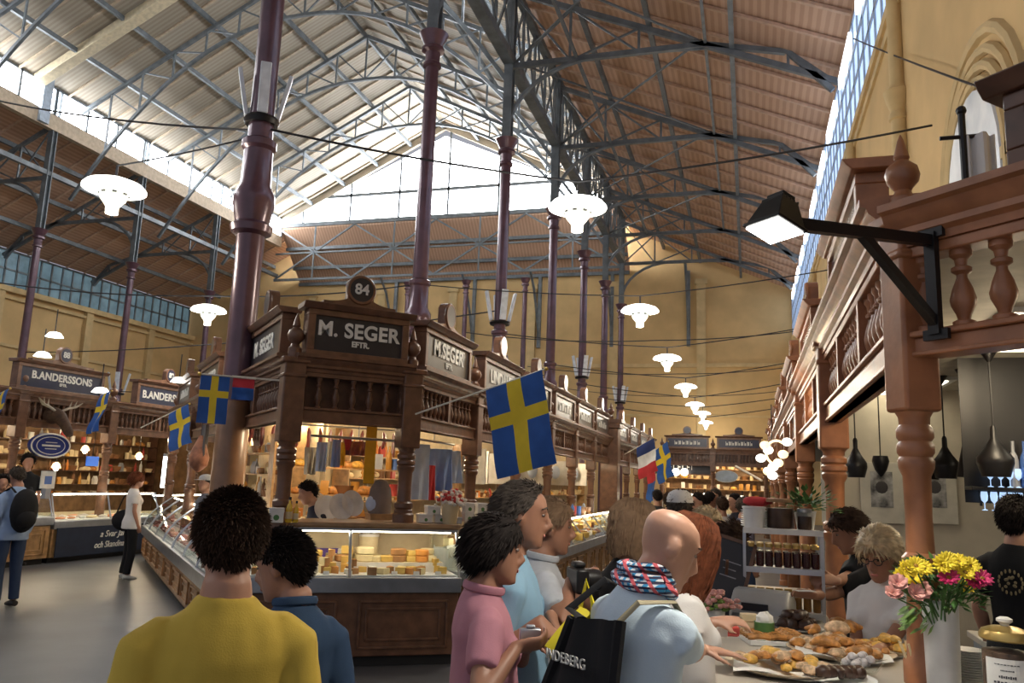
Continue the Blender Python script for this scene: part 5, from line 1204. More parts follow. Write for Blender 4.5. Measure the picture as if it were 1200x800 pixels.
# left stall back shelves (facing +x): local x runs along -y... 
zs_ = (1.3, 1.62, 1.94, 2.28)
u = shelf_unit('tall brown shelving with mixed goods behind the far left counters', (-15.55, 9.6, 0), pi / 2, 8.6, zs_, m=WOODD); u.location.x = -15.25
u.rotation_euler.z = pi / 2
stock(u, 8.6, zs_, 'the shelving behind the far left counters', .15, pal=(0, 1, 1, 2, 2, 6, 8, 3, 9), y=.14)
# island: shelves on the partition, facing the aisle
zs2 = (1.35, 1.72, 2.08)
u = shelf_unit('cream-backed shelving deep inside the aisle stalls', (-5.95, 11.4, 0), pi / 2, 8.6, zs2, m=WOODL); stock(u, 8.6, zs2, 'the shelving inside the aisle stalls', .16, pal=(0, 1, 1, 6, 2, 8, 3), y=.14)
u = shelf_unit('shelving inside the corner stall behind the left post', (-6.35, 11.35, 0), atan2(2.85, -3.1) + pi, 3.9, zs2, m=WOODL)
u.location = V((-9.3, 13.85, 0)); u.rotation_euler.z = atan2(-2.85, 3.1); u.location += V((-.3, -.3, 0)); stock(u, 3.9, zs2, 'the shelving inside the corner stall', .13, pal=(0, 1, 1, 6, 2, 9), y=.12)
u = shelf_unit('lit shelving at the very end of the aisle', (-3.3, 33.65, 0), 0, 5.4, (1.3, 1.7, 2.1, 2.5), m=WOODL); stock(u, 5.4, (1.3, 1.7, 2.1, 2.5), 'the lit shelving at the end of the aisle', .3, pal=(0, 1, 6, 1), s0=1.3)
u = shelf_unit('shelving in the farther aisle row', (-5.9, 21.5, 0), pi / 2, 8.5, zs2, m=WOODL); stock(u, 8.5, zs2, 'the shelving of the farther aisle row', .34, pal=(0, 1, 6, 2), s0=1.2)
# goods standing on the aisle counters' tops
for j, (nm, wh) in enumerate((('pastry-filled first', 'top of the first aisle case'), ('second glass', 'top of the second aisle case'), ('third glass', 'top of the third aisle case'))):
    t = cget(nm)
    stock(t, 2.9, (1.245 if j == 0 else 1.195,), wh, .17 if j == 0 else .2, pal=(0, 1, 1, 6, 3, 4, 9, 8), y=.5, s0=.9)
# end stall signage
bd = thing('menu_board', 'dark menu board across the stall at the end of the aisle', 'sign', at_y(805, 546, YE + .3) + V((-.1, 0, -.28)))
obj('board', G().bb(-1.1, 1.1, 0, .05, 0, .5), SIGNB, bd, bev=.01); obj('frame', G().bb(-1.13, 1.13, -.01, .04, .5, .54).bb(-1.13, 1.13, -.01, .04, -.04, 0), WOODD, bd)
g = G()
for k in range(7): g.bb(-.75 + .17 * k, -.73 + .17 * k, -.008, 0, .14, .36).bb(-.75 + .17 * k, -.65 + .17 * k, -.008, 0, .33 - .1 * (k % 2), .36 - .1 * (k % 2))
obj('lettering', g, LETTER, bd)
ov = thing('oval_sign', 'small pale blue oval sign at the end of the aisle', 'sign', at_y(851, 558, YE + .22))
obj('plate', G().lathe([(.42, 0), (.42, .05)], 28, sy=.5).xf(Matrix.Rotation(pi / 2, 4, 'X')), mat('oval_pale', (.4, .5, .62), .4), ov); obj('rim', G().tube([(.42 * cos(2 * pi * i / 28), -.03, .21 * sin(2 * pi * i / 28)) for i in range(29)], .02, 6), PACK[0], ov)
for k, (px, py) in enumerate(((792, 553), (802, 553), (812, 583), (826, 582), (870, 585))):
    p = at_y(px, py, YE + .1); t = thing('globe_lamp', 'round white globe lamp at the end stall, %s from the left' % ('first', 'second', 'third', 'fourth', 'fifth')[k], 'lamp', p); obj('globe', G().ell((0, 0, 0), (.14,) * 3, 12, 8), emat('globe_glow', (1, .9, .7), 8), t); obj('fitting', G().tube([(0, 0, .13), (0, 0, .3)], .02, 6), BLACK, t)

# oval blue sign, moose head and hanging lamps on the left stall
ov = thing('oval_sign', 'dark blue oval sign with white rim hanging under the moose head', 'sign', at_x(58, 522, -12.25), pi / 2); ov.scale = (1.25, 1.25, 1.25)
obj('plate', G().lathe([(.36, -.025), (.37, 0), (.36, .025)], 32, sy=.5).xf(Matrix.Rotation(pi / 2, 4, 'X')), mat('oval_blue', (.012, .03, .2), .35), ov)
for rr, wd in ((.34, .012), (.25, .006)): obj('rim', G().tube([(rr * cos(2 * pi * i / 32), -.03, rr * .5 * sin(2 * pi * i / 32)) for i in range(33)], wd, 6), PACK[0], ov)
obj('emblem_line', G().bb(-.16, .16, -.035, -.028, -.012, .012).bb(-.1, .1, -.035, -.028, .04, .052).bb(-.1, .1, -.035, -.028, -.052, -.04), PACK[0], ov)
mh = thing('moose_head', 'mounted brown moose head with pale antlers above the oval sign', 'trophy', at_x(62, 492, -12.3), pi / 2); mh.scale = (.8, .8, .8)
g = G(); g.tube([(0, .12, .1), (0, -.05, .1), (0, -.2, .06), (0, -.36, -.1), (0, -.5, -.28), (0, -.54, -.36)], [.2, .19, .15, .11, .1, .07], 12)
obj('head', g, mat('moose_fur', (.07, .035, .018), .8, var=.3, scale=12), mh)
for s in (-1, 1):
    obj('antler', G().tube([(s * .08, -.12, .2), (s * .25, -.12, .28), (s * .45, -.14, .33), (s * .62, -.18, .45)], [.03, .04, .06, .015], 8, sqs=[1, .8, .4, .5]).tube([(s * .3, -.12, .3), (s * .33, -.15, .46)], [.025, .006], 6).tube([(s * .42, -.13, .32), (s * .47, -.16, .48)], [.025, .006], 6), mat('antler_bone', (.4, .34, .26), .6), mh)
    obj('ear', G().ell((s * .17, -.08, .17), (.09, .03, .045), 10, 6), mat('moose_fur', (.07, .035, .018)), mh)
for k, (px, py) in enumerate(((15, 547), (31, 484), (104, 489), (100, 525), (163, 533), (203, 533), (66, 545))):
    p = at_x(px, py, -12.6 if k in (1, 2) else -13.4); t = thing('hanging_lamp', 'small glowing lamp hanging in the far left stall, %s' % ('at the left edge', 'left of the moose head', 'right of the moose head', 'right of the oval sign', 'below the right name board', 'beside the small slanting flag', 'under the oval sign')[k], 'lamp', p)
    obj('shade', G().lathe([(.09, -.05), (.06, .03), (.025, .06)][::1], 14), emat('warm_shade', (1, .62, .25), 2.5), t); obj('bulb', G().ell((0, 0, -.06), (.05,) * 3, 10, 6), emat('bulb_glow', (1, .9, .7), 14), t); obj('cord', G().tube([(0, 0, .06), (0, 0, 2.9 - p.z)], .006, 5), CABLE, t)
for x, y, z, e in ((-13.4, 10.6, 2.5, 55), (-13.4, 13, 2.5, 70), (-13.4, 15.6, 2.5, 60), (-4.7, 8.8, 2.5, 45), (-4.7, 11.5, 2.5, 60), (-4.7, 14.8, 2.5, 60), (-4.7, 18, 2.5, 60), (-6.6, 11.0, 2.5, 40), (-8.6, 13, 2.5, 40), (-4.7, 24, 2.5, 60), (-4.7, 28, 2.5, 50), (-2.3, 32.6, 2.7, 60), (-.4, 32.6, 2.7, 60), (1.6, 5.6, 2.6, 22), (2.6, 4.4, 2.6, 10), (.1, 8.5, 2.6, 12)):
    ld = bpy.data.lights.new('stall_light', 'POINT'); ld.energy = e; ld.color = (1, .8, .52); ld.shadow_soft_size = .15
    o = bpy.data.objects.new('stall_light', ld); C.objects.link(o); o.location = (x, y, z)
# ================================================================= INSIDE THE CORNER STALL
wt = thing('work_table', 'pale work table inside the corner stall behind the cheese case', 'table', (-4.75, 8.75, 0), pi / 4)
obj('top', G().bb(-.75, 1.0, -.3, .3, 1.1, 1.14), WOODL, wt, bev=.006)
for x in (-.65, .9):
    for y in (-.24, .24): obj('leg', G().bb(x - .03, x + .03, y - .03, y + .03, 0, 1.1), WOODL, wt)
fcz = 1.312
def top_pt(px, py=613): return at_z(px, py, fcz)
for k, (px, s) in enumerate(((338, 1.0), (346, .85))):
    t = put_bottle('oil', OIL, top_pt(px, 612), 'yellow oil bottle on the cheese counter, %s of the pair' % ('taller', 'shorter')[k], 'oil bottles on the cheese counter', s * .9)
put_carton(0, .13, .1, .13, top_pt(323, 612), .6, 'white carton on the counter behind the yellow shirt')
for k, (px, z) in enumerate(((497, 0), (515, 0), (506, .085))):
    p = top_pt(px, 612); put_carton(0, .14, .12, .085, p + V((0, 0, z)), .7, 'flat white carton on the cheese counter, %s' % ('lower left of three', 'lower right of three', 'on top of two others')[k])
for k, (px, z) in enumerate(((556, 0), (571, 0), (556, .1), (571, .1))):
    p = at_z(px, 607, 1.312) if False else top_pt(px - 8, 611); put_carton(0, .105, .11, .1, p + V((0, 0, z)), .7, 'white carton with round mark near the pink shirt, %s of the block of four' % ('lower left', 'lower right', 'upper left', 'upper right')[k])
put_carton(9, .14, .1, .06, top_pt(532, 613), .7, 'low grey carton between the white ones on the cheese counter')
# standing white plates, basket, chef figures, hanging cloths
PLATE = mesh('plate', G().lathe([(.05, 0), (.1, .006), (.14, .02), (.142, .024), (.1, .012), (.05, .006), (.001, .006)], 26), WHITE)
for k, (px, py, d) in enumerate(((383, 596, 8.6), (399, 594, 8.5), (412, 590, 8.6), (372, 592, 8.9))):
    p = at_d(px, py, d); o = put('plate', PLATE, p, 0, 'white round plate displayed upright behind the cheese counter, %s' % ('second from left', 'third from left', 'rightmost and highest', 'leftmost')[k], 'plate', None); o.rotation_euler = (radians(72), 0, radians(45 + k * 9))
    s_ = single('plate_stand', G().bar((0, .05, -.14), (0, .02, .05), .02, .02).bb(-.06, .06, -.03, .09, -.155, -.14), WOODL, 'small wooden stand behind the %s upright plate' % ('second', 'third', 'highest', 'leftmost')[k], 'stand', p, radians(45))
    single('crate', G().bb(-.16, .16, -.12, .12, 1.14 - p.z, -.157).bb(-.17, .17, -.13, .13, -.2, -.18), WOODL, 'wooden crate under the %s upright plate' % ('second', 'third', 'highest', 'leftmost')[k], 'crate', p, radians(45))
tr = thing('steel_rail', 'steel hanging rail across the front opening under the M. SEGER beam', 'rail', at_d(364, 510, 8.35)); d_ = at_d(474, 517, 8.75) - at_d(364, 510, 8.35)
obj('tube', G().tube([(0, 0, 0), d_], .014, 8), STEEL, tr); obj('hook', G().tube([d_ * .5, d_ * .5 + V((0, 0, .22))], .006, 5), STEEL, tr)
tr = thing('steel_rail', 'steel hanging rail right of the M. SEGER corner post', 'rail', at_d(482, 513, 9.0)); d2_ = at_d(532, 521, 10.3) - at_d(482, 513, 9.0); obj('tube', G().tube([(0, 0, 0), d2_], .014, 8), STEEL, tr); obj('hook', G().tube([d2_ * .5, d2_ * .5 + V((0, 0, .22))], .006, 5), STEEL, tr)
def hang(px, py, d, w, h, m, label, cat, name='cloth', fold=.02, taper=1.0, face=pi / 4):
    p = at_d(px, py, d); g = G()
    g.sheet(lambda u, v: V(((u - .5) * w * (1 + (taper - 1) * v), fold * sin(u * 15 + v * 2) * (.3 + v), -h * v)), 16, 10, .012)
    o = single(name, g, m, label, cat, p, face); return o
def bottleneck(px, py, d, cm, label, s=1.3):
    return put_bottle('tall' + label[:4], cm, at_d(px, py, d), label, None, s)
LB = cloth('towel_blue', (.26, .36, .62)); LB2 = cloth('towel_pale_blue', (.5, .58, .72)); CRE = cloth('cloth_cream', (.62, .54, .38)); REDC = cloth('cloth_red', (.5, .05, .05)); YC = cloth('cloth_yellow', (.7, .42, .04)); GRN = cloth('cloth_green', (.1, .25, .1)); DK = cloth('cloth_dark', (.05, .05, .06))
hang(489, 520, 9.1, .32, .62, LB2, 'long pale blue towel hanging right of the corner post', 'towel', 'towel')
hang(503, 545, 9.4, .16, .4, REDC, 'red and white cloth hanging beside the pale blue towel', 'towel', 'towel'); hang(497, 522, 9.9, .1, .5, YC, 'narrow yellow cloth behind the pale blue towel', 'towel', 'towel')
hang(517, 526, 9.7, .3, .5, LB, 'pale blue apron hanging, left of two', 'apron', 'apron', .04); hang(530, 528, 10.1, .24, .4, LB2, 'blue-white apron hanging, right of two', 'apron', 'apron', .04, 1.2)
hang(436, 500, 8.9, .12, .62, YC, 'tall yellow banner strip hanging behind the M. SEGER opening', 'banner', 'banner', .0)
hang(408, 512, 8.7, .1, .14, REDC, 'small red pennant hanging from the steel rail', 'pennant', 'pennant', .005, .3); hang(395, 515, 8.9, .09, .3, LB, 'blue strip hanging left of the red pennant', 'towel', 'towel', .01); hang(402, 518, 9.0, .06, .26, YC, 'narrow ochre strip hanging beside the blue one', 'towel', 'towel', .01); hang(388, 517, 9, .06, .28, CRE, 'cream strip hanging left of the blue one', 'towel', 'towel', .01); hang(418, 517, 9.1, .28, .16, mat('meat_dark', (.16, .035, .03)), 'dark red hanging cloth right of the red pennant', 'towel', 'towel', .02)
hang(378, 518, 8.9, .12, .32, LB2, 'grey-blue bag hanging at the left of the steel rail', 'bag', 'bag', .02, .8); hang(365, 524, 9, .14, .3, CRE, 'whitish bundle hanging beside the left post', 'bundle', 'bundle', .03, .7)
# chef hat doll: dome with white band
dl = thing('dome_figure', 'grey-brown domed figure with pale blue front on the work table', 'figure', at_d(445, 590, 8.6)); obj('dome', G().lathe([(.12, -.1), (.125, .05), (.11, .16), (.06, .24), (.004, .26)], 18), mat('dome_brown', (.22, .17, .14), .8), dl); obj('front_patch', G().ell((-.04, -.085, 0), (.085, .05, .09), 12, 8), LB2, dl)
single('block_support', G().bb(-.12, .12, -.12, .12, 0, .2).bb(-.13, .13, -.13, .13, .2, .215), WOODL, 'wooden box under the domed figure', 'box', V((dl.location.x, dl.location.y, dl.location.z - .317)), .7)
# baskets and packages on the work table
for k in range(14):
    x = -.68 + .12 * k; p = loc_of(wt, x, jit(.15), 1.14); kd = ('basket', 'packet', 'tin', 'loaf')[k % 4]; kk = (1, 0, 6, 2, 1, 3, 0)[k % 7]
    put(kd, pack_mesh(kd, kk), p, R5.uniform(0, 3), '%s %s on the work table inside the corner stall' % (PN[kk] if kd in ('packet', 'tin') else ('pale' if kk % 2 else 'brown'), kd), 'goods', '%s on the work table' % kd, 1.4)
fw = [(mat('flower_red', (.6, .06, .05), .6), 'red'), (mat('flower_white', (.75, .7, .6), .6), 'cream')]
bq = thing('dried_bouquet', 'dried bouquet in red and cream behind the stacked white cartons', 'bouquet', at_z(531, 607, 1.14) if False else at_d(528, 590, 8.3))
g = G(); 
for k in range(60):
    d = V((jit(1), jit(1), R5.uniform(.2, 1))).normalized(); g.ell(d * R5.uniform(.05, .16), (.022, .022, .018), 6, 4)
obj('blossoms', g, fw[0][0], bq); g = G()
for k in range(60):
    d = V((jit(1), jit(1), R5.uniform(-.1, 1))).normalized(); g.ell(d * R5.uniform(.05, .17), (.022, .022, .018), 6, 4)
obj('pale_blossoms', g, fw[1][0], bq); obj('pot', G().lathe([(.07, -.22), (.09, -.02), (.095, 0), (.001, 0)], 16), PACK[1], bq)
lt = thing('lantern', 'small lit lantern shade behind the corner post on the aisle side', 'lamp', at_d(558, 518, 10.8)); obj('shade', G().lathe([(.05, -.1), (.085, .1), (.001, .105)], 16), emat('lantern_glow', (1, .8, .45), 6), lt); obj('stem', G().tube([(0, 0, .1), (0, 0, .48)], .008, 5), CABLE, lt)
for k in range(9):        # row of white printed bags hanging along the aisle stalls
    p = V((-3.9 - .25 * (k % 2), 11.0 + .95 * k, 2.2)); t = thing('hanging_bag', 'white bag with blue print hanging over the aisle case, %s from the near end' % ('first', 'second', 'third', 'fourth', 'fifth', 'sixth', 'seventh', 'eighth', 'ninth')[k], 'bag', p, -.15)
    obj('sheet', G().sheet(lambda u, v: V(((u - .5) * .62, .03 * sin(u * 9 + k), -.5 * v)), 12, 6, .02), PACK[0], t); obj('print', G().ell((0, -.035, -.24), (.1, .02, .14), 10, 8), LB2, t); obj('hook', G().tube([(0, 0, 0), (0, 0, .4)], .005, 5), STEEL, t)
hm_ = thing('dried_ham', 'whole dried ham hanging left of the big iron column', 'ham', at_d(233, 538, 10.2)); obj('meat', G().lathe([(.02, -.16), (.12, -.08), (.14, .02), (.1, .14), (.05, .24), (.03, .3)], 14, sx=1, sy=.7), mat('ham_crust', (.32, .13, .07), .5, var=.35, scale=10), hm_); obj('string', G().tube([(0, 0, .3), (0, 0, .75)], .006, 5), CABLE, hm_)
single('dark_curtain', G().sheet(lambda u, v: V(((u - .5) * .45, .03 * sin(u * 12), -.42 * v)), 14, 6, .02), mat('curtain_grey', (.09, .08, .08), .9), 'dark grey cloth hanging above the dried ham', 'cloth', at_d(241, 498, 10.4), -pi / 4)
tb = thing('tube_lamp', 'bright upright tube lamp on the far left stall', 'lamp', at_d(192, 553, 13.2)); obj('tube', G().tube([(0, 0, -.25), (0, 0, .25)], .03, 8), emat('tube_glow', (.95, 1, 1), 6), tb); obj('end_cap', G().tube([(0, 0, .25), (0, 0, .3)], .034, 8), STEEL, tb)
sg = thing('blue_card', 'small bright blue hanging card above the left counter', 'sign', at_d(108, 541, 13.4), pi / 2); obj('card', G().bb(-.13, .13, -.01, .01, -.07, .09), mat('card_blue_glow', (.05, .2, .75), .4, emit=(.05, .2, .8), es=.3), sg, bev=.004); obj('hanger', G().tube([(0, 0, .09), (0, 0, .8)], .005, 5), CABLE, sg)  # plain card, its brightness put into the blue as a faint glow
cd2 = thing('info_card', 'white card with blue picture standing on the fish counter', 'sign', at_d(56, 562, 13.0), pi / 2); obj('card', G().bb(-.14, .14, -.01, .01, -.14, .14), PACK[0], cd2, bev=.003); obj('picture', G().bb(-.07, .07, -.014, -.01, -.07, .06), PACK[4], cd2); obj('foot', G().bb(-.05, .05, -.04, .05, -.3, -.14), PACK[9], cd2)

# ================================================================= WHAT PEOPLE CARRY
def at_body(k, p): return p
# bald person: scarf (clothing), tote bag
t_, Mh_, L_, (org_, Rz_, k_), AR_ = PB
PLAID = bpy.data.materials.new('plaid'); PLAID.use_nodes = True; nt_ = PLAID.node_tree; bs = nt_.nodes['Principled BSDF']; bs.inputs['Roughness'].default_value = .85
tcn = nt_.nodes.new('ShaderNodeTexCoord'); prev = None
for ax, sc_, col in (('X', 16, (.03, .25, .5, 1)), ('Z', 22, (.02, .02, .06, 1)), ('DIAGONAL', 9, (.5, .08, .1, 1))):
    wv = nt_.nodes.new('ShaderNodeTexWave'); wv.bands_direction = ax; wv.inputs['Scale'].default_value = sc_; nt_.links.new(tcn.outputs['Object'], wv.inputs['Vector'])
    cr_ = nt_.nodes.new('ShaderNodeValToRGB'); cr_.color_ramp.interpolation = 'CONSTANT'; cr_.color_ramp.elements[1].position = .55 if ax != 'DIAGONAL' else .85; nt_.links.new(wv.outputs['Fac'], cr_.inputs['Fac'])
    mx = nt_.nodes.new('ShaderNodeMixRGB'); nt_.links.new(cr_.outputs['Color'], mx.inputs[0]); mx.inputs[2].default_value = col
    if prev is None: mx.inputs[1].default_value = (.62, .64, .68, 1)
    else: nt_.links.new(prev.outputs[0], mx.inputs[1])
    prev = mx
nt_.links.new(prev.outputs[0], bs.inputs['Base Color'])
sg_ = G()
for r0, z0_, w_, ph in ((.07, 1.505, .026, 0), (.08, 1.478, .028, .7), (.066, 1.528, .018, 1.6)):
    pts = [L_((r0 * 1.05 * cos(a), -.012 + r0 * sin(a), z0_ + .012 * sin(2 * a + ph) - .012 * sin(a))) for a in [2 * pi * i / 26 for i in range(27)]]
    sg_.tube(pts, w_, 8, sqs=[.75] * 27)
obj('scarf', sg_, PLAID, t_)
def wpt(p): return org_ + Rz_ @ (V(p) * k_)          # body-frame point to world
# black tote bag on the back with two straps
c_ = [wpt(L_((x, -.2, z))) for x, z in ((-.07, 1.34), (.17, 1.37), (.24, .8), (-.25, .78))]
bg = thing('tote_bag', 'large black shoulder bag with pale lettering on the back of the sky-blue shirt', 'bag', (c_[3] + c_[2]) / 2)
o0 = bg.location.copy(); nrm = (Rz_ @ V((0, -1, 0))).normalized()
def bagf(s): 
    def fn(u, v):
        a = c_[3].lerp(c_[2], u); b = c_[0].lerp(c_[1], u); p = a.lerp(b, v) - o0
        return p + nrm * (s * .05 * (sin(pi * u) * (1 - v * .75)) + .012 * sin(u * 11 + v * 5))
    return fn
g = G(); g.sheet(bagf(1), 14, 14, .01); g.sheet(bagf(-.5), 14, 14, .01)
for a, b in (((0), (0)), ((1), (1))): 
    pass
pts_l = [c_[3].lerp(c_[0], v) - o0 for v in (0, .33, .66, 1)]; pts_r = [c_[2].lerp(c_[1], v) - o0 for v in (0, .33, .66, 1)]; pts_b = [c_[3].lerp(c_[2], v) - o0 for v in (0, .25, .5, .75, 1)]
for pt in (pts_l, pts_r, pts_b): g.tube(pt, .018, 6)
BAGM = cloth('bag_black', (.014, .014, .016)); obj('pouch', g, BAGM, bg)
s1 = [c_[0].lerp(c_[1], .2) - o0, wpt(L_((-.17, -.155, 1.36))) - o0, wpt(L_((-.12, -.075, 1.475))) - o0, wpt(L_((-.11, .06, 1.44))) - o0, wpt(L_((-.13, .13, 1.3))) - o0]
obj('strap', G().tube(s1, .017, 8, sqs=[.3] * 5), BAGM, bg)
s2 = [c_[1] - o0 + V((0, 0, -.02)), wpt(L_((.06, -.15, 1.33))) - o0, wpt(L_((.125, -.115, 1.43))) - o0, wpt(L_((.14, .0, 1.455))) - o0, wpt(L_((.12, .1, 1.38))) - o0]
obj('strap', G().tube(s2, .017, 8, sqs=[.3] * 5), cloth('strap_khaki', (.34, .3, .2)), bg, label='khaki strap over the right shoulder')
xa = (c_[2] - c_[3]).normalized(); za = nrm.cross(xa).normalized(); za = za if za.z > 0 else -za; Mt = Matrix((xa, za, xa.cross(za))).transposed().to_4x4(); Mt.translation = c_[3].lerp(c_[2], .46).lerp(c_[0].lerp(c_[1], .42), .8) - o0 + nrm * .058
tx = text('lettering', 'INDEBERG', .042, mat('bag_letter', (.5, .5, .48), .6), bg, (0, 0, 0), (0, 0, 0), ext=.002, spacing=1.12); tx.matrix_local = Mt
# yellow bag carried beside it
yb = thing('carrier_bag', 'bright yellow carrier bag between the black bag and the checked shirt', 'bag', at_d(660, 758, 2.64))
g = G(); q_ = [at_d(x, y, d) - yb.location for x, y, d in ((680, 712, 2.68), (694, 740, 2.66), (664, 792, 2.62), (638, 757, 2.62))]
g.sheet(lambda u, v: q_[0].lerp(q_[1], u).lerp(q_[3].lerp(q_[2], u), v) + V((.02 * sin(9 * u), -.03 * sin(pi * u) * sin(pi * v), 0)), 10, 10, .03); obj('pouch', g, mat('bag_yellow', (.75, .62, .02), .5), yb); obj('handle', G().tube([q_[0], q_[0] + V((.02, 0, .09)), q_[1] + V((.0, 0, .09)), q_[1]], .008, 6), mat('bag_yellow', (.75, .62, .02)), yb)
# cameras
def camera_thing(label, p, rz, m, s=1.0, lens=True):
    t = thing('camera', label, 'camera', p, rz); obj('body', G().bb(-.065 * s, .065 * s, -.022 * s, .022 * s, -.04 * s, .04 * s).bb(-.025 * s, .03 * s, -.02 * s, .02 * s, .04 * s, .06 * s), m, t, bev=.008 * s)
    if lens: obj('lens', G().lathe([(.036 * s, 0), (.038 * s, .05 * s), (.034 * s, .075 * s), (.026 * s, .07 * s)], 18).xf(Matrix.Rotation(-pi / 2, 4, 'X')), BLACK, t)
    return t
camera_thing('black camera held by the person in the checked shirt', at_d(677, 679, 3.36), -pi / 2 + .5, BLACK, 1.25)
camera_thing('small silver camera in the hands of the person in pink', at_d(621, 744, 2.68), .4, STEEL, .55, False)
# backpack, shoulder bag
t_, Mh_, L_, (org_, Rz_, k_), AR_ = P['left']
bk = thing('backpack', 'black rounded backpack worn at the left edge', 'backpack', wpt(L_((.0, -.2, 1.0))), atan2(Rz_[1][0], Rz_[0][0]))
obj('pack', G().ell((0, 0, .18), (.17, .12, .27), 16, 12, f=lambda p: V((p.x * (1 if abs(p.x) < .12 else .95), p.y, p.z))), BAGM, bk); obj('pocket', G().ell((0, -.08, .08), (.12, .07, .12), 12, 8), BAGM, bk)
for s in (-1, 1): obj('strap', G().tube([(s * .1, .06, .4), (s * .12, .14, .46), (s * .13, .27, .4), (s * .14, .32, .2), (s * .15, .22, .0)], .02, 6, sqs=[.5] * 5), BAGM, bk)
t_, Mh_, L_, (org_, Rz_, k_), AR_ = P['white']
sb = thing('shoulder_bag', 'black shoulder bag at the hip of the person in white', 'bag', wpt(L_((-.25, -.05, .82))), atan2(Rz_[1][0], Rz_[0][0])); obj('pouch', G().ell((0, 0, .12), (.09, .2, .17), 14, 10), BAGM, sb); obj('strap', G().tube([(0, -.14, .2), (.06, -.08, .45), (.12, .0, .64), (.06, .08, .45), (0, .14, .2)], .012, 6), BAGM, sb)
# glasses of the blonde server, card, barista's print
t_, Mh_, L_, (org_, Rz_, k_), AR_ = P['blonde']
g = G()
for s in (-1, 1): g.tube([Mh_ @ V((s * .033 + .022 * cos(a), .098 - .008 * abs(cos(a)), .008 + .017 * sin(a))) for a in [2 * pi * i / 14 for i in range(15)]], .0028, 5); g.tube([Mh_ @ V((s * .055, .09, .01)), Mh_ @ V((s * .078, .03, .012)), Mh_ @ V((s * .082, -.015, .008))], .0028, 5)
g.tube([Mh_ @ V((-.012, .098, .012)), Mh_ @ V((.012, .098, .012))], .0028, 5); obj('glasses', g, BLACK, t_)
single('bank_card', G().bb(-.045, .045, -.028, .028, -.001, .001).bb(-.045, .045, .01, .018, .001, .0014), PACK[0], 'white card held out by the dark-haired server', 'card', at_d(943, 692, 3.85), .4)
t_, Mh_, L_, (org_, Rz_, k_), AR_ = P['barista']
g = G()
for k in range(16): a = 2 * pi * k / 16; g.ell(L_((.06 * cos(a), -.132, 1.28 + .06 * sin(a))), (.006, .006, .012), 6, 4)
for k in range(10): g.ell(L_((.025 * cos(k), -.134, 1.28 + .028 * sin(k * 1.7))), (.009, .006, .009), 6, 4)
obj('shirt_print', g, mat('print_gold', (.25, .2, .1), .6), t_)

# more goods crowding the corner stall: hanging sausages and a dense second shelf
sr = thing('sausage_rail', 'rail of hanging sausages deep in the corner stall', 'rail', (-5.6, 9.6, 2.4), pi / 4); obj('tube', G().tube([(-1, 0, 0), (1.4, 0, 0)], .012, 6), STEEL, sr); obj('hook', G().tube([(.2, 0, 0), (.2, 0, .3)], .006, 5), STEEL, sr)
SH = mesh('sausage', G().tube([(0, 0, -.02), (.01, 0, -.08), (.02, 0, -.2), (.0, 0, -.32), (-.01, 0, -.36)], [.006, .025, .028, .024, .006], 8), MEAT[2])
for k in range(16): put('sausage', SH, loc_of(sr, -.95 + .15 * k, 0, -.012), k, 'dark sausage hanging from the rail in the corner stall', 'sausage', 'hanging sausages in the corner stall', (1, 1, RV.uniform(.7, 1.1)))
u = shelf_unit('pale counter shelf behind the work table in the corner stall', (-5.75, 9.0, 0), pi / 4, 2.6, (1.15, 1.5, 1.85), m=WOODL); stock(u, 2.6, (1.15, 1.5, 1.85), 'the pale counter shelf in the corner stall', .13, pal=(0, 1, 0, 6, 3, 9, 8, 4), y=.14, s0=1.1)
# ================================================================= THE PASTRY COUNTER
CZ = 1.082
def cp(px, py): return at_z(px, py, CZ)
def tray_round(label, px, py, r, m, sx=1.0):
    t = thing('plate', label, 'plate', cp(px, py)); obj('dish', G().lathe([(r * .6, 0), (r * .75, .004), (r, .022), (r * 1.02, .026), (r * .74, .012), (.001, .01)], 32, sx=sx), m, t); obj('paper', G().sheet(lambda u, v: V(((u - .5) * r * 1.7 * sx, (v - .5) * r * 1.7, .018 + .01 * sin(u * 7 + v * 4))), 10, 10, .002), PAPER, t); return t
T1 = tray_round('oval white plate with golden buns at the front of the pastry counter', 918, 787, .19, mat('plate_cream', (.6, .5, .36), .4), 1.15)
T2 = tray_round('large plate heaped with sugared pastries in the middle of the counter', 985, 768, .2, mat('plate_cream', (.6, .5, .36)), 1.1)
T3 = tray_round('plate of yellow buns in front of the white-topped server', 1038, 765, .13, mat('plate_cream', (.6, .5, .36)))
tb = thing('tray', 'square white tray of lattice pastries behind the oval plate', 'tray', cp(905, 752), .3); obj('dish', G().bb(-.13, .13, -.1, .1, 0, .008).bb(-.135, .135, -.105, -.098, 0, .022).bb(-.135, .135, .098, .105, 0, .022).bb(-.135, -.128, -.1, .1, 0, .022).bb(.128, .135, -.1, .1, 0, .022), TRAYM, tb, bev=.003); obj('paper', G().sheet(lambda u, v: V(((u - .5) * .27, (v - .5) * .2, .014 + .012 * sin(u * 8))), 8, 8, .002), PAPER, tb)
bz = [mesh('bun', lump(.042, .034, .024, s, .22, 18), m) for s, m in ((1, BUN), (5, BUNP), (9, BUNY), (13, BUN), (17, BUNP))]
LAT = mesh('lattice_pastry', G().tube([(-.05, -.02, .012), (0, -.022, .018), (.05, -.02, .012)], .013, 8).tube([(-.05, .02, .012), (0, .022, .018), (.05, .02, .012)], .013, 8).tube([(-.05, -.02, .016), (-.02, .02, .024), (.01, -.02, .024), (.045, .02, .016)], .011, 8).tube([(-.05, .02, .016), (-.02, -.02, .022), (.01, .02, .022), (.045, -.02, .016)], .011, 8), BUN)
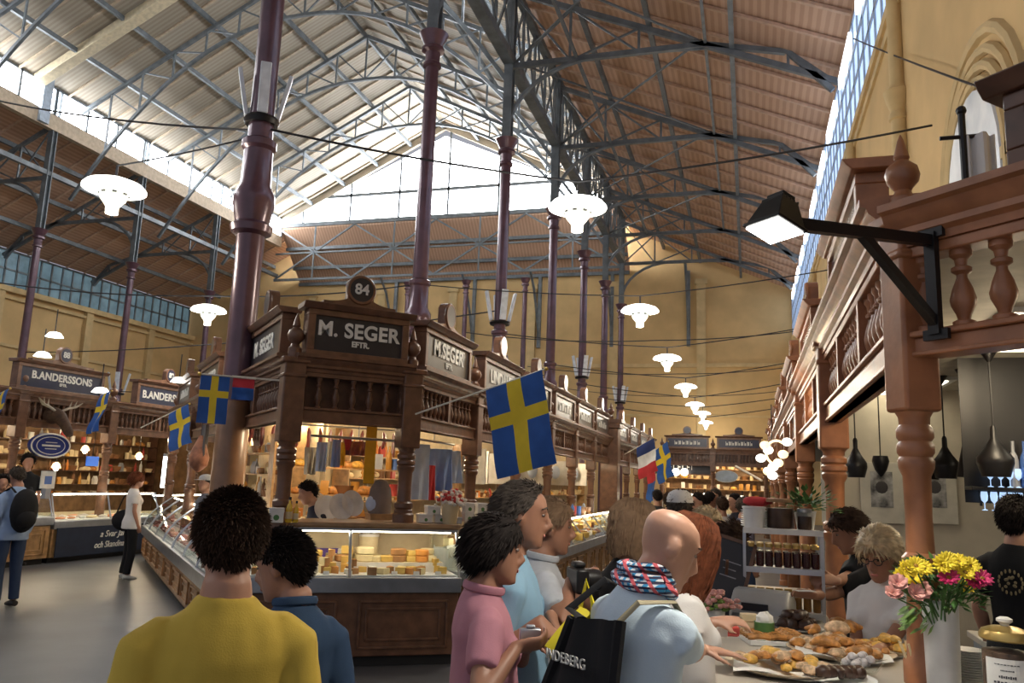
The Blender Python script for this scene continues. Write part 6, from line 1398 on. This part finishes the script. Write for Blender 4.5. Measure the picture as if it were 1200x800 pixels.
CRO = mesh('croissant', G().tube([(-.07, -.03, .02), (-.045, .005, .026), (0, .02, .032), (.045, .005, .026), (.07, -.03, .02)], [.01, .024, .032, .024, .01], 12), BUN)
bl_ = ['golden brown bun', 'sugar-dusted bun', 'yellow bun', 'glossy brown bun', 'white-dusted round bun']
def heap(t, where, n, r, kinds, sx=1.1, layers=2, s=1.0):
    for k in range(n):
        lay = 0 if k < n * .65 else 1; rr = r * (1 if not lay else .5); a = R5.uniform(0, 6.28); q = sqrt(R5.random()) * rr
        i = R5.choice(kinds); o = put('bun', bz[i], t.location + V((q * cos(a) * sx, q * sin(a), .022 + lay * .03)), R5.uniform(0, 6), '%s on %s' % (bl_[i], where), 'pastry', '%ss on %s' % (bl_[i], where), R5.uniform(.6, .88) * s)
        o.rotation_euler.x = jit(.2)
heap(T1, 'the oval plate', 30, .15, (0, 1, 2, 2, 4)); heap(T2, 'the large pastry plate', 42, .17, (0, 3, 1, 1)); heap(T3, 'the plate before the server', 18, .1, (2, 0, 2))
for k in range(12): put('lattice_pastry', LAT, tb.location + Matrix.Rotation(.3, 3, 'Z') @ V((-.085 + .085 * (k % 3), -.06 + .042 * ((k // 3) % 4), .02)), .3 + jit(.15), 'brown lattice pastry on the square white tray', 'pastry', 'lattice pastries on the square tray')
for k, (px, py, z, s) in enumerate(((967, 765, .05, 0.79), (1000, 752, .07, 0.86), (985, 742, .06, 0.79), (1010, 775, .05, 0.72), (952, 748, .05, .75))): put('croissant', CRO, cp(px, py + 8) + V((0, 0, z)), 1.2 * k, 'brown croissant on the large pastry plate', 'pastry', 'croissants on the large plate', s)
put('sugared_loaf', mesh('sugared_loaf', lump(.06, .036, .032, 21, .12, 18), BUNP), T2.location + V((.0, .12, .07)), .4, 'big sugar-dusted loaf crowning the large pastry plate', 'pastry', None)
gb = thing('glass_bowl', 'glass bowl of grey-white sweets in front of the large pastry plate', 'bowl', cp(1007, 792)); obj('bowl', G().lathe([(.03, 0), (.06, .015), (.085, .05), (.09, .06), (.083, .06), (.058, .02), (.001, .012)], 22), GLASS, gb)
for k in range(14): a = R5.uniform(0, 6.3); q = R5.uniform(0, .055); put('sweet', im('sweet', lambda: mesh('sweet', lump(.02, .018, .016, 3), mat('sweet_grey', (.45, .42, .42), .6, var=.3, scale=40))), gb.location + V((q * cos(a), q * sin(a), .03 + .03 * R5.random())), a, 'grey-white sweet in the glass bowl', 'sweet', 'sweets in the glass bowl')
put('plate', PLATE, cp(985, 800) , 0, 'small plate with dark cakes at the bottom edge of the photo', 'plate', None, .9)
for k in range(6): put('cake', im('cake', lambda: mesh('cake', lump(.035, .03, .025, 6), BUND)), cp(966 + 8 * k, 800) + V((0, 0, .018)), k, 'dark cake on the small front plate', 'cake', 'dark cakes on the small front plate')
pd = thing('plate', 'white plate of dark chocolate cakes beside the scale', 'plate', cp(935, 738)); obj('dish', G().lathe([(.08, 0), (.12, .012), (.125, .016), (.09, .008), (.001, .006)], 26), WHITE, pd); obj('doily', G().lathe([(.085, .007), (.085, .009)], 20), PAPER, pd)
for k in range(13): a = 2.4 * k; q = .02 * sqrt(k) ; put('chocolate_cake', im('cake', None), pd.location + V((q * 1.1 * cos(a), q * sin(a), .012 + (.035 if k < 5 else 0))), a, 'dark chocolate cake on the white plate beside the scale', 'cake', 'chocolate cakes beside the scale', 1.15)
# vase with flowers
vp = at_z(1107, 814, CZ)
va = thing('vase', 'tall white cylindrical vase holding a mixed bouquet', 'vase', vp); obj('body', G().lathe([(.052, 0), (.055, .01), (.06, .3), (.061, .315), (.055, .315), (.05, .02), (.001, .015)], 28), WHITE, va); obj('foot_ring', G().lathe([(.05, -.002), (.054, .006)], 28), WHITE, va)
GRN_ = mat('leaf_green', (.05, .13, .025), .6, var=.4, scale=20); GRNL = mat('leaf_light', (.16, .28, .05), .6, var=.3, scale=20)
FY = mat('petal_yellow', (.8, .62, .03), .6); FP = mat('petal_pink', (.68, .34, .3), .6, var=.2, scale=30); FM = mat('petal_magenta', (.5, .02, .12), .6); FC = mat('flower_centre', (.3, .16, .02), .7)
def flower_g(n, r, w, cup=.3, layers=2):
    g = G()
    for l in range(layers):
        for k in range(n):
            a = 2 * pi * (k + .5 * l) / n; R_ = Matrix.Rotation(a, 3, 'Z') @ Matrix.Rotation(-cup - .25 * l, 3, 'Y'); g.ell(R_ @ V((r * .55, 0, 0)), (r * .5, w, .004), 6, 4, M=R_)
    return g
top = vp + V((0, 0, .315)); ft = [('yellow', FY, 12, .036, .007), ('pink', FP, 6, .042, .016), ('magenta', FM, 11, .038, .008)]
fm = {n_: (mesh('petals', flower_g(k_, r_, w_, .35 if n_ != 'pink' else .7), m_), mesh('centre', G().ell((0, 0, .004), (r_ * .26, r_ * .26, .009), 8, 5), FC if n_ != 'pink' else FP)) for n_, m_, k_, r_, w_ in ft}
fl_ = [('yellow', 1062, 668), ('yellow', 1073, 664), ('yellow', 1082, 667), ('yellow', 1069, 677), ('yellow', 1110, 658), ('yellow', 1123, 660), ('yellow', 1136, 664), ('yellow', 1130, 672), ('yellow', 1141, 671), ('yellow', 1118, 666), ('yellow', 1131, 688), ('pink', 1070, 697), ('pink', 1052, 686), ('pink', 1078, 692), ('pink', 1048, 698), ('magenta', 1112, 678), ('magenta', 1141, 680), ('magenta', 1150, 679), ('yellow', 1104, 662), ('yellow', 1058, 676)]
for k, (n_, px, py) in enumerate(fl_):
    p = at_d(px, py, 2.78 + jit(.06)); t = thing('flower', '%s blossom in the white vase' % n_, 'flower', p, 0, '%s blossoms in the white vase' % n_); t.rotation_euler = (radians(55) + jit(.3), jit(.4), jit(.4)); M_ = (Matrix.Translation(p) @ t.rotation_euler.to_matrix().to_4x4()).inverted()
    link('petals', fm[n_][0], t); link('centre', fm[n_][1], t)
    b_ = vp + V((jit(.03), jit(.03), .2)); obj('stem', G().tube([M_ @ q for q in (p - V((0, 0, .004)), p.lerp(b_, .5) + V((0, 0, .03)), b_)], .003, 5), GRN_, t)
g = G()
for k in range(520):
    a = R5.uniform(0, 6.28); q = .13 * sqrt(R5.uniform(.0, 1)); z = R5.uniform(-.01, .15) if q < .1 else R5.uniform(.0, .1); p = V((q * cos(a), q * sin(a), z)); d = V((cos(a) + jit(.6), sin(a) + jit(.6), R5.uniform(-.3, 1))).normalized(); s_ = d.cross(V((0, 0, 1))).normalized() * R5.uniform(.006, .012); l_ = R5.uniform(.03, .06)
    g.add([p, p + d * l_ * .5 + s_, p + d * l_, p + d * l_ * .5 - s_ , p + d * l_ * .5 + V((0, 0, .004))], [(0, 1, 4), (1, 2, 4), (2, 3, 4), (3, 0, 4)])
fo = obj('foliage', g, GRN_, None, top); tag(fo, 'dark green leaves filling the bouquet in the white vase', 'leaves', kind='stuff')
g = G()
for k in range(40): a = R5.uniform(2.2, 4.4); p = V((.1 * cos(a), .06 * sin(a), -.05 + jit(.04))); d = V((cos(a), jit(.5), -.6)).normalized(); s_ = V((0, .012, .004)); g.add([p, p + d * .025 + s_, p + d * .05, p + d * .025 - s_], [(0, 1, 2, 3), (3, 2, 1, 0)])
fo = obj('foliage', g, GRNL, None, top); tag(fo, 'light green leaves hanging over the left rim of the vase', 'leaves', kind='stuff')
# plates, straws, jar
pls = cp(1137, 806)
for k in range(16): put('saucer', PLATE, pls + V((0, 0, .0085 * k)), 0, 'white saucer in the stack beside the vase', 'saucer', 'stacked saucers beside the vase', .42)
sp_ = cp(1076, 800); sc_ = thing('straw_cup', 'small glass cup holding paper straws left of the vase', 'cup', sp_); obj('glass', G().lathe([(.028, 0), (.032, .01), (.036, .07), (.033, .07), (.028, .012), (.001, .008)], 18), GLASS, sc_); obj('rim', G().lathe([(.036, .066), (.0365, .072)], 18, cap=False), STEEL, sc_)
for k in range(7): a = 2 * pi * k / 7; b_ = sp_ + V((.016 * cos(a), .016 * sin(a), .014)); single('straw', G().tube([(0, 0, 0), (.02 * cos(a) - .025, .02 * sin(a), .13)], .0045, 7), PACK[1], 'pale paper straw in the cup left of the vase', 'straw', b_, 0, 'paper straws in the glass cup')
jp = at_z(1184, 838, CZ); jr = thing('cookie_jar', 'big glass jar with golden lid and white label, bottom right corner', 'jar', jp, atan2(-jp.x, jp.y) * 1.0)
obj('glass', G().lathe([(.07, 0), (.077, .008), (.077, .215), (.068, .235), (.066, .24)], 30), GLASS, jr); obj('contents', G().lathe([(.065, .006), (.071, .015), (.071, .2), (.001, .21)], 24), mat('cookies_dark', (.09, .05, .03), .6, var=.5, scale=30), jr)
ld_ = obj('lid', G().lathe([(.074, .236), (.078, .24), (.078, .252), (.07, .266), (.045, .276), (.014, .28), (.001, .28)], 30), GOLD, jr); obj('knob', G().lathe([(.012, .278), (.014, .286), (.024, .294), (.024, .302), (.014, .308), (.001, .309)], 18), GLASS if False else PACK[0], ld_)
lbj = G(); n_ = 12
for i in range(n_): 
    a0, a1 = [-pi / 2 - .85 + 1.7 * q / n_ for q in (i, i + 1)]; lbj.add([(.0785 * cos(a), .0785 * sin(a), z) for a, z in ((a0, .03), (a1, .03), (a1, .185), (a0, .185))] + [(.0778 * cos(a), .0778 * sin(a), z) for a, z in ((a0, .03), (a1, .03), (a1, .185), (a0, .185))], [(0, 1, 2, 3), (7, 6, 5, 4), (0, 4, 5, 1), (3, 2, 6, 7)])
lb_ = obj('paper_label', lbj, PAPER, jr); INK = mat('ink', (.06, .06, .07), .7)
g = G()
for z_, w_, h_ in ((.168, .038, .003), (.15, .02, .004), (.13, .026, .009), (.112, .042, .009), (.092, .036, .004), (.078, .034, .004)):
    n_ = 8
    for i in range(n_): a = -pi / 2 - w_ / .08 * (1 - 2 * (i + .4) / n_); g.box((.0788 * cos(a), .0788 * sin(a), z_), (w_ * 2 / n_ * .72, .001, h_ * (.7 + .3 * (i % 2))), a + pi / 2)
obj('printed_lines', g, INK, lb_)
# shelf rack with jars and bottles, scale, board, plants
rk = thing('shelf_rack', 'pale metal shelf rack with dark bottles, standing on the pastry counter', 'rack', at_z(916, 722, CZ), 0)
for z in (.02, .25, .46): obj('shelf', G().bb(-.2, .22, -.12, .12, z, z + .014).bb(-.2, .22, -.125, -.118, z - .008, z + .022), STEEL if z < .4 else PACK[0], rk)
for x in (-.195, .215):
    for y in (-.11, .11): obj('upright', G().bb(x - .008, x + .008, y - .008, y + .008, 0, .47), STEEL, rk)
DJ = mat('jam_dark', (.05, .012, .012), .25); AJ = mat('jam_amber', (.3, .13, .03), .25)
for k in range(8):
    for j in range(2): put_jar('dark', DJ, GOLD, rk.location + V((-.16 + .049 * k, -.06 + .1 * j, .266)), 'dark jam jar with gold lid on the middle shelf of the rack', 'dark jam jars on the rack', .022, .11)
    put_jar('amber', AJ, GOLD, rk.location + V((-.16 + .049 * k, -.06, .036)), 'amber jam jar with gold lid on the lowest shelf of the rack', 'amber jam jars on the rack', .022, .1)
rt_ = rk.location + V((0, 0, .476))
for k in range(8): put('saucer', PLATE, rt_ + V((-.13, .02, .012 * k)), .2 * k, 'grey-white plate stacked on top of the rack', 'plate', 'plates stacked on the rack', .6)
put('salt_tub', mesh('salt_tub', G().lathe([(.05, 0), (.055, .006), (.062, .11), (.066, .112), (.066, .122), (.001, .122)], 20), PACK[0]), rt_ + V((-.14, -.06, 0)), 0, 'white tub in front of the stacked plates on the rack', 'tub', None)
put_jar('cookie', BUND, mat('lid_wood', (.3, .17, .08), .5), rt_ + V((0, -.03, 0)), 'wide glass jar of brown biscuits with wooden lid on top of the rack', 'biscuit jar', .078, .15)
put_jar('small', BUND, STEEL, rt_ + V((.13, -.05, 0)), 'smaller glass jar with steel lid at the right end of the rack', 'small jar', .042, .1)
pt = thing('potted_plant', 'green leafy plant in a white pot on the right end of the rack', 'plant', rt_ + V((.14, .05, 0))); obj('pot', G().lathe([(.045, 0), (.06, .1), (.064, .105), (.055, .105), (.001, .095)], 18), PACK[0], pt)
g = G()
for k in range(150):
    d = V((jit(1) + .2, jit(1), R5.uniform(-.1, .8))).normalized(); p = V((0, 0, .12)) + d * R5.uniform(.03, .13) * (1.3 if abs(d.x) > .5 else .9); s_ = d.cross(V((0, 0, 1))).normalized() * .014; g.add([p, p + d * .02 + s_, p + d * .045, p + d * .02 - s_, p + d * .02 + V((0, 0, .005))], [(0, 1, 4), (1, 2, 4), (2, 3, 4), (3, 0, 4)])
obj('leaves', g, GRN_, pt)
single('red_cloth', G().ell((0, 0, .025), (.085, .06, .028), 16, 8, f=lambda p: p * (1 + .2 * noise.noise(p * 30))), REDC, 'crumpled red cloth on the stacked plates of the rack', 'cloth', rt_ + V((-.12, .03, .125)))
scp = cp(893, 727); sl = thing('scale', 'grey shop scale with rounded hood in front of the rack', 'scale', scp, -.25)
obj('housing', G().sweepx([(-.12, 0), (.12, 0), (.12, .11), (.06, .16), (-.02, .17), (-.1, .1), (-.12, .04)], -.15, .16), mat('scale_grey', (.38, .38, .37), .4), sl, bev=.025); obj('pan', G().bb(-.1, .17, -.22, -.12, .03, .04).bb(-.1, .17, -.225, -.215, .03, .06), STEEL, sl); obj('display', G().bb(-.08, .06, -.118, -.108, .06, .1), SIGNB, sl)
put_carton(1, .07, .05, .11, cp(878, 748), .2, 'small cream carton in front of the scale', None, False)
tn = thing('paper_tin', 'green and brown tin filled with white paper in front of the scale', 'tin', cp(896, 752)); obj('body', G().lathe([(.045, 0), (.045, .085), (.047, .09), (.042, .09), (.001, .07)], 20), PACK[5], tn); obj('band', G().lathe([(.0462, .02), (.0462, .05)], 20, cap=False), PACK[3], tn)
obj('paper', G().ell((0, 0, .1), (.04, .04, .035), 12, 8, f=lambda p: p * (1 + .4 * noise.noise(p * 60))), PAPER, tn)
cb = thing('chalkboard', 'tilted brown-framed chalkboard on the counter beside the rack', 'chalkboard', at_z(842, 722, CZ), .15); M_ = Matrix.Rotation(-.25, 4, 'X') @ Matrix.Rotation(.28, 4, 'Y')
obj('slate', G().bb(-.09, .09, -.008, .008, .02, .42).xf(M_), SIGNB, cb); obj('frame', G().bb(-.11, -.09, -.014, .014, 0, .44).bb(.09, .11, -.014, .014, 0, .44).bb(-.11, .11, -.014, .014, 0, .02).bb(-.11, .11, -.014, .014, .42, .44).xf(M_), WOOD, cb); obj('prop', G().bar((.05, .0, .3), (.05, .2, .0), .015, .015), WOOD, cb)
obj('chalk_marks', G().bb(-.05, .05, -.0095, -.0085, .3, .306).bb(-.04, .03, -.0095, -.0085, .26, .266).bb(-.05, .04, -.0095, -.0085, .22, .226).xf(M_), PACK[9], cb)
fp = thing('potted_flower', 'small pink flowering plant on the counter beside the chalkboard', 'plant', cp(840, 730)); obj('pot', G().lathe([(.035, 0), (.045, .07), (.001, .07)], 16), PACK[0], fp); g = G(); g2 = G()
for k in range(40): d = V((jit(1), jit(1), R5.uniform(.1, 1))).normalized(); g.ell(V((0, 0, .07)) + d * R5.uniform(.06, .12), (.018, .018, .012), 6, 4); d = V((jit(1), jit(1), R5.uniform(0, .8))).normalized(); g2.ell(V((0, 0, .07)) + d * .06, (.02, .02, .008), 6, 4)
obj('blossoms', g, FP, fp); obj('leaves', g2, GRNL, fp)
wl_ = thing('wallet', 'red and white purse held over the counter by the auburn-haired person', 'purse', at_d(850, 738, 3.12), .3); obj('body', G().bb(-.05, .05, -.03, .03, -.02, .02), PACK[3], wl_, bev=.01); obj('flap', G().bb(-.05, .0, -.034, -.028, -.02, .02), PACK[0], wl_, bev=.002)
# glass lamp cluster by the gallery posts
gl = thing('glass_lamp_cluster', 'cluster of glowing glass lamps by the second gallery post', 'lamp', at_d(905, 545, 9.5)); GL = emat('glass_glow', (1, .68, .3), 1.6)
for k in range(9): a = 2.4 * k; obj('globe', G().ell((.05 * sqrt(k) * 1.3 * cos(a), .03 * sqrt(k) * sin(a), -.12 + .05 * k), (.06, .06, .05), 10, 7), GL if k % 2 else emat('glass_white', (1, .95, .85), 1.8), gl)
obj('arc', G().tube([(.12 * cos(a) + .05, -.03, .15 + .14 * sin(a)) for a in [pi * (.3 + 1.2 * i / 12) for i in range(13)]], .016, 6), GL, gl); obj('chain', G().tube([(0, 0, .3), (0, 0, 2.78 - gl.location.z)], .006, 5), CABLE, gl)
# the room behind: pictures, glass shelf, back counter
for k, (px, w_) in enumerate(((975, .2), (1033, .38), (1095, .38))):
    p = at_y(px, 577, 8.585); t = thing('picture_frame', 'black and white picture in wide pale mount, %s' % ('leftmost, behind the second post', 'between the two posts', 'right of the near post')[k], 'picture', p)
    obj('frame', G().bb(-w_ / 2, w_ / 2, -.025, .0, -.29, .29), mat('mount_pale', (.5, .46, .38), .6), t, bev=.004); pc_ = obj('print', G().bb(-w_ * .26, w_ * .26, -.028, -.024, -.14, .2), mat('photo_print', (.22, .21, .2), .5, var=.9, scale=9), t); obj('image_patch', G().ell((0, -.028, .05), (w_ * .15, .003, .06), 10, 6), PACK[7], pc_)
gs = thing('glass_shelf', 'black wall shelf with hanging glasses at the right edge', 'shelf', at_d(1172, 573, 5.6)); obj('board', G().bb(-.2, .32, -.1, .1, -.012, .012), BLACK, gs, bev=.003); obj('bracket', G().bar((-.1, .08, 0), (-.1, .1, -.12), .015, .015).bar((.2, .08, 0), (.2, .1, -.12), .015, .015).bb(-.2, .32, .09, .1, -.1, 1.2), BLACK, gs)
BG_ = mat('blue_glass_glow', (.3, .45, .7), .1, emit=(.5, .7, 1), es=.7, coat=.5)  # bluish shine put into the material as glow; the glasses are no lamps
for k in range(12):
    up = k < 7; x = -.1 + .055 * (k if up else k - 7); put('drinking_glass', im('gl', lambda: mesh('drinking_glass', G().lathe([(.018, 0), (.02, .003), (.003, .01), (.003, .05), (.02, .07), (.024, .1), (.02, .13), (.018, .128), (.001, .06)], 14), BG_)), gs.location + V((x + (.05 if up else 0), jit(.03), .013 if up else -.15)), 0, 'bluish drinking glass %s the black wall shelf' % ('standing on' if up else 'hanging under'), 'glass', 'glasses %s the wall shelf' % ('on' if up else 'under'), 1.0)
for k, (px, py) in enumerate(((1183, 545), (1193, 530), (1196, 548))): put('bottle', pack_mesh('bottle', 4 if k else 9), gs.location + V((.1 + .07 * k, .02, .013)), 0, 'pale blue bottle on the black wall shelf, %s' % ('first', 'second', 'third')[k], 'bottle', None, (.9, .9, 1.2))
bc = thing('back_counter', 'grey-blue cabinet with pale worktop behind the bouquet', 'cabinet', (1.35, 5.35, 0)); GB = mat('cabinet_grey', (.24, .28, .32), .4)
obj('carcass', G().bb(0, 2.4, 0, .6, .08, .9), GB, bc, bev=.006); obj('worktop', G().bb(-.03, 2.43, -.03, .62, .9, .94), COUNT, bc, bev=.006)
for k in range(4): dr_ = obj('door', G().bb(.03 + .6 * k, .57 + .6 * k, -.02, 0, .12, .86), GB, bc, bev=.005); obj('handle', G().tube([(.1 + .6 * k, -.04, .8), (.5 + .6 * k, -.04, .8)], .01, 6), STEEL, dr_)

og = thing('iron_stand', 'dark iron stand draped with white cloth on the gallery, before the pale arch', 'stand', V((at_d(1130, 190, 4.6).x, at_d(1130, 190, 4.6).y, 2.84)))
obj('pole', G().tube([(0, 0, 0), (0, 0, 1.12)], .02, 8).tube([(-.12, 0, .98), (.12, 0, .98)], .012, 6).lathe([(.07, 0), (.07, .02), (.02, .04)], 14).ell((0, 0, 1.14), (.03, .03, .03), 8, 6), BLACK, og)
obj('cloth', G().sheet(lambda u, v: V(((u - .5) * .14 + .09, .04 * sin(u * 9) - .02, .98 - .45 * v)), 10, 8, .01), WHT, og)
# ================================================================= LIGHT AND CAMERA
sc = bpy.context.scene
w = bpy.data.worlds.new('world'); sc.world = w; w.use_nodes = True
w.node_tree.nodes['Background'].inputs[0].default_value = (.78, .8, .9, 1); w.node_tree.nodes['Background'].inputs[1].default_value = .33
cd = bpy.data.cameras.new('camera'); cam = bpy.data.objects.new('camera', cd); C.objects.link(cam)
cd.sensor_width = 36; cd.lens = 36 * FPX / 1200; cd.clip_start = .05; cd.clip_end = 300
R = Matrix((( _vx.x, -_vx.y, -_vx.z), (_vy.x, -_vy.y, -_vy.z), (_vu.x, -_vu.y, -_vu.z)))
cam.matrix_world = Matrix.Translation(EYE) @ R.to_4x4()
sc.camera = cam
vs = sc.view_settings; vs.view_transform = 'Standard'; vs.look = 'None'; vs.gamma = 1; vs.use_curve_mapping = False; vs.exposure = EXPOSURE
sc.cycles.use_denoising = True; sc.cycles.max_bounces = 8; sc.cycles.transparent_max_bounces = 16
sc.cycles.sample_clamp_indirect = 6
